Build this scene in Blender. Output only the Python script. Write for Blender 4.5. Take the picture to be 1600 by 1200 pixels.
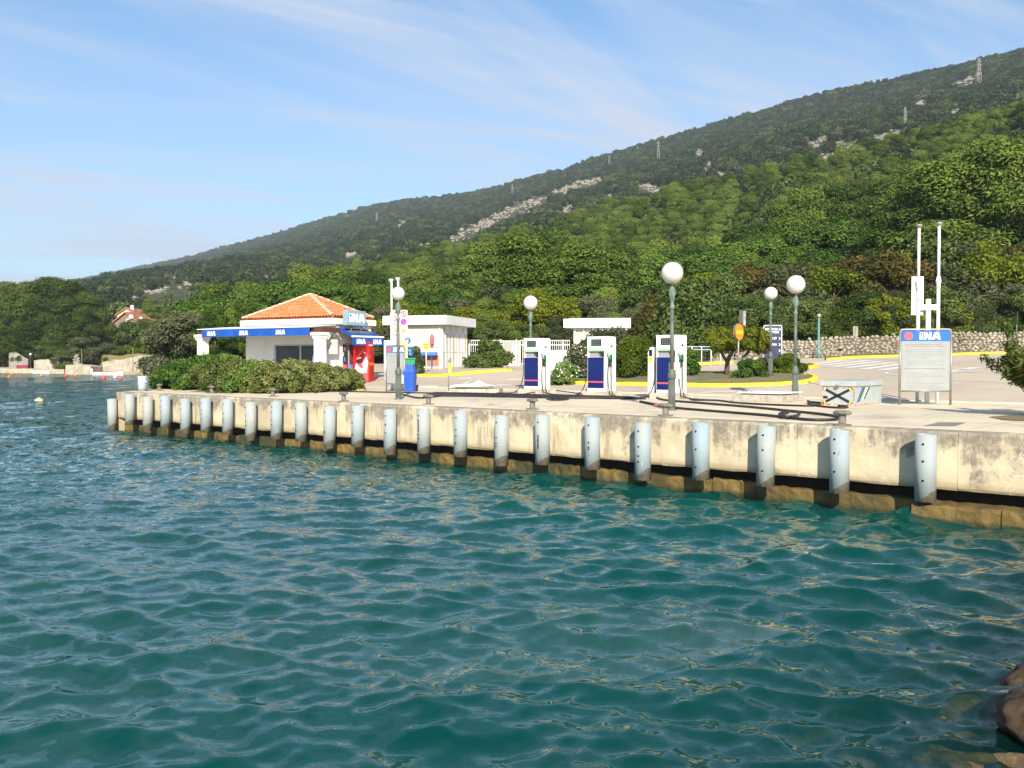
import bpy, bmesh, math, random
import numpy as np
from mathutils import Vector, Matrix

for o in list(bpy.data.objects): bpy.data.objects.remove(o)
SC = bpy.context.scene
COL = SC.collection
R = math.radians
rnd = random.Random(7)

# ------------------------------------------------------------------ camera, sky, sun, exposure
EYE = 2.6; FPX = 1450.0; PITCH = math.atan(37/FPX)
cd = bpy.data.cameras.new('camera'); cam = bpy.data.objects.new('camera', cd); COL.objects.link(cam)
cd.sensor_width = 36; cd.lens = 36*FPX/1600; cd.clip_start = .1; cd.clip_end = 20000
cam.location = (0, 0, EYE); cam.rotation_euler = (R(90)-PITCH, 0, 0)
SC.camera = cam
SUN_EL = 29.5
SUN_AZ = (0.05, -1.0)            # horizontal direction towards the sun (behind the camera)
W = bpy.data.worlds.new('World'); SC.world = W; W.use_nodes = True
nt = W.node_tree; nt.nodes.clear()
wo = nt.nodes.new('ShaderNodeOutputWorld'); bg = nt.nodes.new('ShaderNodeBackground')
sky = nt.nodes.new('ShaderNodeTexSky'); sky.sky_type = 'NISHITA'; sky.sun_disc = False
sky.sun_elevation = R(SUN_EL); sky.sun_rotation = math.atan2(SUN_AZ[0], SUN_AZ[1])
sky.air_density = 1.0; sky.dust_density = 0.9; sky.ozone_density = 2.2; sky.altitude = 0
bg.inputs['Strength'].default_value = 0.115
# thin cirrus: stretched noise on a plane high above
tc = nt.nodes.new('ShaderNodeTexCoord'); sep = nt.nodes.new('ShaderNodeSeparateXYZ')
nt.links.new(tc.outputs['Generated'], sep.inputs[0])
def wmath(op, a, b=None):
    n = nt.nodes.new('ShaderNodeMath'); n.operation = op
    for i, x in enumerate((a, b)):
        if x is None: continue
        if isinstance(x, (int, float)): n.inputs[i].default_value = x
        else: nt.links.new(x, n.inputs[i])
    return n.outputs[0]
den = wmath('MAXIMUM', wmath('ADD', sep.outputs[2], 0.10), 0.03)
cx = wmath('DIVIDE', sep.outputs[0], den); cy = wmath('DIVIDE', sep.outputs[1], den)
cmb = nt.nodes.new('ShaderNodeCombineXYZ'); nt.links.new(cx, cmb.inputs[0]); nt.links.new(cy, cmb.inputs[1])
def cloud(rot, sx, sy, scale, detail, lo, hi, dist=0.6, off=(0, 0, 0)):
    mp = nt.nodes.new('ShaderNodeMapping'); mp.vector_type = 'TEXTURE'; mp.inputs['Rotation'].default_value = (0, 0, R(rot))
    mp.inputs['Scale'].default_value = (1/sx, 1/sy, 1); mp.inputs['Location'].default_value = off
    nt.links.new(cmb.outputs[0], mp.inputs[0])
    nz = nt.nodes.new('ShaderNodeTexNoise'); nz.inputs['Scale'].default_value = scale; nz.inputs['Detail'].default_value = detail
    nz.inputs['Roughness'].default_value = .55; nz.inputs['Distortion'].default_value = dist
    nt.links.new(mp.outputs[0], nz.inputs['Vector'])
    rp = nt.nodes.new('ShaderNodeMapRange'); rp.interpolation_type = 'SMOOTHSTEP'
    rp.inputs['From Min'].default_value = lo; rp.inputs['From Max'].default_value = hi
    nt.links.new(nz.outputs[0], rp.inputs[0])
    return rp.outputs[0]
c1 = cloud(52, .24, 1.5, .9, 7, .42, .68, .5, (3.1, 1.7, 0))
c2 = cloud(24, .34, 2.0, 1.4, 8, .44, .72, .8, (.4, 5.2, 0))
c3 = cloud(10, .6, .8, .45, 3, .38, .62, .3, (7.0, 2.0, 0))
cl = wmath('MULTIPLY', wmath('ADD', wmath('MULTIPLY', c1, .95), wmath('MULTIPLY', c2, .7)), wmath('ADD', wmath('MULTIPLY', c3, .7), .5))
veil = nt.nodes.new('ShaderNodeMapRange'); veil.inputs['From Min'].default_value = .0; veil.inputs['From Max'].default_value = .34
veil.inputs['To Min'].default_value = .48; veil.inputs['To Max'].default_value = .0
nt.links.new(sep.outputs[2], veil.inputs[0])
cl = wmath('MINIMUM', wmath('ADD', wmath('MULTIPLY', cl, .68), veil.outputs[0]), .92)
mx = nt.nodes.new('ShaderNodeMixRGB'); mx.inputs[2].default_value = (3.4, 3.8, 4.6, 1)
sk = nt.nodes.new('ShaderNodeMixRGB'); sk.blend_type = 'MULTIPLY'; sk.inputs[0].default_value = 1; sk.inputs[2].default_value = (.64, .84, .93, 1)
nt.links.new(sky.outputs[0], sk.inputs[1]); nt.links.new(cl, mx.inputs[0]); nt.links.new(sk.outputs[0], mx.inputs[1])
nt.links.new(mx.outputs[0], bg.inputs['Color']); nt.links.new(bg.outputs[0], wo.inputs['Surface'])

sd = bpy.data.lights.new('sun', 'SUN'); sun = bpy.data.objects.new('sun', sd); COL.objects.link(sun)
sd.energy = 4.7; sd.angle = R(.5); sd.color = (1, .90, .74)
_h = Vector((SUN_AZ[0], SUN_AZ[1], 0)).normalized()
SDIR = Vector((_h.x*math.cos(R(SUN_EL)), _h.y*math.cos(R(SUN_EL)), math.sin(R(SUN_EL))))
sun.rotation_euler = SDIR.to_track_quat('Z', 'Y').to_euler(); sun.location = (0, -30, 40)
SC.view_settings.view_transform = 'Standard'; SC.view_settings.look = 'None'
SC.view_settings.exposure = 0.75; SC.view_settings.gamma = 1; SC.view_settings.use_curve_mapping = False
try:
    SC.cycles.max_bounces = 6; SC.cycles.transparent_max_bounces = 12; SC.cycles.diffuse_bounces = 2
    SC.cycles.glossy_bounces = 3; SC.cycles.volume_bounces = 0; SC.cycles.use_denoising = True
    SC.cycles.caustics_reflective = False; SC.cycles.caustics_refractive = False
except Exception: pass

# ------------------------------------------------------------------ helpers
def ray(px, py):
    x, y = (px-800)/FPX, -(py-600)/FPX
    return Vector((x, math.cos(PITCH)+y*math.sin(PITCH), -math.sin(PITCH)+y*math.cos(PITCH)))
def at_z(px, py, z):
    d = ray(px, py); t = (z-EYE)/d.z; return Vector((d.x*t, d.y*t, z))
def at_d(px, py, Y):
    d = ray(px, py); t = Y/d.y; return Vector((d.x*t, Y, EYE+d.z*t))

E0 = np.array((8.0, 14.5)); KC = np.array((-14.66, 34.4))
_u = (E0-KC)/np.linalg.norm(E0-KC); U2 = _u; V2 = np.array((-_u[1], _u[0]))
QL = float(np.linalg.norm(E0-KC)); QROT = math.atan2(_u[1], _u[0]); DECK = 1.43; QB = 11.5
def sq(s, q): p = E0+s*U2+q*V2; return float(p[0]), float(p[1])
def qof(X, Y): return (X-E0[0])*V2[0]+(Y-E0[1])*V2[1]
def sof(X, Y): return (X-E0[0])*U2[0]+(Y-E0[1])*U2[1]
def sstep(a, b, x):
    t = np.clip((x-a)/(b-a), 0, 1); return t*t*(3-2*t)
RIDGE = np.array([(-900, 520), (-400, 500), (0, 462), (110, 442), (200, 422), (300, 402), (430, 367), (520, 340), (600, 320), (640, 315), (720, 307), (800, 290),
  (860, 272), (950, 245), (1040, 220), (1150, 188), (1250, 158), (1350, 138), (1450, 118), (1520, 103), (1600, 85), (1800, 50), (2400, 20)], float)
def fbm2(X, Y, seed, octv=4):
    r = np.random.RandomState(seed); out = 0; amp = 1; f = 1
    for k in range(octv):
        for j in range(3):
            th = r.rand()*6.283; out = out+amp*np.sin((X*math.cos(th)+Y*math.sin(th))*f*(.8+.4*r.rand())+r.rand()*6.283)/2.2
        amp *= .5; f *= 2.05
    return out
COAST = np.array([(-14.66, 34.4), (-14.4, 37.7), (-16, 44), (-17.5, 50), (-26, 80), (-48.6, 150), (-66, 164), (-104, 188), (-400, 300)])
def coast_dist(X, Y):                      # > 0 on land
    X = np.asarray(X, float); Y = np.asarray(Y, float); best = np.full(X.shape, 1e9); sg = np.ones(X.shape)
    for (x0, y0), (x1, y1) in zip(COAST[:-1], COAST[1:]):
        dx, dy = x1-x0, y1-y0; t = np.clip(((X-x0)*dx+(Y-y0)*dy)/(dx*dx+dy*dy), 0, 1)
        ex, ey = X-x0-t*dx, Y-y0-t*dy; d = np.hypot(ex, ey); side = np.sign(dy*ex-dx*ey)
        m = d < best-1e-9; best = np.where(m, d, best); sg = np.where(m, side, sg)
    return best*np.where(sg == 0, 1, sg)
def land(X, Y, rough=True):
    X = np.asarray(X, float); Y = np.asarray(Y, float); a = X/np.maximum(Y, 1); q = qof(X, Y)
    t = np.maximum(0, q-QB); base = DECK+.078*np.minimum(t, 8)+.035*np.clip(t-8, 0, 30)
    wl = sstep(-.33, -.13, a); m = (1-wl)*sstep(60, 100, Y)
    zl = 1.5+.05*np.clip(Y-168, 0, 500)
    sl = np.interp(a, [-.35, -.2, 0, .25, .55], [0, .03, .085, .12, .17])
    z = base*(1-m)+zl*m+wl*sl*np.clip(q-54, 0, 200)
    Yr = np.interp(a, [-.8, -.476, -.11, .1, .55, .9], [3600, 3000, 1700, 1350, 920, 800])
    el = (600-np.interp(a*FPX+800, RIDGE[:, 0], RIDGE[:, 1]+3))/FPX-math.tan(PITCH)
    lr = 1.5+.05*500*(1-wl)+wl*(sl*200+.7)
    zr = el*Yr+EYE-lr
    tt = np.clip((Y-140)/(Yr-140), 0, 1)
    zm = zr*tt**1.22*np.where(Y > Yr, np.maximum(0, 1-(Y-Yr)/1500.), 1)
    if rough: zm = zm+fbm2(X/70., Y/70., 3)*3.2*sstep(200, 500, Y)*(1-.7*tt)
    z = z+zm; far = (a < -.29) & (Y > 75)
    if np.any(far):
        c = coast_dist(X, Y); z = np.where(far & (c < 60), np.minimum(z, np.maximum(np.minimum(.105*c-.12, .75+.045*c), -3)), z)
    return z
def ground_z(X, Y): return float(land(X, Y))
def G(px, py, lift=0):                     # the ground seen at a picture point
    d = ray(px, py); lo, prev = 5.0, None
    t = 8.0
    while t < 4000:
        x, y, z = d.x*t, d.y*t, EYE+d.z*t
        g = ground_z(x, y)+lift
        if z <= g:
            a, b = prev, t
            for _ in range(30):
                m = (a+b)/2
                if EYE+d.z*m <= ground_z(d.x*m, d.y*m)+lift: b = m
                else: a = m
            return Vector((d.x*b, d.y*b, EYE+d.z*b))
        prev = t; t *= 1.01
    return Vector((d.x*500, d.y*500, ground_z(d.x*500, d.y*500)))

def link(name, me, mat=None, parent=None):
    o = bpy.data.objects.new(name, me); COL.objects.link(o)
    if mat is not None and me is not None and len(me.materials) == 0: me.materials.append(mat)
    if parent is not None: o.parent = parent
    return o
def empty(name, loc=(0, 0, 0), rz=0):
    o = bpy.data.objects.new(name, None); COL.objects.link(o); o.location = loc; o.rotation_euler = (0, 0, rz)
    o.empty_display_size = .2; return o
def tag(o, label=None, cat=None, group=None, kind=None):
    for k, v in (('label', label), ('category', cat), ('group', group), ('kind', kind)):
        if v: o[k] = v
    return o
def thing(name, label, cat, loc=(0, 0, 0), rz=0, group=None):
    return tag(empty(name, loc, rz), label, cat, group)
def copy_tree(o, parent=None):
    c = o.copy(); COL.objects.link(c)
    if parent is not None: c.parent = parent
    for ch in o.children: copy_tree(ch, c)
    return c

class MB:
    def __init__(s): s.v = []; s.f = []; s.sm = []
    def add(s, vs, fs, smooth=False, M=None):
        b = len(s.v)
        for p in vs: s.v.append(tuple(M @ Vector(p)) if M is not None else tuple(p))
        for f in fs: s.f.append(tuple(i+b for i in f)); s.sm.append(smooth)
        return s
    def box(s, x0, x1, y0, y1, z0, z1, M=None, bev=0):
        if bev:
            bm = bmesh.new(); bmesh.ops.create_cube(bm, size=1)
            for v in bm.verts: v.co = Vector(((x0+x1)/2+v.co.x*(x1-x0), (y0+y1)/2+v.co.y*(y1-y0), (z0+z1)/2+v.co.z*(z1-z0)))
            bmesh.ops.bevel(bm, geom=bm.edges[:], offset=bev, segments=2, affect='EDGES', profile=.6)
            bm.verts.index_update(); s.add([v.co[:] for v in bm.verts], [[v.index for v in f.verts] for f in bm.faces], False, M); bm.free(); return s
        vs = [(x0, y0, z0), (x1, y0, z0), (x1, y1, z0), (x0, y1, z0), (x0, y0, z1), (x1, y0, z1), (x1, y1, z1), (x0, y1, z1)]
        return s.add(vs, [(0, 3, 2, 1), (4, 5, 6, 7), (0, 1, 5, 4), (1, 2, 6, 5), (2, 3, 7, 6), (3, 0, 4, 7)], False, M)
    def lathe(s, prof, seg=16, at=(0, 0, 0), caps=True, M=None):
        vs, fs = [], []; n = len(prof)
        for r, z in prof:
            for k in range(seg):
                t = 2*math.pi*k/seg; vs.append((at[0]+r*math.cos(t), at[1]+r*math.sin(t), at[2]+z))
        for i in range(n-1):
            for k in range(seg):
                k2 = (k+1) % seg; fs.append((i*seg+k, i*seg+k2, (i+1)*seg+k2, (i+1)*seg+k))
        s.add(vs, fs, True, M)
        if caps:
            b = len(s.v)-n*seg
            s.f.append(tuple(b+k for k in reversed(range(seg)))); s.sm.append(False)
            s.f.append(tuple(b+(n-1)*seg+k for k in range(seg))); s.sm.append(False)
        return s
    def tube(s, pts, r, seg=8, caps=True, r1=None):
        pts = [Vector(p) for p in pts]; n = len(pts); vs, fs = [], []
        for i, p in enumerate(pts):
            d = (pts[min(i+1, n-1)]-pts[max(i-1, 0)]).normalized()
            a = d.cross(Vector((0, 0, 1)))
            if a.length < .05: a = d.cross(Vector((1, 0, 0)))
            a.normalize(); b = a.cross(d)
            rr = r if r1 is None else r+(r1-r)*i/(n-1)
            for k in range(seg):
                t = 2*math.pi*k/seg; vs.append(tuple(p+a*rr*math.cos(t)+b*rr*math.sin(t)))
        for i in range(n-1):
            for k in range(seg):
                k2 = (k+1) % seg; fs.append((i*seg+k, i*seg+k2, (i+1)*seg+k2, (i+1)*seg+k))
        s.add(vs, fs, True)
        if caps:
            b = len(s.v)-n*seg
            s.f.append(tuple(b+k for k in reversed(range(seg)))); s.sm.append(False)
            s.f.append(tuple(b+(n-1)*seg+k for k in range(seg))); s.sm.append(False)
        return s
    def prism(s, poly, z0, z1, M=None):
        n = len(poly); vs = [(x, y, z0) for x, y in poly]+[(x, y, z1) for x, y in poly]
        fs = [tuple(reversed(range(n))), tuple(range(n, 2*n))]+[(i, (i+1) % n, n+(i+1) % n, n+i) for i in range(n)]
        return s.add(vs, fs, False, M)
    def mesh(s, name):
        me = bpy.data.meshes.new(name); me.from_pydata(s.v, [], s.f)
        me.polygons.foreach_set('use_smooth', s.sm); me.update(); return me
    def build(s, name, mat, parent=None): return link(name, s.mesh(name), mat, parent)
# a flat figure drawn in x,z on a wall that faces -y
FRONT = Matrix(((1, 0, 0, 0), (0, 0, 1, 0), (0, 1, 0, 0), (0, 0, 0, 1)))
def smooth_path(pts, n=6):
    pts = [Vector(p) for p in pts]; out = []
    for i in range(len(pts)-1):
        p0, p1, p2, p3 = pts[max(i-1, 0)], pts[i], pts[i+1], pts[min(i+2, len(pts)-1)]
        for k in range(n):
            t = k/n
            out.append(.5*((2*p1)+(p2-p0)*t+(2*p0-5*p1+4*p2-p3)*t*t+(3*p1-p0-3*p2+p3)*t**3))
    out.append(pts[-1]); return out
def arr_mesh(name, verts, faces_n, smooth=False, attrs=None):
    """verts (N,3); faces_n (F,k) equal sized faces"""
    me = bpy.data.meshes.new(name); F, k = faces_n.shape
    me.vertices.add(len(verts)); me.vertices.foreach_set('co', np.asarray(verts, np.float32).ravel())
    me.loops.add(F*k); me.loops.foreach_set('vertex_index', faces_n.astype(np.int32).ravel())
    me.polygons.add(F); me.polygons.foreach_set('loop_start', np.arange(0, F*k, k, dtype=np.int32))
    if smooth: me.polygons.foreach_set('use_smooth', np.ones(F, bool))
    for nm, dom, val in (attrs or []):
        at = me.attributes.new(nm, 'FLOAT', dom); at.data.foreach_set('value', np.asarray(val, np.float32))
    me.update(); me.validate(); return me

# ------------------------------------------------------------------ materials
class NT:
    def __init__(s, name):
        s.m = bpy.data.materials.new(name); s.m.use_nodes = True; s.t = s.m.node_tree; s.t.nodes.clear()
        s.out = s.t.nodes.new('ShaderNodeOutputMaterial'); s._tc = None
    def n(s, typ, **kw):
        n = s.t.nodes.new('ShaderNode'+typ)
        for k, v in kw.items(): setattr(n, k, v)
        return n
    def put(s, sock, v):
        if v is None: return
        if hasattr(v, 'is_linked') or hasattr(v, 'links'): s.t.links.new(v, sock)
        elif isinstance(v, tuple) and len(v) == 3 and sock.type == 'RGBA': sock.default_value = (*v, 1)
        else: sock.default_value = v
    def coord(s, which='Object'):
        if s._tc is None: s._tc = s.n('TexCoord')
        return s._tc.outputs[which]
    def pos(s): return s.n('NewGeometry').outputs['Position']
    def map(s, vec, scale=(1, 1, 1), rot=(0, 0, 0), loc=(0, 0, 0)):
        m = s.n('Mapping'); s.put(m.inputs[0], vec); m.inputs['Scale'].default_value = scale; m.inputs['Rotation'].default_value = rot
        m.inputs['Location'].default_value = loc; return m.outputs[0]
    def noise(s, vec, scale, detail=4, rough=.55, dist=0):
        n = s.n('TexNoise'); s.put(n.inputs['Vector'], vec); n.inputs['Scale'].default_value = scale; n.inputs['Detail'].default_value = detail
        n.inputs['Roughness'].default_value = rough; n.inputs['Distortion'].default_value = dist; return n.outputs[0]
    def rng(s, v, a, b, c=0., d=1., sm=True):
        n = s.n('MapRange'); n.interpolation_type = 'SMOOTHSTEP' if sm else 'LINEAR'
        s.put(n.inputs[0], v); n.inputs[1].default_value = a; n.inputs[2].default_value = b; n.inputs[3].default_value = c; n.inputs[4].default_value = d
        return n.outputs[0]
    def math(s, op, a, b=0., clamp=False):
        n = s.n('Math', operation=op); n.use_clamp = clamp; s.put(n.inputs[0], a); s.put(n.inputs[1], b); return n.outputs[0]
    def mix(s, f, a, b, mode='MIX'):
        n = s.n('MixRGB', blend_type=mode); s.put(n.inputs[0], f); s.put(n.inputs[1], a); s.put(n.inputs[2], b); return n.outputs[0]
    def bump(s, h, strength=.3, dist=.02):
        n = s.n('Bump'); n.inputs['Strength'].default_value = strength; n.inputs['Distance'].default_value = dist; s.put(n.inputs['Height'], h); return n.outputs[0]
    def bsdf(s, col, rough=.6, metal=0., normal=None, spec=.4):
        b = s.n('BsdfPrincipled'); s.put(b.inputs['Base Color'], col); s.put(b.inputs['Roughness'], rough); s.put(b.inputs['Metallic'], metal)
        b.inputs['Specular IOR Level'].default_value = spec
        if normal is not None: s.put(b.inputs['Normal'], normal)
        s.t.links.new(b.outputs[0], s.out.inputs['Surface']); return b
    def sepz(s, vec, i=2):
        n = s.n('SeparateXYZ'); s.put(n.inputs[0], vec); return n.outputs[i]
MATS = {}
def pm(name, c1, c2=None, scale=3., lo=.35, hi=.7, rough=.6, metal=0., bump=0., bscale=30., stretch=(1, 1, 1), c3=None, s3=40., spec=.4, world=False):
    """painted / plain surface with wear in c2 and fine speckle in c3"""
    if name in MATS: return MATS[name]
    t = NT(name); v = t.pos() if world else t.coord()
    v = t.map(v, stretch); col = c1
    if c2 is not None: col = t.mix(t.rng(t.noise(v, scale, 6, .6), lo, hi), c1, c2)
    if c3 is not None: col = t.mix(t.rng(t.noise(v, s3, 3, .6), .5, .72), col, c3)
    nrm = t.bump(t.noise(v, bscale, 4, .6), bump, .02) if bump else None
    t.bsdf(col, rough, metal, nrm, spec); MATS[name] = t.m; return t.m

def leafmat(name, c1, c2, c3, trans=.25):
    """c1..c3: leaf colours, chosen per clump and leaf (attribute tint), shifted a little per plant"""
    t = NT(name); at = t.n('Attribute', attribute_name='tint'); oi = t.n('ObjectInfo')
    f = t.math('ADD', at.outputs['Fac'], t.math('MULTIPLY', t.math('SUBTRACT', oi.outputs['Random'], .5), .6))
    cr = t.n('ValToRGB'); cr.color_ramp.elements[0].color = (*c1, 1); cr.color_ramp.elements[1].color = (*c3, 1)
    e = cr.color_ramp.elements.new(.5); e.color = (*c2, 1); cr.color_ramp.elements[0].position = .1; cr.color_ramp.elements[2].position = .9
    t.put(cr.inputs[0], f)
    d = t.n('BsdfDiffuse'); t.put(d.inputs[0], cr.outputs[0]); tr = t.n('BsdfTranslucent')
    t.put(tr.inputs[0], t.mix(.5, cr.outputs[0], (.16, .17, .02)))
    ms = t.n('MixShader'); ms.inputs[0].default_value = trans
    t.t.links.new(d.outputs[0], ms.inputs[1]); t.t.links.new(tr.outputs[0], ms.inputs[2]); t.t.links.new(ms.outputs[0], t.out.inputs['Surface'])
    MATS[name] = t.m; return t.m

PINE = leafmat('pine needles', (.028, .056, .013), (.092, .150, .028), (.20, .262, .052), .15)
STONEPINE = leafmat('stone pine needles', (.028, .066, .014), (.080, .15, .028), (.155, .235, .046), .12)
DARKLEAF = leafmat('dark broad leaves', (.028, .052, .015), (.074, .115, .032), (.15, .19, .06), .2)
OLIVE = leafmat('olive grey leaves', (.045, .062, .030), (.088, .105, .050), (.15, .16, .085), .2)
AUTUMN = leafmat('autumn leaves', (.05, .058, .020), (.10, .088, .028), (.19, .115, .035), .25)
HEDGEG = leafmat('fresh green leaves', (.03, .08, .016), (.085, .165, .03), (.17, .25, .06), .2)
HEDGEB = leafmat('dry olive leaves', (.05, .08, .022), (.14, .17, .048), (.28, .29, .11), .2)
YELLOWG = leafmat('yellow green leaves', (.055, .095, .016), (.12, .17, .02), (.24, .25, .03), .3)
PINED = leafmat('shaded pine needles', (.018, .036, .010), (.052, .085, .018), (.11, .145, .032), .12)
MIDLEAF = leafmat('young pine needles', (.026, .050, .017), (.056, .096, .026), (.11, .155, .042), .08)
FARLEAF = leafmat('hillside leaves', (.020, .034, .018), (.038, .056, .025), (.075, .088, .040), .06)
BARK = pm('bark', (.16, .115, .08), (.07, .05, .035), 6, rough=.9, bump=.5)
CONC = pm('concrete', (.54, .48, .38), (.34, .30, .24), 2.5, .4, .75, .85, bump=.3, c3=(.22, .20, .17), s3=55)
WHITE = pm('white paint', (.80, .79, .76), (.66, .63, .57), 1.6, .45, .85, .5)
WHITEW = pm('white rendered wall', (.80, .80, .79), (.70, .69, .66), 1.2, .4, .8, .8, bump=.1, bscale=60)
BLUE = pm('blue cloth', (.005, .065, .33), (.008, .085, .40), 2, rough=.7)
SIGNBLUE = pm('sign blue', (.008, .11, .40), (.012, .13, .44), 3, rough=.4)
NAVY = pm('navy panel', (.004, .012, .11), (.006, .016, .13), 2, rough=.3)
RED = pm('red panel', (.62, .012, .012), (.5, .01, .012), 2, rough=.3)
PINKRED = pm('faded red', (.68, .08, .10), (.6, .1, .12), 4, rough=.5)
YELLOW = pm('kerb yellow', (.80, .60, .02), (.66, .47, .05), 2.2, .45, .8, .7, c3=(.45, .36, .16), s3=9)
ORANGE = pm('faded orange', (.85, .22, .015), (.8, .27, .03), 3, rough=.5)
BLACK = pm('black rubber', (.014, .013, .015), (.03, .028, .03), 6, rough=.55)
DARK = pm('dark glass', (.010, .014, .016), (.016, .02, .02), 2, rough=.3, spec=.25)
GREYM = pm('grey metal', (.36, .35, .33), (.25, .23, .2), 5, rough=.5, metal=.3)
POSTG = pm('grey green post paint', (.115, .135, .115), (.08, .095, .08), 4, rough=.55, bump=.1)
VERDI = pm('verdigris', (.15, .225, .18), (.10, .15, .12), 9, rough=.6)
GLOBE = pm('white globe', (.60, .59, .56), (.53, .51, .47), 3, rough=.35, spec=.35)
STEEL = pm('cast iron', (.20, .18, .15), (.11, .095, .08), 10, rough=.7, bump=.3)
GREEN = pm('green plastic', (.02, .22, .09), (.03, .27, .12), 4, rough=.5)
PALEGREEN = pm('pale green strip', (.36, .62, .38), (.3, .52, .32), 4, rough=.5)
BINBLUE = pm('blue plastic', (.015, .075, .42), (.02, .09, .46), 3, rough=.45)
BROWN = pm('brown beam', (.10, .04, .03), (.07, .03, .025), 4, rough=.7)
CREAM = pm('cream paint', (.78, .74, .62), (.68, .62, .5), 3, rough=.6)
PALEBLUE = pm('pale blue sign', (.25, .37, .46), (.20, .31, .40), 4, rough=.4)
BRICK = pm('brick red', (.45, .17, .09), (.36, .2, .13), 6, rough=.85)
YEL = pm('plain yellow', (.75, .55, .05), (.68, .5, .06), 4, rough=.5)
PURPLE = pm('faded violet', (.32, .05, .34), (.36, .07, .36), 4, rough=.5)
PAPER = pm('white board', (.30, .32, .325), (.265, .28, .285), 1.5, rough=.5)
PRINT = pm('grey print', (.185, .18, .175), (.21, .20, .19), 8, rough=.6)
REDPRINT = pm('reddish print', (.20, .12, .11), (.24, .16, .14), 8, rough=.6)
# ------------------------------------------------------------------ ground, hill and mountain
def build_ground():
    A = np.concatenate([np.linspace(-1.3, -.62, 30)[:-1], np.linspace(-.62, .62, 300), np.linspace(.62, 1.3, 30)[1:]])
    Y = np.exp(np.linspace(math.log(26), math.log(4600), 230))
    a, y = np.meshgrid(A, Y); x = a*y
    z = land(x, y); cdist = coast_dist(x, y)
    shore = np.where(y > 75, np.minimum(.105*cdist-.12, .75+.045*cdist), np.where(cdist > .9, 99, -3.))
    z = np.minimum(z, np.where(cdist > 60, 1e6, np.maximum(shore, -3)))
    q = qof(x, y)
    z = z-np.where((y < 75), .10, 0)
    z = np.where(q < .5, -3, z)
    nr, nc = a.shape; idx = np.arange(nr*nc).reshape(nr, nc)
    f = np.stack([idx[:-1, :-1], idx[:-1, 1:], idx[1:, 1:], idx[1:, :-1]], -1).reshape(-1, 4)
    me = arr_mesh('ground', np.stack([x, y, z], -1).reshape(-1, 3), f, True)
    t = NT('ground soil and scrub'); p = t.pos()
    n1 = t.noise(p, .05, 6, .6); n2 = t.noise(p, .4, 5, .6); n3 = t.noise(p, .012, 8, .72)
    soil = t.mix(t.rng(n2, .4, .7), (.17, .155, .07), (.27, .23, .13))
    scrub = t.mix(t.rng(n1, .35, .65), (.035, .05, .024), (.075, .08, .04))
    yy = t.sepz(p, 1); hill = t.mix(t.rng(n3, .55, .70), scrub, (.30, .26, .20))
    z_ = t.sepz(p, 2)
    low = t.mix(t.rng(z_, 1.5, 3.2), t.mix(t.rng(n2, .4, .7), (.50, .40, .27), (.42, .33, .22)), soil)
    col = t.mix(t.rng(yy, 230, 330), low, hill)
    t.bsdf(col, .95, 0, t.bump(n2, .4, .3), .1)
    tag(link('ground', me, t.m), kind='structure')
build_ground()

def sheet(name, fn_mask, s0, s1, q0, q1, ns, nq, zfn, mat, kind='structure'):
    S = np.linspace(s0, s1, ns); Q = np.linspace(q0, q1, nq); s, q = np.meshgrid(S, Q)
    x = E0[0]+s*U2[0]+q*V2[0]; y = E0[1]+s*U2[1]+q*V2[1]; z = zfn(x, y, q)
    idx = np.arange(nq*ns).reshape(nq, ns)
    f = np.stack([idx[:-1, :-1], idx[:-1, 1:], idx[1:, 1:], idx[1:, :-1]], -1).reshape(-1, 4)
    xm = x.ravel()[f].mean(1); ym = y.ravel()[f].mean(1); f = f[fn_mask(xm, ym)]
    o = link(name, arr_mesh(name, np.stack([x, y, z], -1).reshape(-1, 3), f, True), mat); return tag(o, kind=kind)

def deckmat():
    t = NT('worn concrete deck'); p = t.pos()
    n = t.noise(p, .35, 6, .62); n2 = t.noise(p, 1.6, 6, .65); n3 = t.noise(p, 45, 2, .6)
    col = t.mix(t.rng(n, .38, .66), (.70, .60, .44), (.58, .49, .37))
    col = t.mix(t.math('MULTIPLY', t.rng(n2, .54, .72), .65), col, (.30, .275, .25))
    col = t.mix(t.rng(n3, .52, .74, 0, .55), col, (.30, .27, .23))
    # paler strip of smooth concrete along the edge
    q = t.math('ADD', t.math('MULTIPLY', t.math('SUBTRACT', t.sepz(p, 0), E0[0]), float(V2[0])), t.math('MULTIPLY', t.math('SUBTRACT', t.sepz(p, 1), E0[1]), float(V2[1])))
    col = t.mix(t.math('MULTIPLY', t.rng(t.math('ADD', q, t.math('MULTIPLY', n2, .8)), 1.1, 1.6, 1, 0), .7), col, (.70, .61, .46))
    sj = t.math('ADD', t.math('MULTIPLY', t.math('SUBTRACT', t.sepz(p, 0), E0[0]), float(U2[0])), t.math('MULTIPLY', t.math('SUBTRACT', t.sepz(p, 1), E0[1]), float(U2[1])))
    for v_, m_ in ((sj, 4.1), (q, 3.7)):
        jj = t.math('ABSOLUTE', t.math('SUBTRACT', t.math('FRACT', t.math('DIVIDE', t.math('ADD', v_, 400.7), m_)), .5))
        col = t.mix(t.rng(jj, .0015, .004, .55, 0), col, (.22, .19, .16))
    stn = t.rng(t.noise(p, .8, 3, .5, 1.2), .62, .72, 0, .55); col = t.mix(stn, col, (.30, .26, .21))
    t.bsdf(col, .9, 0, t.bump(n3, .35, .01), .2); return t.m
sheet('quay_deck', lambda x, y: coast_dist(x, y) > .1, -40, 16, .45, QB, 160, 36, lambda x, y, q: DECK+0*x, deckmat())
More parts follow.
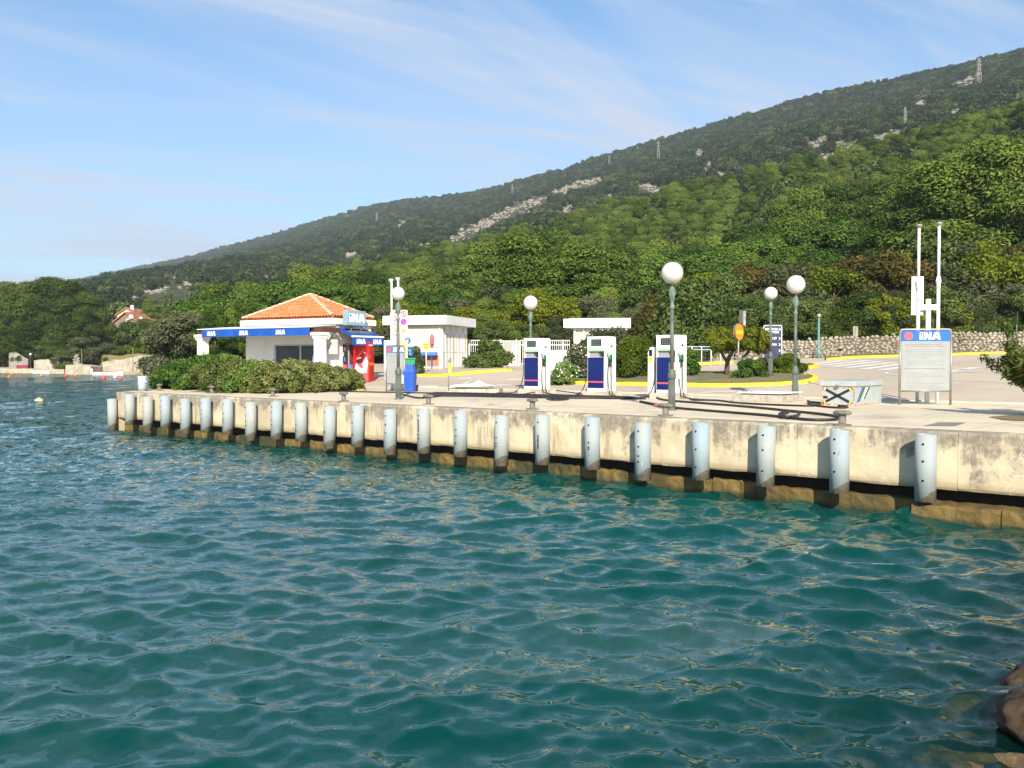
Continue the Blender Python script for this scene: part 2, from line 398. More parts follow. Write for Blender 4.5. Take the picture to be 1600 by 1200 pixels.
def roadmat():
    t = NT('sun bleached asphalt'); p = t.pos()
    n = t.noise(p, .16, 6, .6); n3 = t.noise(p, 38, 2, .6); n2 = t.noise(p, .9, 6, .7)
    col = t.mix(t.rng(n, .38, .66), (.54, .455, .35), (.46, .385, .30))
    col = t.mix(t.rng(n2, .56, .72, 0, .6), col, (.31, .27, .235)); col = t.mix(t.rng(n3, .54, .74, 0, .5), col, (.26, .23, .2))
    t.bsdf(col, .9, 0, t.bump(n3, .3, .01), .2); return t.m
def roadmask(x, y):
    a = x/y; q = qof(x, y)
    return (coast_dist(x, y) > 1.0) & (q < np.interp(a, [.02, .10], [27.5, 62])) & (y > 4)
sheet('road', roadmask, -60, 50, QB, 62, 240, 120, lambda x, y, q: land(x, y), roadmat())
# pale concrete strip where the deck meets the road
bs = MB()
for i in range(14):
    s0, s1 = -26+i*3.0, -26+(i+1)*3.0-.01
    bs.box(s0, s1, QB-.12, QB+.30, DECK-.3, DECK+.035)
o = bs.build('deck_kerb', pm('pale kerb concrete', (.60, .54, .42), (.48, .43, .35), 2, .4, .7, .85, bump=.2)); o.location = (E0[0], E0[1], 0); o.rotation_euler = (0, 0, QROT); tag(o, kind='structure')

# ------------------------------------------------------------------ quay wall
def qlocal(o): o.location = (E0[0], E0[1], 0); o.rotation_euler = (0, 0, QROT); return o
def wallmat():
    t = NT('stained quay concrete'); p = t.coord(); oi = t.n('ObjectInfo')
    pw = t.pos(); z = t.sepz(pw)
    base = t.mix(t.rng(t.noise(pw, .7, 5, .6), .4, .68), (.64, .55, .39), (.50, .42, .29))
    base = t.mix(t.rng(t.noise(pw, 2.4, 6, .65), .54, .68, 0, .5), base, (.62, .56, .44))
    st = t.noise(t.map(pw, (5, 5, .5)), 1, 5, .65)                       # runs down the face
    top = t.math('ADD', t.rng(z, .75, 1.42, 0, 1.0), t.math('MULTIPLY', t.math('SUBTRACT', t.noise(pw, .75, 7, .74), .56), 5.0), True)
    grey = t.mix(t.rng(t.noise(pw, 9, 5, .7), .4, .65), (.19, .17, .135), (.30, .265, .21))
    col = t.mix(t.rng(t.math('MULTIPLY', top, t.rng(st, .38, .58, .45, 1)), .10, .6, 0, .92), base, grey)
    col = t.mix(t.math('MULTIPLY', t.rng(st, .52, .66), t.rng(t.noise(pw, .55, 3), .42, .58, 0, .85)), col, (.33, .27, .19))
    rust = t.math('MULTIPLY', t.rng(t.noise(t.map(pw, (3.2, 3.2, .35), loc=(4, 2, 0)), 1, 5, .7), .62, .74), t.rng(t.noise(pw, .4, 2), .5, .6))
    col = t.mix(t.math('MULTIPLY', rust, .6), col, (.40, .20, .07))
    col = t.mix(t.rng(z, .48, .66, .75, 0), col, (.30, .23, .13))
    pit = t.n('TexVoronoi'); pit.inputs['Scale'].default_value = 5; t.put(pit.inputs['Vector'], pw)
    col = t.mix(t.rng(pit.outputs['Distance'], .045, .07, .8, 0), col, (.06, .05, .04))
    col = t.mix(t.rng(t.noise(pw, 60, 2), .56, .7, 0, .35), col, (.30, .27, .22))
    crack = t.n('TexVoronoi', feature='DISTANCE_TO_EDGE'); crack.inputs['Scale'].default_value = 1.1
    wv = t.n('VectorMath', operation='ADD'); t.put(wv.inputs[0], pw)
    nn = t.n('TexNoise'); nn.inputs['Scale'].default_value = 3; t.put(nn.inputs['Vector'], pw); t.put(wv.inputs[1], nn.outputs['Color'])
    t.put(crack.inputs['Vector'], wv.outputs[0])
    col = t.mix(t.math('MULTIPLY', t.rng(crack.outputs[0], .004, .012, 1, 0), t.rng(t.noise(pw, .8, 2), .52, .62, 0, .6)), col, (.70, .66, .56))
    t.bsdf(col, .9, 0, t.bump(t.noise(pw, 14, 6, .7), .5, .02), .2); return t.m
WALLM = wallmat()
qw = qlocal(tag(empty('quay_wall'), kind='structure'))
edges = [-QL, -27.6, -25.1, -22.6, -20, -17.3, -14.8, -12.2, -9.4, -6.6, -3.7, -.95, 1.9, 4.6, 7.4, 10.2, 14]
for a, b in zip(edges[:-1], edges[1:]):
    bm = MB(); x0, x1 = a+.003, b-.003
    n = max(3, int((x1-x0)/.25)); vs, fs = [], []
    prof = [(.45, 1.43), (.05, 1.43), (.018, 1.418), (.0, 1.385), (.0, 1.2), (.0, .95), (.0, .7), (.0, .51), (.02, .47), (.45, .47)]
    for i in range(n+1):
        x = x0+(x1-x0)*i/n
        for j, (y, z) in enumerate(prof):
            w = .018 if 1 <= j <= 8 else 0
            vs.append((x, y+rnd.uniform(-w, w)*.35, z+(rnd.uniform(-w, w)*.6 if j in (7, 8) else 0)))
    m = len(prof)
    for i in range(n):
        for j in range(m-1):
            p = i*m+j; fs.append((p, p+1, p+m+1, p+m))
    fs.append(tuple(range(m-1, -1, -1))); fs.append(tuple(n*m+j for j in range(m)))
    bm.add(vs, fs); bm.build('wall_panel', WALLM, qw)
RECESS_SHADE = pm('painted recess shade', (.008, .007, .005), (.018, .014, .009), 5, rough=.8, bump=.6, bscale=25, world=True)  # shadow under the overhang, painted as near-black colour on the recess
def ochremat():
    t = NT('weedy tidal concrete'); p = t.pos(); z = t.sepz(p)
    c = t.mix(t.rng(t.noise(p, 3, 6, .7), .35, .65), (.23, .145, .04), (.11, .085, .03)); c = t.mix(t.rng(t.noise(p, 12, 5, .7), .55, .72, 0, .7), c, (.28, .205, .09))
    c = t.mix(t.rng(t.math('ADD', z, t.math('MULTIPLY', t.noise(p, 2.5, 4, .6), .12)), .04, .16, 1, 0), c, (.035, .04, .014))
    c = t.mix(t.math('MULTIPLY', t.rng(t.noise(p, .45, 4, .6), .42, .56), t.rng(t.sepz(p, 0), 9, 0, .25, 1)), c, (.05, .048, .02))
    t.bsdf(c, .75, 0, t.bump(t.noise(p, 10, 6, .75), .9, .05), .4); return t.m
OCHRE = ochremat()
qb = qlocal(MB().box(-QL+.25, 14, .34, .8, -2.5, .55).build('quay_recess', RECESS_SHADE)); tag(qb, kind='structure')
qf = qlocal(tag(empty('quay_footing'), kind='structure'))
x = -QL+.35; rb = random.Random(3)
while x < 13.5:
    w = rb.uniform(.9, 1.6); w = min(w, 13.8-x)
    front = .12+rb.uniform(-.03, .05) if x < -2.1 else -.38+rb.uniform(-.04, .04)
    topz = .245+rb.uniform(-.03, .03)
    nx, nz = 10, 4; vs, fs = [], []
    ring = [(.34, topz), (front+.03, topz), (front, topz-.04), (front-.01, .08), (front-.03, -.15), (front-.06, -2.0)]
    for i in range(nx+1):
        for j, (yy, zz) in enumerate(ring): vs.append((x+(w-.02)*i/nx, yy+(rb.uniform(-.02, .02) if j else 0), zz+rb.uniform(-.02, .02)))
    m = len(ring)
    for i in range(nx):
        for j in range(m-1): p = i*m+j; fs.append((p, p+1, p+m+1, p+m))
    fs.append(tuple(range(m-1, -1, -1))); fs.append(tuple(nx*m+j for j in range(m)))
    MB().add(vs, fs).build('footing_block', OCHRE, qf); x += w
# far left end of the quay
pts = [(-14.66, 34.4), (-14.4, 37.7), (-16, 44), (-17.5, 50), (-26, 80)]
e = MB()
for (x0, y0), (x1, y1) in zip(pts[:-1], pts[1:]):
    L = math.hypot(x1-x0, y1-y0); nx, ny = (y1-y0)/L, -(x1-x0)/L
    vs = [(x0, y0, -2.5), (x1, y1, -2.5), (x1, y1, 1.428), (x0, y0, 1.428), (x0+nx*.9, y0+ny*.9, -2.5), (x1+nx*.9, y1+ny*.9, -2.5), (x1+nx*.9, y1+ny*.9, 1.428), (x0+nx*.9, y0+ny*.9, 1.428)]
    e.add(vs, [(0, 3, 2, 1), (4, 5, 6, 7), (3, 7, 6, 2), (0, 4, 7, 3), (1, 2, 6, 5)])
tag(e.build('quay_end_wall', WALLM), kind='structure')

# fender piles: hollow pale blue steel pipes hung on the quay face
def pilemat():
    t = NT('pale blue pile paint'); p = t.coord(); oi = t.n('ObjectInfo'); pw = t.pos()
    c = t.mix(oi.outputs['Random'], (.27, .34, .385), (.33, .35, .34))
    rp = t.n('VectorMath', operation='ADD'); t.put(rp.inputs[0], p); t.put(rp.inputs[1], oi.outputs['Location'])
    c = t.mix(t.rng(t.noise(t.map(rp.outputs[0], (1, 1, .4)), 4, 6, .65), .46, .74, 0, .75), c, (.37, .35, .30))
    c = t.mix(t.rng(t.noise(t.map(rp.outputs[0], (2, 2, .5)), 5, 5, .7), .62, .72), c, (.52, .56, .58))
    c = t.mix(t.rng(t.noise(t.map(rp.outputs[0], (1, 1, .3)), 11, 5, .7), .63, .70, 0, .8), c, (.20, .13, .08))
    x = t.sepz(p, 0); z = t.sepz(p, 2)
    edge = t.math('ADD', t.math('SUBTRACT', z, t.math('MULTIPLY', x, .75)), t.math('MULTIPLY', t.noise(rp.outputs[0], 9, 4), .10))
    c = t.mix(t.rng(edge, .145, .165, 1, 0), c, t.mix(t.rng(t.noise(p, 20, 4), .4, .65), (.16, .135, .10), (.24, .21, .16)))
    t.bsdf(c, .75, 0, t.bump(t.noise(t.map(p, (1, 1, 14)), 3, 2), .12, .01), .4); return t.m
PILE = pilemat(); HOLE = pm('hole', (.01, .01, .01), rough=.9)
def pile_mesh(zb):
    mb = MB(); mb.lathe([(.150, 1.14), (.150, zb), (.165, zb), (.165, 1.14), (.150, 1.14)], 28, caps=False); return mb.mesh('pipe')
PX = [202, 230, 258, 289, 321, 355, 391, 431, 470, 514, 558, 609, 662, 719, 783, 848, 926, 1005, 1096, 1197, 1313, 1448]
ordn = ['first', 'second', 'third', 'fourth', 'fifth', 'sixth', 'seventh', 'eighth', 'ninth', 'tenth', 'eleventh', 'twelfth', 'thirteenth', 'fourteenth', 'fifteenth', 'sixteenth', 'seventeenth', 'eighteenth', 'nineteenth', 'twentieth', 'twenty first', 'twenty second', 'twenty third']
pm_short, pm_long = pile_mesh(.04), pile_mesh(-.02)
hole = MB().lathe([(.020, 0), (.020, .006)], 10, M=Matrix.Rotation(R(90), 4, 'X')).mesh('bolt_hole')
slit = MB().box(-.014, .014, -.004, .003, -.16, .16).mesh('rub_hole')
def pile(x, y, z, i, long, label, holes):
    th = thing('fender_pile', label, 'pile', (x, y, z), QROT, 'blue fender piles along the quay'); th.rotation_euler = (rnd.uniform(-.012, .012), rnd.uniform(-.016, .016), QROT+rnd.uniform(-.15, .15))
    link('pipe', pm_long if long else pm_short, PILE, th)
    for hz in holes:
        h = link('bolt_hole', hole, HOLE, th); h.location = (0, -.163, hz)
    return th
long_ones = {1, 3, 6, 9, 11, 14, 17}
for i, px in enumerate(PX):
    a = (px-800)/FPX; qq = -.31
    # where the sight line crosses the line of the piles
    bx, by = E0+qq*V2; s = (a*by-bx)/(U2[0]-a*U2[1]); x, y = sq(s, qq)
    lab = ('pale blue fender pile on the quay face, %s from the far left corner' % ordn[i+1])
    if i == 21: lab = 'large pale blue fender pile nearest the camera, at the right end of the row'
    if i == 20: lab = 'pale blue fender pile directly below the bollard with the black hose around it'
    hs = [.98, .66+rnd.uniform(-.08, .1), .36+rnd.uniform(-.08, .08)] if px > 1050 else [.98]+[rnd.uniform(.3, .85) for _ in range(3)]
    pl = pile(x, y, .255+(0 if i not in long_ones else -.06), i, i in long_ones, lab, hs)
    if px in (662, 848):
        h = link('rub_hole', slit, HOLE, pl); h.location = (0, -.164, .55 if px == 848 else .74)
p = at_d(175.5, 640, 34.2); pile(p.x, p.y, .04, 0, True, 'greyish fender pile standing free at the far left corner of the quay', [])
# mooring post with a lug on the deck behind the corner
p = G(203.5, 612); mp = thing('mooring_post', 'pale blue steel mooring post with a lug on the far left quay corner', 'mooring post', (-14.1, 34.4+1.0, DECK))
PBLUE = pm('post blue paint', (.44, .53, .55), (.50, .56, .56), 6, rough=.5, bump=.1)
MB().lathe([(.17, 0), (.17, .52), (.165, .56), (.0, .58)], 20).build('post', PBLUE, mp)
MB().tube([(.12, -.1, .36), (.22, -.16, .36)], .035, 8).build('lug', PBLUE, mp)
MB().lathe([(.24, 0), (.24, .02)], 16).build('base_plate', STEEL, mp)

# ------------------------------------------------------------------ water
def build_water():
    nth, nr_ = 640, 880
    th = np.linspace(R(-39), R(39), nth); r = 3.6*np.exp(np.linspace(0, math.log(520/3.6), nr_))
    T, Rr = np.meshgrid(th, r); x0 = np.sin(T)*Rr; y0 = np.cos(T)*Rr
    dr = Rr*(math.log(520/3.6)/nr_); rs = np.random.RandomState(11)
    x = x0.copy(); y = y0.copy(); z = np.zeros_like(x0)
    patch = np.clip(.82+.30*fbm2(x0/5.5, y0/5.5, 21, 2), .6, 1.25)
    for lam_lo, lam_hi, n, steep, spread in ((2.4, 4.6, 7, .028, .6), (1.05, 2.3, 18, .038, .65), (.48, 1.0, 28, .056, .9), (.2, .46, 34, .066, 1.1)):
        for k in range(n):
            lam = math.exp(rs.uniform(math.log(lam_lo), math.log(lam_hi))); kk = 2*math.pi/lam
            ang = R(-108)+rs.normal()*spread*.85; dx, dy = math.cos(ang), math.sin(ang)
            amp = steep/kk*(.6+.8*rs.rand()); ph = rs.rand()*6.283
            fade = sstep(3.0, 6.0, lam/dr)*patch
            arg = kk*(x0*dx+y0*dy)+ph; s_, c_ = np.sin(arg), np.cos(arg)
            z += amp*fade*s_; x += amp*fade*1.0*dx*c_; y += amp*fade*1.0*dy*c_
    # calmer close to the wall
    idx = np.arange(nth*nr_).reshape(nr_, nth)
    f = np.stack([idx[:-1, :-1], idx[:-1, 1:], idx[1:, 1:], idx[1:, :-1]], -1).reshape(-1, 4)
    xm = x0.ravel()[f[:, 0]]; ym = y0.ravel()[f[:, 0]]
    keep = ~((qof(xm, ym) > 1.2) & ((coast_dist(xm, ym) > 6) | (ym < 36)) & (ym < 60)) & (coast_dist(xm, ym) < 14)
    keep |= (qof(xm, ym) < 1.0)
    f = f[keep]
    # how clear the water is: it is shallow over the rocks by the camera and over the footing of the quay
    d_rock = bed_depth(x0, y0)
    clear = np.exp(-d_rock/.60)
    clear = np.maximum(clear, .30*np.exp(-np.maximum(0, -qof(x0, y0)-.1)/.5)*(qof(x0, y0) > -4))
    me = arr_mesh('sea', np.stack([x, y, z], -1).reshape(-1, 3), f, True, [('clear', 'POINT', np.clip(clear, 0, 1).ravel())])
    t = NT('sea water'); p = t.pos()
    yv = t.sepz(p, 1)
    # ripples too fine for the mesh, as slopes; more of them carry the roughness where the mesh waves run out
    def slopes(scale, rot, k):
        n = t.n('TexNoise'); n.inputs['Scale'].default_value = scale; n.inputs['Detail'].default_value = 3; n.inputs['Roughness'].default_value = .6
        t.put(n.inputs['Vector'], t.map(p, (.8, 1.3, 1), rot=(0, 0, R(rot))))
        v = t.n('VectorMath', operation='SUBTRACT'); t.put(v.inputs[0], n.outputs['Color']); v.inputs[1].default_value = (.5, .5, .5)
        w = t.n('VectorMath', operation='MULTIPLY'); t.put(w.inputs[0], v.outputs[0]); w.inputs[1].default_value = (.7, 1, 0)
        u = t.n('VectorMath', operation='SCALE'); t.put(u.inputs[0], w.outputs[0]); t.put(u.inputs['Scale'], k); return u.outputs[0]
    rr_ = t.n('VectorMath', operation='LENGTH'); t.put(rr_.inputs[0], p)
    def vadd(a, b):
        n = t.n('VectorMath', operation='ADD'); t.put(n.inputs[0], a); t.put(n.inputs[1], b); return n.outputs[0]
    gN = t.n('NewGeometry').outputs['Normal']
    nv = vadd(vadd(gN, slopes(7.5, 14, t.rng(rr_.outputs['Value'], 8, 32, .4, 1.6))), slopes(2.2, 9, t.rng(rr_.outputs['Value'], 12, 50, 0, 2.2)))
    nn_ = t.n('VectorMath', operation='NORMALIZE'); t.put(nn_.inputs[0], nv); NRM = nn_.outputs[0]
    fr = t.n('Fresnel'); fr.inputs[0].default_value = 1.333; t.put(fr.inputs['Normal'], NRM)
    gl = t.n('BsdfGlossy'); gl.inputs['Roughness'].default_value = .02; t.put(gl.inputs['Normal'], NRM); gl.inputs['Color'].default_value = (1, 1, 1, 1)
    up = t.n('CombineXYZ'); up.inputs[2].default_value = 1
    di = t.n('BsdfDiffuse'); t.put(di.inputs['Normal'], up.outputs[0])
    wide = t.noise(p, .05, 3, .5)
    t.put(di.inputs['Color'], t.mix(t.rng(wide, .35, .65), (.0015, .062, .055), (.0018, .077, .065)))
    tr = t.n('BsdfTransparent'); tr.inputs[0].default_value = (.78, .80, .62, 1)
    at = t.n('Attribute', attribute_name='clear')
    body = t.n('MixShader'); t.put(body.inputs[0], t.math('MULTIPLY', at.outputs['Fac'], .9)); t.t.links.new(di.outputs[0], body.inputs[1]); t.t.links.new(tr.outputs[0], body.inputs[2])
    ms = t.n('MixShader'); t.put(ms.inputs[0], fr.outputs[0]); t.t.links.new(body.outputs[0], ms.inputs[1]); t.t.links.new(gl.outputs[0], ms.inputs[2])
    t.t.links.new(ms.outputs[0], t.out.inputs['Surface'])
    tag(link('sea', me, t.m), kind='structure')
SHORE_A, SHORE_B = np.array((2.55, 5.2)), np.array((7.3, 11.5))
def bed_depth(X, Y):
    d = (SHORE_B-SHORE_A)/np.linalg.norm(SHORE_B-SHORE_A); nx, ny = -d[1], d[0]
    dist = (X-SHORE_A[0])*nx+(Y-SHORE_A[1])*ny
    return np.maximum(0, .10+.42*dist)
build_water()
# sea bed that shelves up to the rocks beside the camera
sx = np.linspace(-6, 14, 60); sy = np.linspace(1, 16, 50); X, Y = np.meshgrid(sx, sy)
d_ = (SHORE_B-SHORE_A)/np.linalg.norm(SHORE_B-SHORE_A); dist = (X-SHORE_A[0])*-d_[1]+(Y-SHORE_A[1])*d_[0]
Z = np.clip(-.12-.42*dist, -3, .8)+.05*fbm2(X/.7, Y/.7, 5, 3)
Z = np.where(qof(X, Y) > -.6, np.minimum(Z, -.6), Z)
idx = np.arange(X.size).reshape(X.shape); f = np.stack([idx[:-1, :-1], idx[:-1, 1:], idx[1:, 1:], idx[1:, :-1]], -1).reshape(-1, 4)
ROCK = pm('shore rock', (.12, .078, .035), (.05, .036, .02), 3, rough=.85, bump=.8, bscale=14, world=True, c3=(.17, .125, .065), s3=9)
ROCKD = pm('dark wet rock', (.045, .034, .023), (.075, .055, .035), 4, rough=.8, spec=.1, bump=.8, bscale=16, world=True)
tag(link('sea_bed', arr_mesh('sea_bed', np.stack([X, Y, Z], -1).reshape(-1, 3), f, True), ROCK), kind='structure')
def rock_mesh(name, seed, sub=3, amp=.28):
    bm = bmesh.new(); bmesh.ops.create_icosphere(bm, subdivisions=sub, radius=1); r = np.random.RandomState(seed)
    P = np.array([v.co[:] for v in bm.verts]); N = P/np.linalg.norm(P, axis=1)[:, None]
    disp = np.ones(len(P))
    for k in range(9):                                     # planar cuts give facets
        n = r.normal(size=3); n /= np.linalg.norm(n); h = .62+.3*r.rand(); d = P@n; disp = np.where(d > h, np.minimum(disp, h/np.maximum(d, 1e-6)), disp)
    P = N*disp[:, None]*(1+amp*.25*np.sin(P@r.normal(size=3)*3+r.rand()*6)[:, None])
    if sub == 3: P += N*.03*r.normal(size=len(P))[:, None]
    for v, p in zip(bm.verts, P): v.co = p
    me = bpy.data.meshes.new(name); bm.to_mesh(me); bm.free()
    me.polygons.foreach_set('use_smooth', [sub >= 3]*len(me.polygons)); return me
bouldmesh = [rock_mesh('boulder', 40+i, 5) for i in range(4)]
from mathutils import noise as mnoise
for i_, m in enumerate(bouldmesh):
    for v in m.vertices:
        q_ = v.co*2.2+Vector((i_*7, 0, 0)); v.co += v.normal*(.10*mnoise.fractal(q_, .9, 2.1, 6)-.06*abs(mnoise.noise(v.co*3.1)))
for m in bouldmesh[:2]: m.materials.append(ROCKD)
for m in bouldmesh[2:]: m.materials.append(ROCK)
BL = [((3.84, 6.45, -.02), (.48, .44, .29), .3, 0, "large dark boulder half out of the water in the lower right corner"),
      ((4.30, 7.30, -.04), (.36, .36, .26), 1.9, 1, "dark brown boulder at the right edge, behind the corner boulder"),
      ((3.58, 7.02, -.16), (.48, .26, .20), .5, 2, "pale rock just under water in front of the brown boulder"),
      ((2.92, 6.22, -.165), (.42, .22, .15), 2.5, 3, "tan rock washed by water at the bottom edge below the large boulder"),
      ((2.52, 6.55, -.26), (.50, .36, .20), .2, 2, "flat submerged rock left of the tan rock"),
      ((3.30, 6.08, -.115), (.36, .18, .15), 2.45, 3, "sunlit ochre rock in the very corner of the bottom edge"),
      ((2.66, 6.95, -.30), (.40, .30, .20), 1.4, 2, "small submerged rock farthest from the corner in the shallow water"),
      ((3.22, 6.62, -.18), (.36, .30, .20), .9, 3, "amber submerged rock left of the large dark boulder"),
      ((2.30, 6.10, -.30), (.40, .32, .20), 2.0, 3, "ochre submerged rock at the bottom edge, leftmost of the shore rocks")]
for loc, sc, rz, k, lab in BL:
    o = link('boulder', bouldmesh[k]); o.location = loc; o.scale = sc; o.rotation_euler = (.1*k, .15, rz); tag(o, lab, 'rock', 'rocks at the lower right shore')
# ------------------------------------------------------------------ kerbs, traffic islands, markings
def path3(pxs, lift=0): return [G(x, y, 0)+Vector((0, 0, lift)) for x, y in pxs]
def resample(pts, step):
    out = [pts[0]]
    for a, b in zip(pts[:-1], pts[1:]):
        n = max(1, int((b-a).length/step))
        for k in range(1, n+1): out.append(a.lerp(b, k/n))
    return out
def kerb(name, pxs, width=.18, h=.13, stone=1.0, smooth=True, mat=YELLOW, label=None):
    """a row of painted kerb stones, each a piece of its own"""
    pts = path3(pxs); pts = smooth_path(pts, 5) if smooth else pts
    pts = resample(pts, .12); root = tag(empty(name), kind='structure')
    acc = 0; cur = [pts[0]]
    def flush(cur):
        if len(cur) < 2: return
        L = []; Rr = []
        for i, p in enumerate(cur):
            d = (cur[min(i+1, len(cur)-1)]-cur[max(i-1, 0)]); d.z = 0; d.normalize(); nrm = Vector((-d.y, d.x, 0))
            if i == 0: p = p+d*.006
            if i == len(cur)-1: p = p-d*.006
            L.append((p, nrm))
        vs, fs = [], []
        dz = rnd.uniform(-.006, .006)
        for p, nrm in L:
            for w, z in ((0, -.12), (0, h-.02), (.02, h), (width, h), (width, -.12)): vs.append(tuple(p+nrm*w+Vector((0, 0, z+dz))))
        for i in range(len(L)-1):
            for j in range(4): a = i*5+j; fs.append((a, a+1, a+6, a+5))
        fs.append((4, 3, 2, 1, 0)); b = (len(L)-1)*5; fs.append((b, b+1, b+2, b+3, b+4))
        MB().add(vs, fs).build('kerb_stone', mat, root)
    for p in pts[1:]:
        acc += (p-cur[-1]).length; cur.append(p)
        if acc >= stone: flush(cur); cur = [p]; acc = 0
    flush(cur); return root
# island behind the pumps
FRONTK = [(850, 599), (900, 600.5), (1000, 602.5), (1100, 604), (1180, 603.5), (1240, 601), (1268, 597.5), (1278, 592.5), (1268, 588.5)]
kerb('island_kerb', FRONTK)
def island(name, pxs, lift, mat, cuts=9):
    pts = [G(x, y) for x, y in pxs]; c = sum(pts, Vector())/len(pts); c.z = ground_z(c.x, c.y)
    vs = [tuple(c+Vector((0, 0, lift)))]; fs = []; n = len(pts)
    for k in range(1, cuts+1):
        for p in pts:
            v = c.lerp(p, k/cuts); vs.append((v.x, v.y, ground_z(v.x, v.y)+lift))
    for i in range(n):
        fs.append((0, 1+i, 1+(i+1) % n))
        for k in range(cuts-1):
            a = 1+k*n; fs.append((a+i, a+n+i, a+n+(i+1) % n, a+(i+1) % n))
    return tag(MB().add(vs, fs, True).build(name, mat), kind='structure')
DRYG = pm('dry grass and soil', (.20, .165, .085), (.12, .125, .05), 1.2, .35, .65, .95, bump=.6, c3=(.27, .22, .12), s3=14, world=True)
PAVE = pm('beige pavement', (.46, .40, .33), (.38, .33, .28), 1.0, .4, .7, .9, bump=.2, c3=(.3, .27, .23), s3=30, world=True)
island('island_soil', [(850, 597.5), (900, 599), (1000, 601), (1100, 602.5), (1180, 602), (1240, 599.5), (1264, 596.5), (1274, 592.5), (1262, 589.5), (1235, 587.5), (1150, 584), (1060, 583), (960, 585), (858, 590)], .10, DRYG)
kerb('far_island_kerb', [(1176, 577.5), (1225, 577.5), (1262, 576.5), (1279, 573.5), (1268, 570.8)])
island('far_island_soil', [(1176, 576.8), (1225, 576.6), (1258, 575.8), (1275, 573.3), (1264, 571), (1220, 570), (1176, 570)], .1, DRYG)
kerb('left_far_kerb', [(1088, 569.5), (1115, 568.8), (1146, 568)])
kerb('road_kerb', [(1296, 563), (1330, 560), (1400, 557.6), (1480, 555), (1560, 552.6), (1640, 551), (1720, 550)])
kerb('pavement_kerb', [(612, 590.5), (646, 589), (700, 587.4), (742, 583.5), (775, 581), (800, 580)])
# raised pavement in front of the shed
pv = [(606, 589.5), (646, 588), (700, 586.4), (742, 582.6), (775, 580.3), (795, 579.4), (765, 573.5), (735, 573.5), (690, 573.5), (606, 573.5)]
island('pavement', pv, .11, PAVE)
def flat(name, quads, mat, lift=.010):
    mb = MB()
    for q in quads:
        pts = [G(x, y) for x, y in q]
        mb.add([tuple(p+Vector((0, 0, lift))) for p in pts], [(0, 1, 2, 3)])
    return tag(mb.build(name, mat), kind='structure')
def strips(name, paths, w, mat, lift=.010):
    mb = MB()
    for pth in paths:
        pts = resample(smooth_path([G(x, y) for x, y in pth], 6), .3); n = len(pts); vs = []
        for i, p in enumerate(pts):
            d = pts[min(i+1, n-1)]-pts[max(i-1, 0)]; d.z = 0; d.normalize(); nn = Vector((-d.y, d.x, 0))*w/2
            for s_ in (-1, 1):
                v = p+nn*s_; vs.append((v.x, v.y, max(ground_z(v.x, v.y), DECK)+lift))
        mb.add(vs, [(2*i, 2*i+2, 2*i+3, 2*i+1) for i in range(n-1)])
    return tag(mb.build(name, mat), kind='structure')
ROADW = pm('worn road paint', (.74, .72, .68), (.52, .47, .42), 3, .42, .72, .7, world=True)
zeb = []
for x0, y0, x1, y1, th in ((1252, 569.5, 1322, 562.6, 1.6), (1268, 571.5, 1352, 563.2, 1.8), (1288, 573.2, 1372, 564.4, 1.9), (1312, 575, 1392, 566, 2.0), (1338, 577, 1412, 567.6, 2.1), (1366, 578.6, 1432, 569.6, 2.2), (1482, 579.0, 1520, 574.5, 2.2), (1470, 581.6, 1508, 577, 2.2)):
    zeb.append([(x0, y0), (x0+22, y0), (x1+16, y1), (x1-4, y1)])
flat('zebra_crossing', zeb, ROADW)
strips('road_lines', [[(1440, 579.8), (1405, 579.8), (1386, 582), (1390, 585), (1420, 587.6), (1445, 588)], [(1490, 581.5), (1560, 583), (1600, 584)],
    [(1480, 594), (1600, 597.5)], [(1120, 606.5), (1180, 605.4), (1265, 599.8)], [(880, 606.5), (1000, 609.5)]], .14, ROADW)
flat('road_dashes', [[(654, 603), (682, 603), (684, 604.6), (656, 604.8)], [(716, 590.6), (736, 590.6), (738, 592), (716, 592.2)], [(722, 600), (735, 595), (738, 595), (728, 600)], [(790, 592.8), (814, 592.8), (816, 594.2), (792, 594.2)], [(776, 601.4), (800, 601.4), (802, 602.6), (776, 602.8)], [(1095, 613), (1150, 611.4), (1152, 612.4), (1096, 614.2)]], ROADW)
# manhole cover on the deck
def deckquad(name, q, mat, lift):
    return tag(MB().add([tuple(at_z(x, y, DECK)+Vector((0, 0, lift))) for x, y in q], [(0, 1, 2, 3)]).build(name, mat), kind='structure')
deckquad('access_plate', [(1443, 665.5), (1492, 665.8), (1510, 660.6), (1468, 660)], pm('old plate', (.20, .185, .165), (.26, .24, .2), 4, rough=.8), .006)

# ------------------------------------------------------------------ dry stone walls
STONE = NT('limestone'); _p = STONE.pos(); _oi = STONE.n('ObjectInfo')
_c = STONE.mix(STONE.rng(STONE.noise(_p, 2.2, 4, .6), .35, .65), (.42, .375, .30), (.24, .215, .175)); _c = STONE.mix(STONE.rng(STONE.noise(_p, 14, 4, .7), .5, .7, 0, .6), _c, (.56, .50, .41))
_c = STONE.mix(STONE.math('MULTIPLY', _oi.outputs['Random'], .4), _c, (.24, .21, .17))
STONE.bsdf(_c, .9, 0, STONE.bump(STONE.noise(_p, 18, 5), .5, .02), .2); STONE = STONE.m
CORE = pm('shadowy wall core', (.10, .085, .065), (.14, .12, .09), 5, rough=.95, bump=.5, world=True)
smesh = [rock_mesh('stone', 70+i, 1, .3) for i in range(7)]
for m in smesh: m.materials.append(STONE)
SV = [np.array([v.co[:] for v in m.vertices]) for m in smesh]; SF = [np.array([p.vertices[:] for p in m.polygons]) for m in smesh]
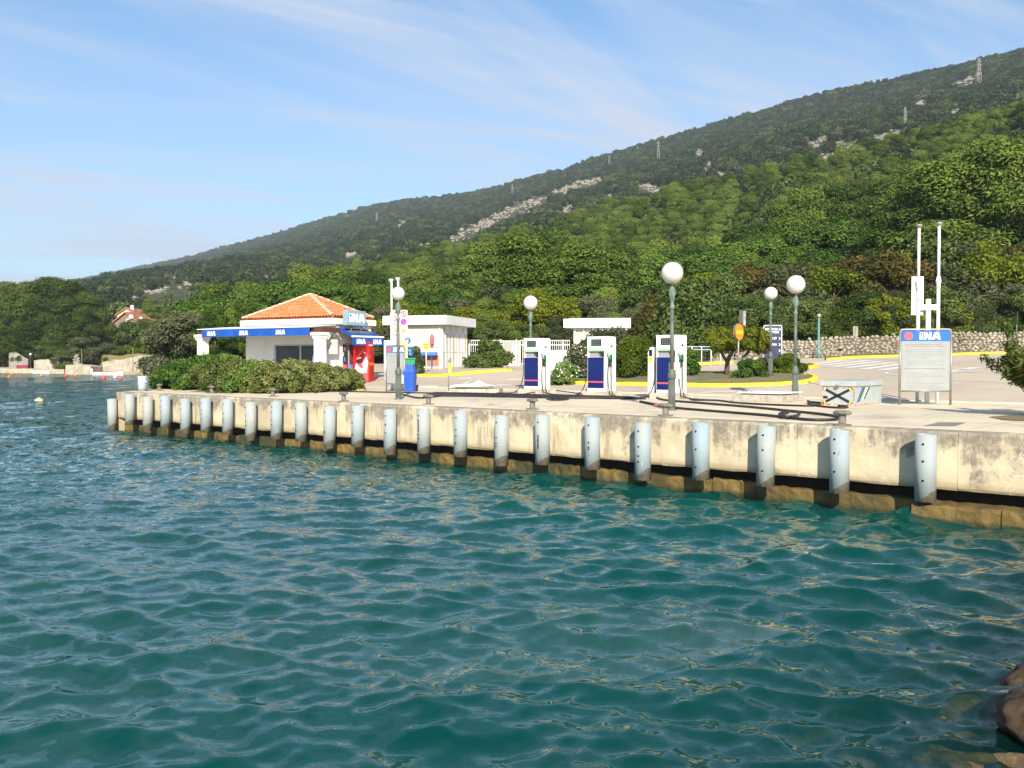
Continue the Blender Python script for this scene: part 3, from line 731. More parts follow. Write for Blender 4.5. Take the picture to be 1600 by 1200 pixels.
def stone_wall(name, label, base, heights, single, sw=.29, sh=.195, thick=.5, single_range=None, cat='stone wall'):
    """base: list of xyz; heights per point"""
    root = thing(name, label, cat); rr = random.Random(len(base)*7+int(heights[0]*100))
    P = [Vector(p) for p in base]; cum = [0]
    for a, b in zip(P[:-1], P[1:]): cum.append(cum[-1]+(b-a).length)
    def at(t):
        for i in range(len(P)-1):
            if t <= cum[i+1] or i == len(P)-2:
                k = (t-cum[i])/(cum[i+1]-cum[i]); d = (P[i+1]-P[i]).normalized()
                return P[i].lerp(P[i+1], k), heights[i]+(heights[i+1]-heights[i])*k, d
    core = MB(); vs, fs = [], []
    n = int(cum[-1]/1.0)+1
    for i in range(n+1):
        p, h, d = at(cum[-1]*i/n); nn = Vector((-d.y, d.x, 0)).normalized()
        for w, z in ((.06, -.5), (.06, h-.10), (thick-.06, h-.10), (thick-.06, -.5)): vs.append(tuple(p+nn*w+Vector((0, 0, z))))
    for i in range(n):
        for j in range(3): a = i*4+j; fs.append((a, a+1, a+5, a+4))
    core.add(vs, fs).build('wall_core', CORE, root)
    row = 0; z = 0; allst = []
    while z < max(heights)+.1:
        t = rr.uniform(-.2, .1); hh = sh*rr.uniform(.8, 1.2)
        while t < cum[-1]:
            w = sw*rr.uniform(.55, 1.5); tt = min(max(t+w/2, 0), cum[-1]-1e-4); p, h, d = at(tt)
            if z+hh*.5 < h+rr.uniform(-.06, .06):
                nn = Vector((-d.y, d.x, 0)).normalized(); c = p+nn*(.10+rr.uniform(-.04, .04))+Vector((0, 0, z+hh/2+rr.uniform(-.05, .05)))
                allst.append((tt, c, (w*.60, .18, hh*.66), math.atan2(d.y, d.x), rr.uniform(-.75, .75), rr.randrange(7)))
            t += w
        z += hh*.88
    rr2 = random.Random(5)
    if single_range: cand = [i for i, s in enumerate(allst) if single_range[0] <= s[1].x/s[1].y <= single_range[1]]
    else: cand = list(range(len(allst)))
    cand = set(cand[:single]); VV, FF, off = [], [], 0
    for i, (tt, c, sc, rz, tilt, k) in enumerate(allst):
        M = Matrix.Translation(c) @ Matrix.Rotation(rz, 4, 'Z') @ Matrix.Rotation(tilt, 4, 'Y') @ Matrix.Diagonal((*sc, 1))
        if i in cand:
            o = link('stone', smesh[k], None, root); o.matrix_local = M
        else:
            m = np.array(M); v = SV[k]@m[:3, :3].T+m[:3, 3]; VV.append(v); FF.append(SF[k]+off); off += len(v)
    if VV:
        o = link('wall_stones', arr_mesh('wall_stones', np.concatenate(VV), np.concatenate(FF)), STONE, root); o['kind'] = 'stuff'
    return root
def wp(px, Y): X = (px-800)/FPX*Y; return (X, Y, ground_z(X, Y))
stone_wall('stone_wall', 'long pale dry stone wall at the foot of the wooded slope beyond the road',
    [wp(930, 56), wp(1080, 58), wp(1200, 60), wp(1310, 61), wp(1450, 62), wp(1600, 62), wp(1800, 63)], [1.0, 1.0, 1.0, 1.22, 1.3, 1.5, 1.5], 290, single_range=(.33, .49))
stone_wall('stone_wall', 'low dry stone wall stub in front of the long wall, beside the teal street lamp',
    [wp(1150, 57), wp(1215, 57.2), wp(1316, 57.6)], [.5, .48, .36], 110, sw=.3, sh=.19)
# grassy verge between the road kerb and the wall
vs, fs = [], []
for i in range(40):
    px = 1290+i*14
    k = G(px, np.interp(px, [1296, 1330, 1400, 1480, 1560, 1640, 1720, 1900], [563, 560, 557.6, 555, 552.6, 551, 550, 549])-.35)
    w = Vector(wp(px, np.interp(px, [1290, 1450, 1800], [61, 62.2, 63])+.2))
    for j in range(4): p = k.lerp(w, j/3); vs.append((p.x, p.y, ground_z(p.x, p.y)+.10))
for i in range(39):
    for j in range(3): a = i*4+j; fs.append((a, a+4, a+5, a+1))
tag(MB().add(vs, fs, True).build('verge', DRYG), kind='structure')
# ------------------------------------------------------------------ vegetation
def leaves(name, clumps, per, size, seed, mat, elong=1.6, up=.35, jitter=.8, shell=(.72, 1.06), tint=.22, droop=0.):
    """clumps: rows cx,cy,cz,rx,ry,rz,tint ; leaf faces spread through the outer part of each clump"""
    r = np.random.RandomState(seed); C = np.asarray(clumps, float); k = len(C)
    vol = (C[:, 3]*C[:, 4]*C[:, 5])**(2/3.); cnt = np.maximum(6, (per*vol/vol.mean()).astype(int))
    ci = np.repeat(np.arange(k), cnt); n = len(ci)
    d = r.normal(size=(n, 3)); d[:, 2] += up; d /= np.linalg.norm(d, axis=1)[:, None]
    u = shell[0]+(shell[1]-shell[0])*r.rand(n)**.7
    c = C[ci]; P = c[:, :3]+d*c[:, 3:6]*u[:, None]*(1+.12*r.normal(size=n))[:, None]
    N = d+jitter*r.normal(size=(n, 3)); N[:, 2] += up; N /= np.linalg.norm(N, axis=1)[:, None]
    T = np.cross(N, r.normal(size=(n, 3))); T /= np.linalg.norm(T, axis=1)[:, None]+1e-9; B = np.cross(N, T)
    s = size*(.6+.8*r.rand(n))[:, None]
    V = np.stack([P-T*s*elong*.5, P+B*s*.42-N*s*droop, P+T*s*elong*.5, P-B*s*.42-N*s*droop], 1).reshape(-1, 3)
    F = np.arange(4*n).reshape(n, 4)
    tv = np.clip(.5+c[:, 6]+tint*r.normal(size=n)*.8, 0, 1)
    me = arr_mesh(name, V, F, False, [('tint', 'FACE', tv)]); me.materials.append(mat); return me
def trunk_mesh(name, h, r0, limbs, seed, lean=.06, mat=BARK):
    rr = random.Random(seed); mb = MB(); lx, ly = rr.uniform(-lean, lean), rr.uniform(-lean, lean)
    pts = [(lx*h*t+.05*math.sin(5*t+seed), ly*h*t, h*t-.4*(t == 0)) for t in (0, .2, .4, .6, .8, 1)]
    mb.tube(pts, r0, 8, r1=r0*.35)
    for (tx, ty, tz) in limbs:
        t = min(.9, max(.3, (tz/h)*.72)); b = Vector((lx*h*t, ly*h*t, h*t)); e = Vector((tx, ty, tz)); m = b.lerp(e, .5)+Vector((0, 0, .12*(e-b).length))
        mb.tube([b, m, e], r0*.34, 5, r1=r0*.1)
    me = mb.mesh(name); me.materials.append(mat); return me
def proto(name, h, crown_fn, seed, mat, per, size, r0, **kw):
    rr = random.Random(seed); cl = crown_fn(rr, h); limbs = [(c[0]*.85, c[1]*.85, c[2]) for c in rr.sample(cl, min(9, len(cl)))]
    return dict(h=h, crown=leaves('crown', cl, per, size, seed, mat, **kw), trunk=trunk_mesh('trunk', h*.86, r0, limbs, seed))
def pine_crown(rr, h):                       # uneven rounded crown of flattened tufts in loose tiers
    out = []; W = h*rr.uniform(.30, .38)
    for tier in range(7):
        t = tier/6; z = h*(.24+.70*t); rad = W*(.62+.55*t-1.05*t*t+.05)*rr.uniform(.85, 1.15); n = int(3+5*(1-abs(t-.45)))
        for k in range(n):
            a = 6.283*(k+rr.random()*.8)/n; q = rad*rr.uniform(.45, 1.0); s = h*rr.uniform(.065, .115)
            out.append((q*math.cos(a), q*math.sin(a), z+rr.uniform(-.04, .04)*h, s*1.2, s*1.2, s*.78, rr.uniform(-.16, .16)+.10*(t-.5)))
    for k in range(4): s = h*rr.uniform(.06, .1); out.append((rr.uniform(-.1, .1)*h, rr.uniform(-.1, .1)*h, h*rr.uniform(.90, .96), s*1.1, s*1.1, s*.8, rr.uniform(0, .15)))
    return out
def stone_crown(rr, h):                      # dense dome of small rounded cushions
    out = []; W = h*rr.uniform(.42, .55)
    for k in range(60):
        a = rr.random()*6.283; q = math.sqrt(rr.random()); z = h*(.58+.36*math.sqrt(max(0, 1-q*q)))*rr.uniform(.93, 1.03); s = h*rr.uniform(.06, .10)
        out.append((q*W*math.cos(a), q*W*math.sin(a), z, s*1.15, s*1.15, s*.8, rr.uniform(-.14, .16)))
    for k in range(14):
        a = rr.random()*6.283; q = rr.uniform(.6, 1); s = h*rr.uniform(.06, .09); out.append((q*W*math.cos(a), q*W*math.sin(a), h*rr.uniform(.40, .58), s, s, s*.8, rr.uniform(-.2, .05)))
    return out
def broad_crown(rr, h):
    out = []; W = h*rr.uniform(.36, .50)
    for k in range(46):
        a = rr.random()*6.283; q = rr.random()**.45; t = rr.random(); z = h*(.14+.80*t); rad = W*math.sqrt(max(.05, 1-(2*t-.95)**2))*q; s = h*rr.uniform(.075, .13)
        out.append((rad*math.cos(a), rad*math.sin(a), z, s*1.1, s*1.1, s*.9, rr.uniform(-.2, .2)))
    return out
def bush_crown(rr, h):
    out = []
    for k in range(34):
        a = rr.random()*6.283; q = rr.random()**.5; t = rr.random(); rad = h*.62*q*math.sqrt(max(.1, 1-(t*1.0)**2)); s = h*rr.uniform(.12, .2)
        out.append((rad*math.cos(a), rad*math.sin(a), h*(.1+.78*t), s, s, s*.9, rr.uniform(-.2, .2)))
    return out
def cypress_crown(rr, h):
    return [(rr.uniform(-.02, .02)*h, rr.uniform(-.02, .02)*h, h*(.06+.9*k/15), h*.085*(1-abs(k/15-.35)**1.5*1.1), h*.085*(1-abs(k/15-.35)**1.5*1.1), h*.07, rr.uniform(-.15, .1)) for k in range(16)]
PR = {}
PR['pine'] = [proto('pine', 11, pine_crown, 100+i, PINE, 1000, .125, .20, elong=2.3, up=.6, jitter=.5, shell=(.7, 1.08)) for i in range(6)]
PR['stone'] = [proto('stone', 10, stone_crown, 200+i, STONEPINE, 520, .15, .19, elong=2.0, up=.65, jitter=.42, shell=(.6, 1.1)) for i in range(3)]
PR['dark'] = [proto('dark', 6, broad_crown, 300+i, DARKLEAF, 480, .13, .10, jitter=.8) for i in range(3)]
PR['olive'] = [proto('olive', 6, broad_crown, 320+i, OLIVE, 520, .11, .10, elong=2.4, jitter=.9) for i in range(3)]
PR['autumn'] = [proto('autumn', 5, broad_crown, 340+i, AUTUMN, 480, .12, .09, jitter=.8) for i in range(2)]
PR['green'] = [proto('green', 6, broad_crown, 360+i, YELLOWG, 480, .13, .10, jitter=.8) for i in range(2)]
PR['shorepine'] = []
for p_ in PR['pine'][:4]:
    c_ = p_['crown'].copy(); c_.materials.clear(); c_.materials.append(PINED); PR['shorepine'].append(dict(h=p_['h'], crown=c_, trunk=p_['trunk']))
PR['cypress'] = [proto('cypress', 12, cypress_crown, 380, DARKLEAF, 240, .28, .12, up=.9)]
def tree(kind, x, y, h, name, label, cat, group=None, z=None, wide=1.0, rs=None):
    p = (rs or rnd).choice(PR[kind]); s = h/p['h']
    th = thing(name, label, cat, (x, y, ground_z(x, y) if z is None else z), (rs or rnd).uniform(0, 6.28), group); th.scale = (s*wide, s*wide, s)
    link('trunk', p['trunk'], None, th); link('crown', p['crown'], None, th); return th
def treetop(kind, px, py, Y, name, label, cat, group=None, wide=1.0, hmax=99):
    p = at_d(px, py, Y); g = ground_z(p.x, Y); h = min(hmax, p.z-g)
    return tree(kind, p.x, Y, h, name, label, cat, group, wide=wide)
WOOD = np.array([(150, 500), (300, 478), (340, 452), (400, 445), (440, 425), (500, 418), (560, 430), (620, 418), (680, 430), (720, 412), (760, 385), (800, 362), (850, 358), (900, 372), (950, 385), (1000, 388), (1050, 385),
  (1100, 365), (1150, 378), (1200, 352), (1250, 300), (1300, 290), (1350, 302), (1400, 272), (1450, 255), (1500, 248), (1550, 225), (1600, 212), (1700, 200), (1900, 190)], float)
rt = random.Random(21)
MARKS = [(290, 'left of the kiosk pillar'), (325, 'over the left kiosk pillar'), (365, 'over the left kiosk roof end'), (410, 'over the left kiosk roof slope'), (450, 'left of the kiosk roof peak'), (485, 'over the kiosk roof peak'), (520, 'over the right kiosk roof slope'), (555, 'over the blue roof sign'), (590, 'between roof sign and left vent pipes'), (622, 'behind the left vent pipes'), (660, 'over the white shed middle'), (700, 'over the white shed corner'), (735, 'over the white shed right end'), (770, 'over the bush by the fence'), (800, 'over the white gate'), (830, 'over the left pump lamp'), (865, 'right of the left pump lamp'), (900, 'over the small shed left end'), (940, 'over the middle fuel pump'), (980, 'over the small shed right end'), (1015, 'left of the tall globe lamp'), (1050, 'behind the tall globe lamp'), (1085, 'right of the tall globe lamp'), (1120, 'over the topiary left side'), (1153, 'over the orange sign'), (1180, 'left of the island lamp'), (1205, 'behind the island lamp'), (1240, 'behind the hatch lamp'), (1262, 'right of the hatch lamp'), (1282, 'behind the teal street lamp'), (1310, 'over the metal chest'), (1338, 'behind the small grey road sign'), (1365, 'right of the small grey road sign'), (1395, 'left of the big notice board'), (1420, 'over the left board edge'), (1447, 'behind the tall vent pipes'), (1475, 'right of the tall vent pipes'), (1505, 'right of the big notice board'), (1535, 'left of the oleander'), (1565, 'over the oleander'), (1590, 'at the right picture edge'), (1625, 'cut by the right picture edge'), (1665, 'past the right picture edge'), (1710, 'far past the right picture edge')]
USED = {}
def where(px): return min(MARKS, key=lambda m: abs(m[0]-px))[1]
def uniq(lab):
    n = USED.get(lab, 0); USED[lab] = n+1
    return lab if n == 0 else lab+(', further right' if n == 1 else ', behind')
zone = lambda px: ('behind the kiosk' if px < 590 else 'above the white shed' if px < 760 else 'behind the white fence and fuel pumps' if px < 960 else 'behind the globe lamps' if px < 1300 else 'on the slope at the right edge')
# crest of the wood: pines whose tops make the skyline of the wood
px = 300
while px < 1760:
    top = np.interp(px, WOOD[:, 0], WOOD[:, 1])
    for k, (Y, dy) in enumerate(((rt.uniform(125, 150), rt.uniform(-4, 8)), (rt.uniform(98, 118), rt.uniform(22, 48)))):
        q = px+rt.uniform(-14, 14)
        treetop('pine', q, top+dy, Y, 'pine_tree', uniq(('crest pine of the wood ' if k == 0 else 'tiered pine below the crest of the wood ')+where(q)), 'tree', 'pines of the wood', hmax=19 if q > 1200 else 15, wide=rt.uniform(.95, 1.25))
    px += rt.uniform(46, 64)
# cushioned stone pines below the crest
for px, top, Y in ((345, 462, 112), (372, 470, 100), (430, 448, 108), (478, 440, 104), (520, 446, 96), (560, 452, 100), (600, 448, 110), (640, 452, 104), (690, 455, 100), (1015, 400, 100), (1060, 392, 104), (1105, 398, 98), (1140, 385, 106), (1185, 372, 102), (1225, 362, 108), (1265, 352, 104), (1310, 345, 108), (1355, 348, 112), (1160, 410, 90), (1210, 398, 92), (1255, 388, 92)):
    treetop('stone', px+rt.uniform(-6, 6), top, Y, 'stone_pine', uniq('bright green dome crowned stone pine '+where(px)), 'tree', 'stone pines of the wood', wide=1.25)
# big dark pines behind the pumps
for px, top, Y, lab in ((818, 372, 78, 'big dark pine rising just left of the lamp behind the fuel pumps'), (905, 388, 76, 'big dark tiered pine between the two small white sheds'), (860, 400, 84, 'broad dark pine above the lamp behind the left fuel pump'), (960, 398, 84, 'shaggy dark pine above the right hand small shed roof'),
    (1480, 262, 88, 'tall dark pine above the white vent pipes'), (1560, 240, 86, 'tallest dark pine at the right edge of the picture'), (1400, 330, 92, 'dark pine left of the tops of the vent pipes'), (1640, 235, 84, 'dark pine cut by the right edge of the picture')):
    treetop('pine', px, top, Y, 'pine_tree', lab, 'tree', 'pines of the wood', wide=1.3)
# lower mixed trees and shrubs in front of the wood
def mixed(lo, hi, step, top_fn, Yr, kinds, zn):
    px = lo
    while px < hi:
        k = rt.choice(kinds); q = px+rt.uniform(-step*.4, step*.4)
        nm, lab, cat = {'dark': ('broadleaf_tree', 'dark leafy tree ', 'tree'), 'olive': ('olive_tree', 'grey green tree ', 'tree'), 'autumn': ('autumn_shrub', 'russet leaved shrub ', 'shrub'), 'green': ('broadleaf_tree', 'yellow green tree ', 'tree'), 'pine': ('pine_tree', 'bushy young pine ', 'tree')}[k]
        treetop(k, q, top_fn(q)+rt.uniform(-10, 12), rt.uniform(*Yr), nm, uniq(lab+zn+' '+where(q)), cat, cat+'s '+zn, wide=rt.uniform(1.0, 1.3)); px += step*rt.uniform(.8, 1.2)
mixed(1000, 1720, 21, lambda p: np.interp(p, [1000, 1100, 1300, 1400, 1450, 1600, 1720], [455, 430, 420, 400, 378, 385, 390]), (67, 73), ['dark', 'olive', 'green', 'green', 'dark', 'autumn', 'dark', 'autumn'], 'upslope')
mixed(1010, 1720, 22, lambda p: np.interp(p, [1000, 1200, 1400, 1700], [485, 470, 462, 455]), (63.5, 66), ['dark', 'olive', 'dark', 'green', 'dark'], 'behind the wall')
mixed(1310, 1700, 26, lambda p: 500, (63.4, 64.2), ['dark', 'green', 'olive'], 'low on the wall')
mixed(590, 1010, 24, lambda p: np.interp(p, [590, 700, 780, 1000], [470, 478, 455, 450]), (68, 76), ['pine', 'pine', 'olive', 'autumn', 'pine', 'green'], 'at the wood foot')
mixed(700, 1010, 26, lambda p: 500, (61.5, 65), ['pine', 'olive', 'pine', 'dark'], 'by the fence')
mixed(280, 620, 26, lambda p: np.interp(p, [280, 420, 620], [490, 482, 478]), (66, 86), ['green', 'pine', 'dark', 'pine', 'olive'], 'at the wood foot')
# left shore
def lshore(px, top):
    row = 'skyline' if top < 465 else 'middle' if top < 488 else 'lowest'
    pos = 'cut off' if px < -20 else 'leftmost whole' if px < 15 else 'left' if px < 50 else 'central' if px < 85 else 'right of centre' if px < 120 else 'right' if px < 145 else 'rightmost'
    return pos, row
for px, top, Y in ((-20, 535, 172), (5, 538, 171), (28, 536, 172), (50, 535, 170), (72, 538, 172), (95, 536, 170), (116, 536, 170), (140, 540, 170), (160, 538, 172)):
    treetop('dark', px, top, Y+(24+max(0, (95-px)*.11)), 'shrub', uniq('dark undershrub under the left shore pines '+('at the picture edge' if px < 15 else 'over the ruined wall' if px < 40 else 'right of the ruined wall' if px < 60 else 'behind the beach lamp' if px < 80 else 'left of the stone pier' if px < 100 else 'behind the stone pier' if px < 130 else 'right of the stone pier' if px < 150 else 'at the clump right end')), 'shrub', 'undershrubs on the left shore', wide=2.2)
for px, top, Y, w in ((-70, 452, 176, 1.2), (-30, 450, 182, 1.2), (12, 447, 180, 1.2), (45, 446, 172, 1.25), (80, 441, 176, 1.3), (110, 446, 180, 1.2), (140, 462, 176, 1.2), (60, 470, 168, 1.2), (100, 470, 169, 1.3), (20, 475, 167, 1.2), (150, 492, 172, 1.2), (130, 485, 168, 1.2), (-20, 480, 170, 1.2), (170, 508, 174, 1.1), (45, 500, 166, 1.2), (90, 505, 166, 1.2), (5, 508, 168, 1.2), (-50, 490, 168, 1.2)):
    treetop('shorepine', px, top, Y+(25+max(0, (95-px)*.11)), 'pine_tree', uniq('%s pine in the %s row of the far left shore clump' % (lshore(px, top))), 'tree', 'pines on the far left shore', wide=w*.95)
for px, top, Y, k, nm, lab, cat in ((130, 524, 165, 'olive', 'olive_tree', 'round grey green tree in front of the left shore pines', 'tree'), (168, 537, 167, 'olive', 'shrub', 'low rounded shrub beside the dry grass of the left shore', 'shrub'), (186, 522, 176, 'dark', 'shrub', 'dark shrub below the taupe house', 'shrub'),
    (207, 506, 180, 'dark', 'broadleaf_tree', 'dark tree covering the right half of the taupe house', 'tree'), (230, 499, 178, 'dark', 'broadleaf_tree', 'green tree right of the taupe house', 'tree'), (236, 468, 260, 'pine', 'pine_tree', 'lone pine left of the two cypresses', 'tree'), (266, 462, 240, 'cypress', 'cypress_tree', 'right one of the two slim cypresses', 'tree'), (257, 463, 242, 'cypress', 'cypress_tree', 'left one of the two slim cypresses', 'tree'),
    (272, 512, 140, 'autumn', 'broadleaf_tree', 'brownish wide tree left of the kiosk pillar', 'tree'), (300, 503, 136, 'olive', 'broadleaf_tree', 'olive brown tree behind the left kiosk pillar', 'tree'), (240, 520, 148, 'green', 'broadleaf_tree', 'yellowish tree above the pale shore wall', 'tree'), (312, 505, 128, 'autumn', 'broadleaf_tree', 'tree with yellow leaves seen under the kiosk awning', 'tree'), (345, 512, 115, 'green', 'broadleaf_tree', 'yellow green tree between kiosk pillar and kiosk wall', 'tree'), (375, 508, 112, 'green', 'broadleaf_tree', 'green tree beside the left wall of the kiosk', 'tree'),
    (98, 548, 160, 'dark', 'shrub', 'green bush behind the stone pier on the beach', 'shrub'), (60, 545, 176, 'dark', 'shrub', 'dark bush by the beach lamp', 'shrub'), (150, 550, 166, 'green', 'shrub', 'yellow flowering bush on the dry grass bank', 'shrub'), (314, 474, 185, 'autumn', 'broadleaf_tree', 'yellow tinted tree in front of the far white houses', 'tree'), (200, 540, 168, 'green', 'shrub', 'yellow green bush on the bank above the shore wall', 'shrub'), (222, 545, 165, 'autumn', 'shrub', 'dry brown bush on the bank above the shore wall', 'shrub'), (30, 550, 178, 'olive', 'shrub', 'grey bush behind the ruined wall', 'shrub')):
    treetop(k, px, top, Y+(27 if px < 330 and 158 < Y < 200 else 46 if px < 330 and Y < 158 else 0), nm, lab, cat, None, wide={'cypress': .9}.get(k, 1.5))

# ---- far woods as one mass: scattered crowns
def scatter(name, pts, scl, rotz, idx, protos, seed, label=None):
    coll = bpy.data.collections.new(name+' kinds')
    for i, me in enumerate(protos):
        o = bpy.data.objects.new('%s_%d' % (name, i), me); coll.objects.link(o)
    me = bpy.data.meshes.new(name); me.vertices.add(len(pts)); me.vertices.foreach_set('co', np.asarray(pts, np.float32).ravel())
    for nm, typ, val in (('scl', 'FLOAT_VECTOR', scl), ('rotv', 'FLOAT_VECTOR', np.stack([0*rotz, 0*rotz, rotz], -1)), ('idx', 'INT', idx)):
        at = me.attributes.new(nm, typ, 'POINT'); at.data.foreach_set('vector' if typ == 'FLOAT_VECTOR' else 'value', np.ascontiguousarray(val, np.int32 if typ == 'INT' else np.float32).ravel())
    o = link(name, me); g = bpy.data.node_groups.new(name, 'GeometryNodeTree')
    g.interface.new_socket('Geometry', in_out='INPUT', socket_type='NodeSocketGeometry'); g.interface.new_socket('Geometry', in_out='OUTPUT', socket_type='NodeSocketGeometry')
    gi = g.nodes.new('NodeGroupInput'); go = g.nodes.new('NodeGroupOutput'); ip = g.nodes.new('GeometryNodeInstanceOnPoints'); ci = g.nodes.new('GeometryNodeCollectionInfo')
    ci.inputs['Collection'].default_value = coll; ci.inputs['Separate Children'].default_value = True; ci.inputs['Reset Children'].default_value = True
    def na(nm, dt):
        n = g.nodes.new('GeometryNodeInputNamedAttribute'); n.data_type = dt; n.inputs['Name'].default_value = nm; return n.outputs['Attribute']
    L = g.links.new; L(gi.outputs[0], ip.inputs['Points']); L(ci.outputs[0], ip.inputs['Instance']); ip.inputs['Pick Instance'].default_value = True
    L(na('idx', 'INT'), ip.inputs['Instance Index']); L(na('rotv', 'FLOAT_VECTOR'), ip.inputs['Rotation']); L(na('scl', 'FLOAT_VECTOR'), ip.inputs['Scale']); L(ip.outputs[0], go.inputs[0])
    md = o.modifiers.new('scatter', 'NODES'); md.node_group = g
    return tag(o, label, None, None, 'stuff')
rs = np.random.RandomState(77)
def hillproto(seed, mat, n, size):
    rr = random.Random(seed); cl = [(rr.uniform(-.5, .5), rr.uniform(-.5, .5), rr.uniform(.3, .95), .38, .38, .34, rr.uniform(-.25, .25)) for k in range(7)]
    return leaves('crown', cl, n, size, seed, mat, up=.4, jitter=.7)
HP = [hillproto(500+i, m, 110, .15) for i, m in enumerate((FARLEAF, FARLEAF, FARLEAF, MIDLEAF, OLIVE))]
# bare limestone streaks on the mountain, given as lines in the picture and laid on the slope
BARE = []
for line, w in (([(712, 372), (760, 350), (800, 330), (850, 312)], 9), ([(868, 300), (900, 290), (940, 282)], 7), ([(1100, 262), (1112, 250)], 6), ([(1230, 268), (1290, 248), (1330, 232), (1375, 216), (1412, 204)], 8), ([(1120, 272), (1135, 270)], 4), ([(1000, 290), (1040, 300), (1060, 312)], 7), ([(1090, 240), (1098, 234)], 5), ([(1160, 250), (1172, 246)], 5), ([(760, 352), (775, 348)], 5), ([(620, 352), (632, 348)], 4), ([(1128, 316), (1138, 314)], 6), ([(1180, 268), (1190, 264)], 6),
    ([(1430, 165), (1445, 158)], 5), ([(1270, 228), (1290, 216)], 6), ([(1310, 225), (1320, 218)], 5), ([(200, 466), (215, 463)], 4), ([(232, 458), (262, 452)], 4), ([(285, 446), (300, 442)], 4), ([(330, 440), (345, 437)], 4), ([(410, 432), (430, 428)], 4), ([(222, 448), (230, 446)], 3), ([(375, 425), (385, 422)], 3), ([(270, 432), (276, 430)], 3), ([(880, 330), (900, 322)], 5), ([(945, 312), (960, 305)], 5), ([(1080, 330), (1100, 322)], 4), ([(660, 385), (680, 378)], 4), ([(1500, 130), (1530, 120)], 4), ([(1480, 178), (1500, 170)], 4), ([(540, 400), (560, 393)], 4)):
    for (x0, y0), (x1, y1) in zip(line[:-1], line[1:]):
        n = max(2, int(math.hypot(x1-x0, y1-y0)/5))
        for k in range(n): BARE.append((x0+(x1-x0)*k/n+rs.normal()*2, y0+(y1-y0)*k/n+rs.normal()*2, w*(.5+.8*rs.rand())))
BARE = np.array(BARE)
def hill_points(n):
    a = rs.uniform(-.62, .66, n); Yr = np.interp(a, [-.8, -.476, -.11, .1, .55, .9], [3600, 3000, 1700, 1350, 920, 800])
    y = 150+(Yr*1.02-150)*rs.rand(n)**1.0
    x = a*y; z = land(x, y); px = a*FPX+800; py = 600-FPX*((z-EYE)/y+math.tan(PITCH)*1.0); return x, y, z, px, py, Yr
x, y, z, px, py, Yr = hill_points(85000)
cdist = coast_dist(x, y); keep = (cdist > 25) & ~((px < 330) & (y < 275)) & ~((px > 238) & (px < 308) & (y < 480))
nz = fbm2(x/38., y/38., 9); keep &= nz < .75+.45*rs.rand(len(x))
big = 2.4+3.6*rs.rand(len(x))**2; big *= np.interp(y, [150, 350, 900, 3000], [.8, .85, .82, 1.6]); ptop = py-1.6*big*FPX/y
for bx, by, w in BARE: keep &= ~((np.abs(px-bx) < w*(1.1+.5*rs.rand())+big*.3*FPX/y) & (by > ptop-w*.45) & (by < py+w*.4))
keep &= (y > 158)
x, y, z, big = x[keep], y[keep], z[keep], big[keep]
scl = np.stack([big*(.9+.5*rs.rand(len(x))), big*(.9+.5*rs.rand(len(x))), big*(.9+.4*rs.rand(len(x)))], -1)
idx = rs.choice(5, len(x), p=[.3, .25, .2, .17, .08]); idx = np.where((y < 330) & (rs.rand(len(x)) < .5), 3, idx)
scatter('hillside_woods', np.stack([x, y, z-.15*big], -1), scl, rs.rand(len(x))*6.28, idx, HP, 1, 'dark scrub and small trees covering the mountain side')
# limestone outcrops where the scrub is bare
RP = [rock_mesh('outcrop', 600+i, 2, .4) for i in range(3)]
PALE = pm('pale limestone', (.31, .265, .215), (.22, .185, .145), .3, rough=.95, c3=(.28, .24, .18), s3=2, world=True)
for m in RP: m.materials.append(PALE)
rp, rsc = [], []
def hill_hit(pxx, pyy):
    d = ray(pxx, pyy); t = np.exp(np.linspace(math.log(180), math.log(4000), 260)); zz = land(d.x*t, d.y*t); h = EYE+d.z*t <= zz
    if not h.any(): return None
    k = int(np.argmax(h)); return d.x*t[k], d.y*t[k], zz[k]
for bx, by, w in BARE:
    for k in range(12):
        q = hill_hit(bx+rs.normal()*w*.85, by+rs.normal()*w*.42)
        if q is None: continue
        s = q[1]/FPX*rs.uniform(.8, 2.6); rp.append(q); rsc.append((s*1.5, s*1.2, s*rs.uniform(.5, 1.1)))
rp = np.array(rp); rsc = np.array(rsc)
scatter('limestone_outcrops', rp, rsc, rs.rand(len(rp))*6.28, rs.randint(0, 3, len(rp)), RP, 2, 'pale limestone outcrops on the mountain side')
# middle wood behind the crest of single pines
def mid_points(n):
    a = rs.uniform(-.22, .66, n); y = rs.uniform(135, 330, n); return a*y, y
x, y = mid_points(800); z = land(x, y); m = coast_dist(x, y) > 40
x, y, z = x[m], y[m], z[m]; big = rs.uniform(.55, .95, len(x))
top = np.interp(x/y*FPX+800, WOOD[:, 0], WOOD[:, 1]); lim = EYE+y*((600-top)/FPX-math.tan(PITCH)); hh = np.clip((lim-z)/11, .35, .95)
big = np.where(y < 170, np.minimum(big, hh), big)
scatter('pine_wood', np.stack([x, y, z-.3], -1), np.stack([big*1.1, big*1.1, big], -1), rs.rand(len(x))*6.28, rs.randint(0, 6, len(x)), [p['crown'] for p in PR['pine']], 3, 'continuous pine wood climbing the lower slope')

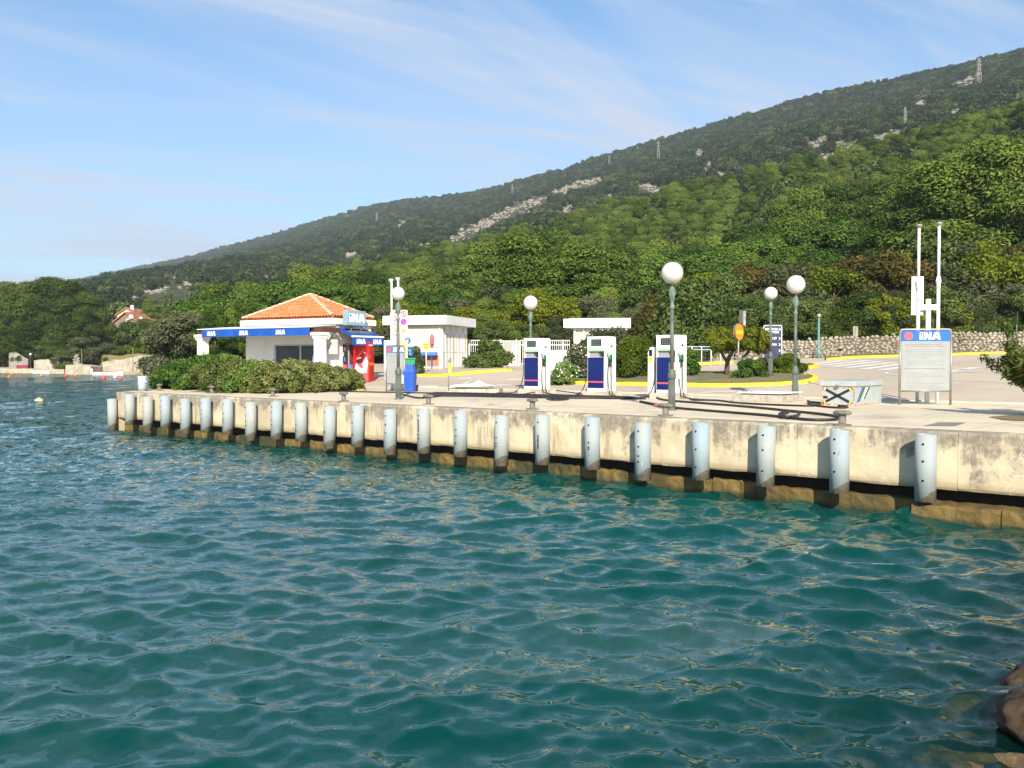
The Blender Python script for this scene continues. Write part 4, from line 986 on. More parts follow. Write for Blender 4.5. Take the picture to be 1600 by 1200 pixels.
# ------------------------------------------------------------------ the air between here and the mountain
hz = MB().box(-6300, 6300, -150, 4900, -4.2, 460).build('haze', None)
hm = bpy.data.materials.new('pale air'); hm.use_nodes = True; hn = hm.node_tree; hn.nodes.clear()
ho = hn.nodes.new('ShaderNodeOutputMaterial'); hv = hn.nodes.new('ShaderNodeVolumePrincipled'); hv.inputs['Color'].default_value = (.72, .84, 1, 1); hv.inputs['Density'].default_value = 1.4e-4; hv.inputs['Anisotropy'].default_value = .0
hn.links.new(hv.outputs[0], ho.inputs['Volume']); hz.data.materials.append(hm); hz['kind'] = 'stuff'
# ------------------------------------------------------------------ lettering
def text_mesh(s, size, mat, parent=None, name='lettering', loc=(0, 0, 0), rot=(R(90), 0, 0), ext=.004, bold=0., align='CENTER', sx=1.):
    cu = bpy.data.curves.new(name, 'FONT'); cu.body = s; cu.size = size; cu.extrude = ext; cu.offset = bold; cu.align_x = align; cu.align_y = 'CENTER'; cu.resolution_u = 3
    tmp = bpy.data.objects.new('tmp', cu); COL.objects.link(tmp); bpy.context.view_layer.update()
    me = bpy.data.meshes.new_from_object(tmp.evaluated_get(bpy.context.evaluated_depsgraph_get())); bpy.data.objects.remove(tmp); bpy.data.curves.remove(cu)
    me.materials.clear(); o = link(name, me, mat, parent); o.location = loc; o.rotation_euler = rot; o.scale = (sx, 1, 1); return o
LETTERW = pm('letter white', (.82, .82, .82), rough=.5)
def ina(parent, x, z, h, y=-.004, M=None, slant=.10, name='lettering', mat=None):
    """the block letters i N A with a blue dot in the i, drawn on a face that looks to -y; x,z is the left bottom corner"""
    M = (M or Matrix()) @ Matrix.Translation((0, y, 0)) @ Matrix(((1, 0, 0, 0), (0, 0, -1, 0), (0, 1, 0, 0), (0, 0, 0, 1)))
    sk = lambda pts: [(x+(px+slant*pz*.3)*h, z+pz*h) for px, pz in pts]
    mb = MB()
    mb.prism(sk([(0, 0), (.42, 0), (.42, 1), (0, 1)]), 0, .006, M)
    mb.prism(sk([(.56, 0), (.86, 0), (.86, .55), (1.18, 0), (1.52, 0), (1.52, 1), (1.22, 1), (1.22, .45), (.90, 1), (.56, 1)]), 0, .006, M)
    mb.prism(sk([(1.60, 0), (1.92, 0), (2.10, .62), (2.16, .62), (2.02, 1), (1.92, 1)]), 0, .006, M)
    mb.prism(sk([(2.02, 1), (2.16, .62), (2.22, .62), (2.38, 0), (2.72, 0), (2.44, 1)]), 0, .0062, M)
    mb.prism(sk([(1.95, .18), (2.36, .18), (2.30, .38), (2.0, .38)]), 0, .0064, M)
    mb.build(name, mat or LETTERW, parent)
    d = [(x+(.21+slant*.24+.15*math.cos(6.283*k/12))*h, z+(.76+.15*math.sin(6.283*k/12))*h) for k in range(12)]
    MB().prism(d, .006, .009, M).build('logo_dot', SIGNBLUE, parent)
def disc(mb, cx, cz, r, y0, y1, seg=20, M=None, inner=0):
    MM = (M or Matrix()) @ Matrix(((1, 0, 0, 0), (0, 0, -1, 0), (0, 1, 0, 0), (0, 0, 0, 1)))
    if not inner: return mb.prism([(cx+r*math.cos(6.283185*k/seg), cz+r*math.sin(6.283185*k/seg)) for k in range(seg)], -y1, -y0, MM)
    for k in range(seg):
        a, b = 6.283185*k/seg, 6.283185*(k+1)/seg
        mb.prism([(cx+inner*math.cos(a), cz+inner*math.sin(a)), (cx+r*math.cos(a), cz+r*math.sin(a)), (cx+r*math.cos(b), cz+r*math.sin(b)), (cx+inner*math.cos(b), cz+inner*math.sin(b))], -y1, -y0, MM)
    return mb

# ------------------------------------------------------------------ globe lamps
def make_lamp(globe_r=.255):
    d = {}
    d['base_sleeve'] = (MB().lathe([(.125, 0), (.125, .02), (.078, .03), (.076, .74)], 20), POSTG)
    fl = MB()
    for k in range(10):
        a = 6.283*k/10; fl.tube([(.076*math.cos(a), .076*math.sin(a), .06), (.076*math.cos(a), .076*math.sin(a), .70)], .012, 5)
    d['fluting'] = (fl, POSTG)
    d['collar'] = (MB().lathe([(.076, .72), (.098, .76), (.100, .84), (.085, .88), (.062, .94), (.05, .97)], 20), POSTG)
    d['shaft'] = (MB().lathe([(.048, .95), (.044, 2.38)], 16), POSTG)
    d['neck'] = (MB().lathe([(.05, 2.37), (.058, 2.39), (.058, 2.44), (.040, 2.47), (.034, 2.54), (.045, 2.57), (.060, 2.60), (.074, 2.72), (.070, 2.80), (.040, 2.88), (.02, 2.90)], 16), VERDI)
    rib = MB()
    for k in range(6):
        a = 6.283*k/6; rib.tube([(.055*math.cos(a), .055*math.sin(a), 2.58), (.082*math.cos(a), .082*math.sin(a), 2.72), (.05*math.cos(a), .05*math.sin(a), 2.87)], .011, 5)
    d['cage_ribs'] = (rib, VERDI)
    d['stem'] = (MB().lathe([(.022, 2.88), (.022, 2.93), (.06, 2.945), (.06, 2.97)], 12), STEEL)
    zc = 2.955+globe_r
    d['globe'] = (MB().lathe([(globe_r*math.sin(math.pi*k/18)+1e-4, zc-globe_r*math.cos(math.pi*k/18)) for k in range(19)], 32, caps=False), GLOBE)
    return {k: (v[0].mesh(k), v[1]) for k, v in d.items()}
LM, LMS = make_lamp(), make_lamp(.205)
def lamp(x, y, z, label, s=1.0, parts=LM, dark=False):
    th = thing('globe_lamp', label, 'street lamp', (x, y, z), rnd.uniform(0, 6), 'white globe lamps on the quay'); th.scale = (s, s, s)
    for k, (me, m) in parts.items():
        link(k, me, m, th)
    return th
g = at_z(1049.5, 641, DECK); lamp(g.x, g.y, DECK, 'tallest looking globe lamp at the quay edge in front of the right fuel pump')
tp = g
n = thing('notice_plate', 'small yellowish notice plate strapped to the lamp in front of the right fuel pump', 'plate', (g.x, g.y, DECK), QROT)
MB().box(-.14, .16, -.085+.18, .105, .74, 1.12).build('plate', CREAM, n); MB().box(-.05, .05, .05, .1, .9, .94).build('bracket', STEEL, n)
x_, y_ = (1242.5-800)/FPX*27.0, 27.0; lamp(x_, y_, DECK, 'globe lamp standing behind the pale concrete hatch base', 1.05)
g = G(1203.5, 592); lamp(g.x, g.y, g.z+.08, 'globe lamp on the planted traffic island beside the navy direction sign')
x_, y_ = (829-800)/FPX*33.0, 33.0; lamp(x_, y_, ground_z(x_, y_), 'globe lamp behind the left fuel pump')
g = at_z(622.5, 624, DECK); lamp(g.x, g.y, DECK, 'globe lamp at the quay edge in front of the left notice board', 1.0, LMS)
g = at_d(48, 575, 190); lm = lamp(g.x, g.y, ground_z(g.x, g.y), 'tiny globe lamp on the beach promenade at the far left', 1.08)

# ------------------------------------------------------------------ fuel pumps
PUMPW = pm('pump white enamel', (.80, .80, .78), (.72, .71, .68), 2, .5, .9, .35)
def make_pump():
    P = {}
    def put(name, mb, mat): P.setdefault(name, []).append((mb.mesh(name), mat))
    put('plinth', MB().box(-.52, .52, -.42, .42, -.02, .17, bev=.012), CONC)
    put('cabinet', MB().box(-.35, .345, -.30, .30, .17, 1.27, bev=.01), PUMPW)
    put('side_column', MB().box(.315, .352, -.302, .302, .172, 1.93, bev=.006), PUMPW)
    put('side_column', MB().box(-.352, -.312, -.303, .302, 1.262, 1.55), PUMPW)
    put('display_head', MB().box(-.353, .314, -.31, .30, 1.50, 1.94, bev=.012), PUMPW)
    put('throat', MB().prism([(-.26, 1.27), (.04, 1.27), (.04, 1.5), (-.31, 1.5)], -.24, .24, Matrix(((1, 0, 0, 0), (0, 0, 1, 0), (0, 1, 0, 0), (0, 0, 0, 1)))), PAPER)
    put('front_panel', MB().box(-.33, .305, -.306, -.29, .27, 1.265), NAVY)
    put('stripe', MB().box(-.33, .305, -.309, -.306, .45, .495), PINKRED)
    put('green_strip', MB().box(-.33, .31, -.318, -.30, 1.465, 1.54), PALEGREEN)
    put('display', MB().box(-.19, .21, -.316, -.305, 1.63, 1.85), DARK)
    dg = MB()
    for r_ in range(3):
        for c in range(4): dg.box(-.15+c*.085, -.085+c*.085, -.3185, -.316, 1.65+r_*.065, 1.69+r_*.065)
    put('digits', dg, pm('lcd digits', (.13, .16, .15), (.10, .13, .13), 3, rough=.4))
    put('lock', MB().box(.13, .15, -.306, -.30, .22, .24), STEEL)
    for sx in (1, -1):
        x0 = .352*sx
        put('nozzle_boot', MB().box(min(x0, x0+.06*sx), max(x0, x0+.06*sx), -.12, .02, .98, 1.22, bev=.008), BLACK)
        nz = MB().tube([(x0+.08*sx, -.05, 1.12), (x0+.10*sx, -.07, 1.30), (x0+.12*sx, -.14, 1.36)], .025, 8); nz.box(x0+.04*sx-.03, x0+.04*sx+.03, -.09, -.01, 1.18, 1.34, bev=.008)
        put('nozzle', nz, GREEN)
        put('spout', MB().tube([(x0+.06*sx, -.05, 1.2), (x0+.06*sx, -.05, .95)], .014, 6), GREYM)
    put('lever', MB().tube([(.353, .05, 1.62), (.39, .05, 1.62), (.40, -.05, 1.66)], .016, 6), BLACK)
    put('hose_outlet', MB().box(.352, .39, -.22, -.16, 1.34, 1.40), GREYM)
    return P
PUMP = make_pump()
PPOS = [((839-800)/FPX*32.5, 32.5), ((940-800)/FPX*30.2, 30.2), ((1049-800)/FPX*28.5, 28.5)]
PLAB = ['left one of the three white and navy fuel pumps, nearest the white gate', 'middle one of the three white and navy fuel pumps, with the bush behind it', 'right one of the three white and navy fuel pumps, behind the tall lamp']
def pump(i):
    x, y = PPOS[i]; th = thing('fuel_pump', PLAB[i], 'fuel pump', (x, y, DECK), QROT, 'fuel pumps on the quay')
    for nm, lst in PUMP.items():
        for me, m in lst: link(nm, me, m, th)
    rr = random.Random(50+i)
    for sx in (1, -1):                                      # hoses hang in a loop to the ground on both ends
        e = .9+.5*rr.random() if sx > 0 else .55+.4*rr.random()
        pts = [(.37*sx, -.19, 1.36), (.44*sx, -.22, 1.15), (.42*sx, -.24, .7), (.50*sx, -.30, .28), (.68*sx, -.40, .06), (e*sx+.3*sx, -.55, .022), ((e+1.0)*sx, -.62-.2*i, .022)]
        MB().tube(smooth_path(pts, 6), .015, 7).build('hose', BLACK, th)
        pts = [(.41*sx, -.05, 1.0), (.43*sx, -.06, .6), (.46*sx, -.10, .3), (.62*sx, -.22, .08), (.95*sx, -.35, .022)]
        MB().tube(smooth_path(pts, 6), .014, 7).build('hose', BLACK, th)
    return th
for i in range(3): pump(i)
# card reader post beside the right pump
x, y = PPOS[2]; cr = thing('card_terminal', 'slim white and yellow payment post against the left end of the right fuel pump', 'payment post', (x-.62*U2[0], y-.62*U2[1], DECK), QROT)
MB().prism([(-.10, .1), (.06, .1), (.06, 1.58), (-.02, 1.58), (-.10, 1.42)], -.2, .15, FRONT @ Matrix.Identity(4)).build('housing', PUMPW, cr)
MB().box(-.06, .055, -.21, -.2, 1.1, 1.28).build('yellow_label', YEL, cr); MB().box(-.06, .055, -.208, -.2, 1.3, 1.5).build('screen', DARK, cr)
MB().box(-.12, .1, -.22, .2, -.01, .12).build('foot', CONC, cr)

# ------------------------------------------------------------------ hoses lying on the deck
def hose(pxs, label, r=.026, dz=0, n=8):
    pts = [at_z(x, y, DECK+r+dz) for x, y in pxs]
    mb = MB().tube(smooth_path(pts, n), r, 7)
    return tag(mb.build('deck_hose', BLACK), label, 'hose', 'black hoses lying on the quay deck')
hose([(1000, 627), (1018, 630.5), (1050, 636.5), (1100, 641), (1150, 645), (1200, 649), (1255, 655), (1290, 656), (1308, 655)], 'long black hose nearest the quay edge, ending at the right bollard', .03)
hose([(1024, 620), (1040, 625), (1100, 630), (1180, 636.5), (1235, 642), (1280, 646.5), (1305, 650), (1318, 653)], 'long black hose running second from the quay edge to the right bollard', .03)
hose([(1222, 650), (1218, 646.5), (1230, 643), (1246, 644), (1249, 647), (1240, 650.5), (1226, 651), (1221, 648.5), (1231, 645)], 'small coil of black hose between the two long hoses', .028, .03)
hose([(1078, 622), (1085, 625), (1120, 625.5), (1150, 629), (1200, 632), (1260, 634), (1276, 633), (1283, 629.5), (1268, 628), (1262, 626)], 'black hose passing in front of the pale hatch base to the metal chest', .026)
hose([(1262, 630), (1275, 633.5), (1295, 636), (1318, 637), (1324, 635), (1310, 633.5)], 'short bent black hose at the foot of the metal chest', .026)
hose([(492, 613.8), (500, 612), (530, 611.6), (600, 612.8), (660, 613.8), (740, 615.6)], 'thin black hose stretching left from the hose bundle past the left lamp', .024)
hose([(628, 616), (640, 619), (652, 621.5), (668, 621), (690, 618.5), (720, 617.8)], 'black hose curling at the foot of the left lamp', .028)
for k in range(5):
    hose([(678-4*k, 613.8+1.1*k), (730, 614.5+1.0*k), (800, 616.2+.9*k), (880, 618.2+.8*k), (930, 619.2+.6*k), (985+6*k, 620.5+.5*k)], 'black hose in the thick bundle before the left fuel pump, '+('farthest from the quay edge', 'second from the back', 'middle one', 'second from the front', 'nearest the quay edge')[k], .034, .012*(k % 2))
hose([(812, 617), (840, 612), (858, 609.5), (880, 611.5), (910, 616)], 'black hose arching up in front of the left fuel pump plinth', .02, .05)
hose([(854, 622), (864, 624.5), (880, 624), (888, 622), (870, 620.5), (856, 621.5)], 'flat loop of black hose below the left fuel pump', .03, .01)
# ------------------------------------------------------------------ bollards
BOL = [(MB().lathe([(.16, 0), (.16, .018), (.07, .02), (.062, .17), (.075, .2)], 16).mesh('stem'), 'stem'), (MB().lathe([(.06, .185), (.125, .2), (.13, .235), (.09, .265), (.0, .272)], 14, caps=False, M=Matrix.Diagonal((1.35, .8, 1, 1))).mesh('cap'), 'cap')]
for px, py, lab in ((249, 610.5, 'small iron mooring bollard below the left end of the hedge'), (331, 614.5, 'small iron mooring bollard half hidden before the hedge'), (426.5, 619.5, 'small iron mooring bollard in front of the hedge middle'), (537, 627, 'small iron mooring bollard left of the left lamp'), (669.5, 632, 'small iron mooring bollard right of the left lamp'), (832, 640, 'small iron mooring bollard in front of the left fuel pump'), (1040, 650, 'small iron mooring bollard with a red tie at the foot of the tall lamp'), (1316, 664.5, 'small iron mooring bollard with the black hose around it, by the metal chest')):
    p = at_z(px, py, DECK); th = thing('mooring_bollard', lab, 'bollard', (p.x, p.y, DECK), QROT+rnd.uniform(-.2, .2), 'iron mooring bollards on the quay edge')
    for me, nm in BOL: link(nm, me, STEEL, th)
    if px == 1040: MB().tube([(-.15, 0, .22), (-.24, -.02, .23), (-.27, .02, .21)], .02, 6).build('red_tie', PINKRED, th)
# ------------------------------------------------------------------ hatch bases
p = at_z(1221, 629, DECK); hb = thing('hatch_base', 'low pale concrete hatch base with a white sheet lid in front of the right lamp', 'hatch', (p.x, p.y, DECK), QROT)
MB().box(-1.5, 0, 0, 1.5, 0, .19, bev=.015).build('concrete_base', pm('rough concrete', (.46, .42, .35), (.30, .27, .22), 6, .4, .7, .95, bump=.8), hb)
MB().box(-1.40, -.04, .12, 1.46, .23, .265).build('lid', WHITE, hb); MB().box(-1.3, -.14, .2, 1.36, .19, .23).build('lid_rim', GREYM, hb)
MB().tube([(-1.25, .4, .265), (-1.25, .4, .33), (-1.1, .4, .33), (-1.1, .4, .265)], .012, 6).build('lid_handle', GREYM, hb)
p = at_z(780, 614.5, DECK); hb = thing('hatch_base', 'rough concrete hatch base with a buckled white lid left of the pumps', 'hatch', (p.x, p.y, DECK), R(-6))
MB().box(-1.88, 0, 0, 1.2, 0, .15, bev=.015).build('concrete_base', MATS['rough concrete'], hb)
MB().add([(-1.86, .1, .22), (-.25, .08, .20), (-.2, .6, .26), (-.55, .8, .30), (-.8, .62, .44), (-1.1, .7, .32), (-1.84, .9, .27)], [(0, 1, 2, 3, 4, 5, 6)]).build('lid', WHITE, hb)
MB().tube([(-1.6, .1, .19), (-.2, .05, .235)], .025, 6).build('lid_bar', STEEL, hb)
br = thing('barrier_post', 'slim grey and yellow striped post standing at the left hatch base', 'post', (p.x-1.8, p.y+.1, DECK+.14), 0)
MB().tube([(0, 0, 0), (0, 0, 1.05)], .024, 8).build('post', GREYM, br); MB().box(-.0, .10, -.03, .03, .55, .95).build('yellow_sleeve', YEL, br); MB().box(.02, .10, -.032, .032, .93, 1.12).build('head', STEEL, br)
# ------------------------------------------------------------------ metal chest
GALV = pm('galvanised sheet', (.42, .48, .50), (.50, .54, .53), 4, rough=.45, metal=.25, c3=(.36, .40, .4), s3=16)
RUSTY = pm('rusty edge', (.55, .42, .33), (.34, .15, .06), 14, .4, .6, .8)
p = at_z(1335, 634.5, DECK); ch = thing('metal_chest', 'galvanised metal chest with a black taped cross and rusty edges', 'chest', (p.x, p.y, DECK), QROT)
MB().box(-.86, 0, 0, 1.9, .03, .5).build('body', GALV, ch)
MB().box(-.90, .04, -.04, 1.94, .50, .64, bev=.012).build('lid', GALV, ch)
fr = MB()
for a in ((-.868, .008, -.008, 0, .0, .04), (-.868, .008, -.008, 0, .455, .5), (-.868, -.825, -.009, 0, .04, .455), (-.03, .009, -.009, 0, .04, .455), (0, .008, 0, 1.9, 0, .035)): fr.box(*a)
fr.build('rusty_frame', RUSTY, ch)
for s_ in (1, -1):
    b = MB(); M = Matrix.Translation((-.44, -.010, .255)) @ Matrix.Rotation(-s_*R(27), 4, 'Y'); b.box(-.42, .42, -.004, 0, -.032, .032, M).build('tape', BLACK, ch)
    for e in (-1, 1): MB().box(e*.40-.05*(e > 0), e*.40+.05*(e < 0), -.0056, -.004, -.038, .038, M).build('tape_end', pm('tape yellow', (.55, .58, .05)) if s_ > 0 or e > 0 else pm('tape pale', (.6, .55, .5)), ch)
MB().box(-.82, -.70, -.012, -.004, .18, .24, Matrix.Identity(4)).build('tape', BLACK, ch)
MB().lathe([(.05, 0), (.05, .03)], 10, M=Matrix.Translation((-.44, -.04, .49)) @ Matrix.Rotation(R(90), 4, 'X')).build('lock', STEEL, ch)
SIDE = Matrix(((0, 0, 1, .001), (1, 0, 0, 0), (0, 1, 0, 0), (0, 0, 0, 1)))
for k, (nm, c) in enumerate((('graffiti_stripe', (.03, .12, .32)), ('graffiti_stripe', (.03, .03, .03)), ('graffiti_stripe', (.25, .5, .2)), ('graffiti_stripe', (.7, .72, .7)), ('graffiti_stripe', (.03, .03, .03)))):
    y0 = .14+k*.12; MB().prism([(y0, .08+.02*k), (y0+.07, .08+.02*k), (y0+.45, .47), (y0+.36, .47)], 0, .004, SIDE).build(nm, pm('graffiti %d' % k, c, rough=.5), ch)

# ------------------------------------------------------------------ notice boards and vent pipes
FRAME = pm('board frame metal', (.34, .31, .26), (.26, .24, .2), 5, rough=.45, metal=.5)
def board(loc, rz, w, h, leg, label, lines):
    th = thing('notice_board', label, 'notice board', loc, rz, 'blue topped notice boards')
    hw = w/2
    for sx in (-1, 1): MB().tube([(sx*hw, 0, 0), (sx*hw, 0, h-.08)], .028, 10).build('leg', FRAME, th)
    MB().tube(smooth_path([(-hw, 0, h-.09), (-hw+.02, 0, h-.03), (-hw+.09, 0, h), (0, 0, h), (hw-.09, 0, h), (hw-.02, 0, h-.03), (hw, 0, h-.09)], 5), .028, 10).build('top_rail', FRAME, th)
    MB().tube([(-hw, 0, leg), (hw, 0, leg)], .022, 8).build('bottom_rail', FRAME, th)
    hd = .26*h/1.98
    MB().box(-hw+.03, hw-.03, -.012, .012, leg+.02, h-.05-hd).build('panel', PAPER, th)
    MB().box(-hw+.03, hw-.03, -.0125, .0125, h-.048-hd, h-.03).build('header', SIGNBLUE, th)
    ft = MB()
    for a in ((-hw+.07, hw-.07, leg+.06, leg+.064), (-hw+.07, hw-.07, h-.09-hd, h-.086-hd), (-hw+.07, -hw+.074, leg+.06, h-.09-hd), (hw-.074, hw-.07, leg+.06, h-.09-hd)): ft.box(a[0], a[1], -.0135, -.012, a[2], a[3])
    ft.build('border_line', PRINT, th)
    zt, zb = h-.13-hd, leg+.10; pl = MB(); rl = MB(); rr = random.Random(4); n = lines
    for k in range(n):
        z = zt-(zt-zb)*k/(n-1)
        if k in (2, 8, 12, 14, 19): continue
        big = k in (0, 1, 13); x0 = -hw+(.12 if big else .15); x1 = x0+(w-.26)*(rr.uniform(.85, 1.0) if big else rr.choice([.4, .6, .8, .95, .97]))
        x = x0
        while x < x1:
            L = rr.uniform(.02, .075); (rl if big else pl).box(x, min(x+L, x1), -.0132, -.012, z-(.009 if big else .0055), z+(.009 if big else .0055)); x += L+.014
    pl.build('printed_lines', PRINT, th); rl.build('printed_heading', REDPRINT, th)
    zc = h-.04-hd/2; M = Matrix.Translation((0, -.0125, 0))
    disc(MB(), -hw+.03+w*.14, zc, hd*.40, -.003, 0, 20, M).build('red_disc', PINKRED, th)
    ina(th, -hw+w*.38, zc-hd*.36, hd*.74, -.0125)
    return th
g = at_z(1445, 632.5, DECK); board((g.x, g.y, DECK), R(-9), 1.27, 1.98, .36, 'large notice board with blue header at the right, before the tall vent pipes', 24)
g = at_z(618, 612, DECK); board((g.x, g.y, DECK), R(-20), .76, 1.72, .30, 'small notice board with blue header half hidden by the left lamp', 22)
VENTW = pm('vent pipe white', (.82, .82, .80), (.72, .71, .68), 4, .5, .8, .4)
def vents(loc, rz, h, gap, label, post=True):
    th = thing('vent_pipes', label, 'vent pipes', loc, rz)
    for sx, hh in ((-1, h*.99), (1, h)):
        x = sx*gap/2
        MB().lathe([(.048, 0), (.045, hh*.66)], 12, at=(x, 0, 0)).build('pipe', VENTW, th)
        MB().lathe([(.038, hh*.66), (.036, hh-.1)], 12, at=(x, 0, 0)).build('pipe', VENTW, th)
        MB().lathe([(.058, hh*.63), (.058, hh*.665), (.07, hh*.668), (.07, hh*.68), (.045, hh*.70)], 12, at=(x, 0, 0)).build('flange', VENTW, th)
        MB().lathe([(.036, hh-.12), (.06, hh-.10), (.06, hh-.07), (.09, hh-.06), (.09, hh-.02), (.05, hh)], 14, at=(x-.02*(gap < .4), 0, 0)).build('vent_cap', GREYM if gap > .4 else VENTW, th)
    if post:
        MB().box(-.055, .055, -.055, .055, 0, h*.575).build('post', VENTW, th)
        MB().box(-gap/2, gap/2, -.02, .02, h*.515, h*.545).build('cross_bar', VENTW, th)
    return th
g = at_z(1447.5, 629.5, DECK); vents((g.x+.02, g.y, DECK), R(-9), 4.95, .52, 'pair of tall white vent pipes behind the large notice board')
x_, y_ = g.x, g.y
pn = thing('sign_panel', 'narrow white sign panel turned edge on, fixed to the tall right vent pipes', 'sign', (x_-.30, y_-.02, DECK), R(-9))
MB().box(-.19, .02, .08, .12, 2.42, 3.48, Matrix.Rotation(R(-38), 4, 'Z')).build('panel', PUMPW, pn); MB().box(.05, .26, .1, .13, 2.42, 3.48, Matrix.Rotation(R(18), 4, 'Z')).build('panel', PUMPW, pn)
MB().tube([(.05, .0, 2.85), (.05, .12, 2.85)], .02, 6).build('bracket', STEEL, pn)
g = at_z(617.5, 610.8, DECK); vents((g.x, g.y, DECK), R(-15), 4.32, .27, 'pair of white vent pipes behind the left notice board', True)
sp = thing('sign_panel', 'white panel with six prohibition and warning signs on the left vent pipes', 'sign', (g.x, g.y-.12, DECK), R(-8))
MB().box(-.07, .50, -.012, .012, 2.18, 3.08).build('panel', WHITE, sp)
RING = pm('sign red', (.60, .04, .05), rough=.5); RINGP = pm('pale ring', (.85, .5, .5), rough=.5)
for r_ in range(3):
    for c in range(2):
        cx, cz = .085+c*.27, 2.93-r_*.30
        if r_ < 2:
            if (r_, c) == (1, 1): disc(MB(), cx, cz, .125, -.018, -.012).build('violet_disc', PURPLE, sp); continue
            disc(MB(), cx, cz, .125, -.018, -.012, 20, None, .088).build('red_ring', RING, sp)
            MB().box(-.10, .10, -.0165, -.0125, -.016, .016, Matrix.Translation((cx, 0, cz)) @ Matrix.Rotation(R(45), 4, 'Y')).build('slash', RING, sp)
            sy = MB().box(cx-.045, cx+.035, -.0145, -.0125, cz-.012, cz+.012) if c == 0 else MB().box(cx-.02, cx+.02, -.0145, -.0125, cz-.06, cz+.03)
            if c == 1: disc(sy, cx, cz+.055, .02, -.0145, -.0125, 10)
            sy.build('symbol', BLACK, sp)
        else:
            T = Matrix(((1, 0, 0, 0), (0, 0, -1, 0), (0, 1, 0, 0), (0, 0, 0, 1)))
            MB().prism([(cx-.125, cz-.11), (cx+.125, cz-.11), (cx, cz+.11)], .012, .016, T).build('warning_border', BLACK, sp)
            MB().prism([(cx-.10, cz-.097), (cx+.10, cz-.097), (cx, cz+.08)], .016, .018, T).build('warning_triangle', YEL, sp)
            disc(MB(), cx, cz-.045, .025, -.020, -.018, 10).build('symbol', BLACK, sp)
# ------------------------------------------------------------------ road signs
g = G(1153.5, 594); ns = thing('no_entry_sign', 'faded orange no entry sign on a pole in front of the island topiary', 'road sign', (g.x, g.y, g.z+.08), R(48))
MB().tube([(0, 0, 0), (0, 0, 1.95)], .03, 8).build('pole', GREYM, ns)
disc(MB(), 0, 1.78, .32, -.045, -.03, 24).build('disc', ORANGE, ns); MB().box(-.24, .24, -.05, -.045, 1.70, 1.85).build('bar', pm('faded yellow bar', (.85, .50, .03), rough=.5), ns)
disc(MB(), 0, 1.78, .33, .03, .045, 24).build('back_disc', GREYM, ns)
g = at_d(1207, 560, 44); gz_ = ground_z(g.x, g.y); ds = thing('direction_sign', 'navy direction sign with white frame and arrows behind the island bushes', 'sign', (g.x, g.y, gz_), R(-6))
NAVYS = pm('sign navy', (.014, .022, .075), (.018, .03, .09), 3, rough=.5)
w2 = .41; zt = g.z-gz_+(560-509)/FPX*44; MB().box(-w2, w2, -.03, .03, .3, zt).build('panel', NAVYS, ds)
for sx in (-1, 1): MB().tube([(sx*w2, 0, 0), (sx*w2, 0, zt-.06)], .035, 8).build('leg', pm('pale blue grey frame', (.55, .60, .66), rough=.5), ds)
MB().tube(smooth_path([(-w2, 0, zt-.08), (-w2+.02, 0, zt-.02), (-w2+.08, 0, zt), (w2-.08, 0, zt), (w2-.02, 0, zt-.02), (w2, 0, zt-.08)], 4), .035, 8).build('top_rail', MATS['pale blue grey frame'], ds)
for k, s_ in enumerate(('RECEPCIJA', 'RECEPTION', None, 'MARKET', None, 'MARINA', None, '')):
    z = zt-.17-k*.145
    if s_: text_mesh(s_, .15, LETTERW, ds, 'lettering', (-.05, -.033, z), bold=.003, sx=.85)
    if k in (0, 3, 5, 7): MB().prism([(.27, z-.06), (.33, z), (.27, z+.06), (.31, z+.06), (.37, z), (.31, z-.06)], .031, .034, Matrix(((1, 0, 0, 0), (0, 0, -1, 0), (0, 1, 0, 0), (0, 0, 0, 1)))).build('arrow', LETTERW, ds)
g = at_d(1279, 561, 56.5); gz_ = ground_z(g.x, 56.5); tl = thing('street_lamp', 'slim teal street lamp with a small dark lantern by the low stone wall', 'street lamp', (g.x, 56.5, gz_), 0)
TEAL = pm('teal paint', (.10, .24, .22), (.13, .26, .24), 5, rough=.5)
MB().lathe([(.12, -.1), (.11, .5), (.075, .55), (.06, 2.45)], 12).build('pole', TEAL, tl); MB().lathe([(.03, 2.45), (.11, 2.55), (.12, 2.72), (.03, 2.74)], 12).build('lantern', pm('smoked lantern', (.35, .33, .27), rough=.3), tl); MB().lathe([(.17, 2.73), (.16, 2.78), (.02, 2.86)], 14).build('lamp_cap', BLACK, tl)
g = at_d(1337, 552, 58.5); gz_ = ground_z(g.x, 58.5)+.1; rs_ = thing('road_sign', 'grey back of a small road sign on a pole before the stone wall', 'road sign', (g.x, 58.5, gz_), R(10))
MB().tube([(0, 0, 0), (0, 0, 1.75)], .035, 8).build('pole', GREYM, rs_); MB().box(-.17, .17, .03, .05, 1.15, 1.80).build('plate', GREYM, rs_)
g = at_d(1588, 548, 61); gz_ = ground_z(g.x, 61); rs_ = thing('road_sign', 'dark narrow sign on a pole above the oleander at the right edge', 'road sign', (g.x, 61, gz_), R(60))
MB().tube([(0, 0, 0), (0, 0, 2.5)], .04, 8).build('pole', STEEL, rs_); MB().box(-.2, .2, -.06, -.03, 1.9, 2.7).build('plate', pm('dark sign back', (.05, .06, .06), rough=.5), rs_)
g = at_d(1162.5, 540, 50); gz_ = ground_z(g.x, 50); rs_ = thing('chimney_pipe', 'short grey metal vent pipe rising above the island topiary', 'vent pipe', (g.x, 50, gz_), 0)
MB().lathe([(.10, 0), (.10, 2.85)], 12).build('pipe', GREYM, rs_); MB().box(-.28, -.12, -.05, .05, 2.2, 2.9).build('dark_plate', pm('dark sign back', (.05, .06, .06)), rs_)
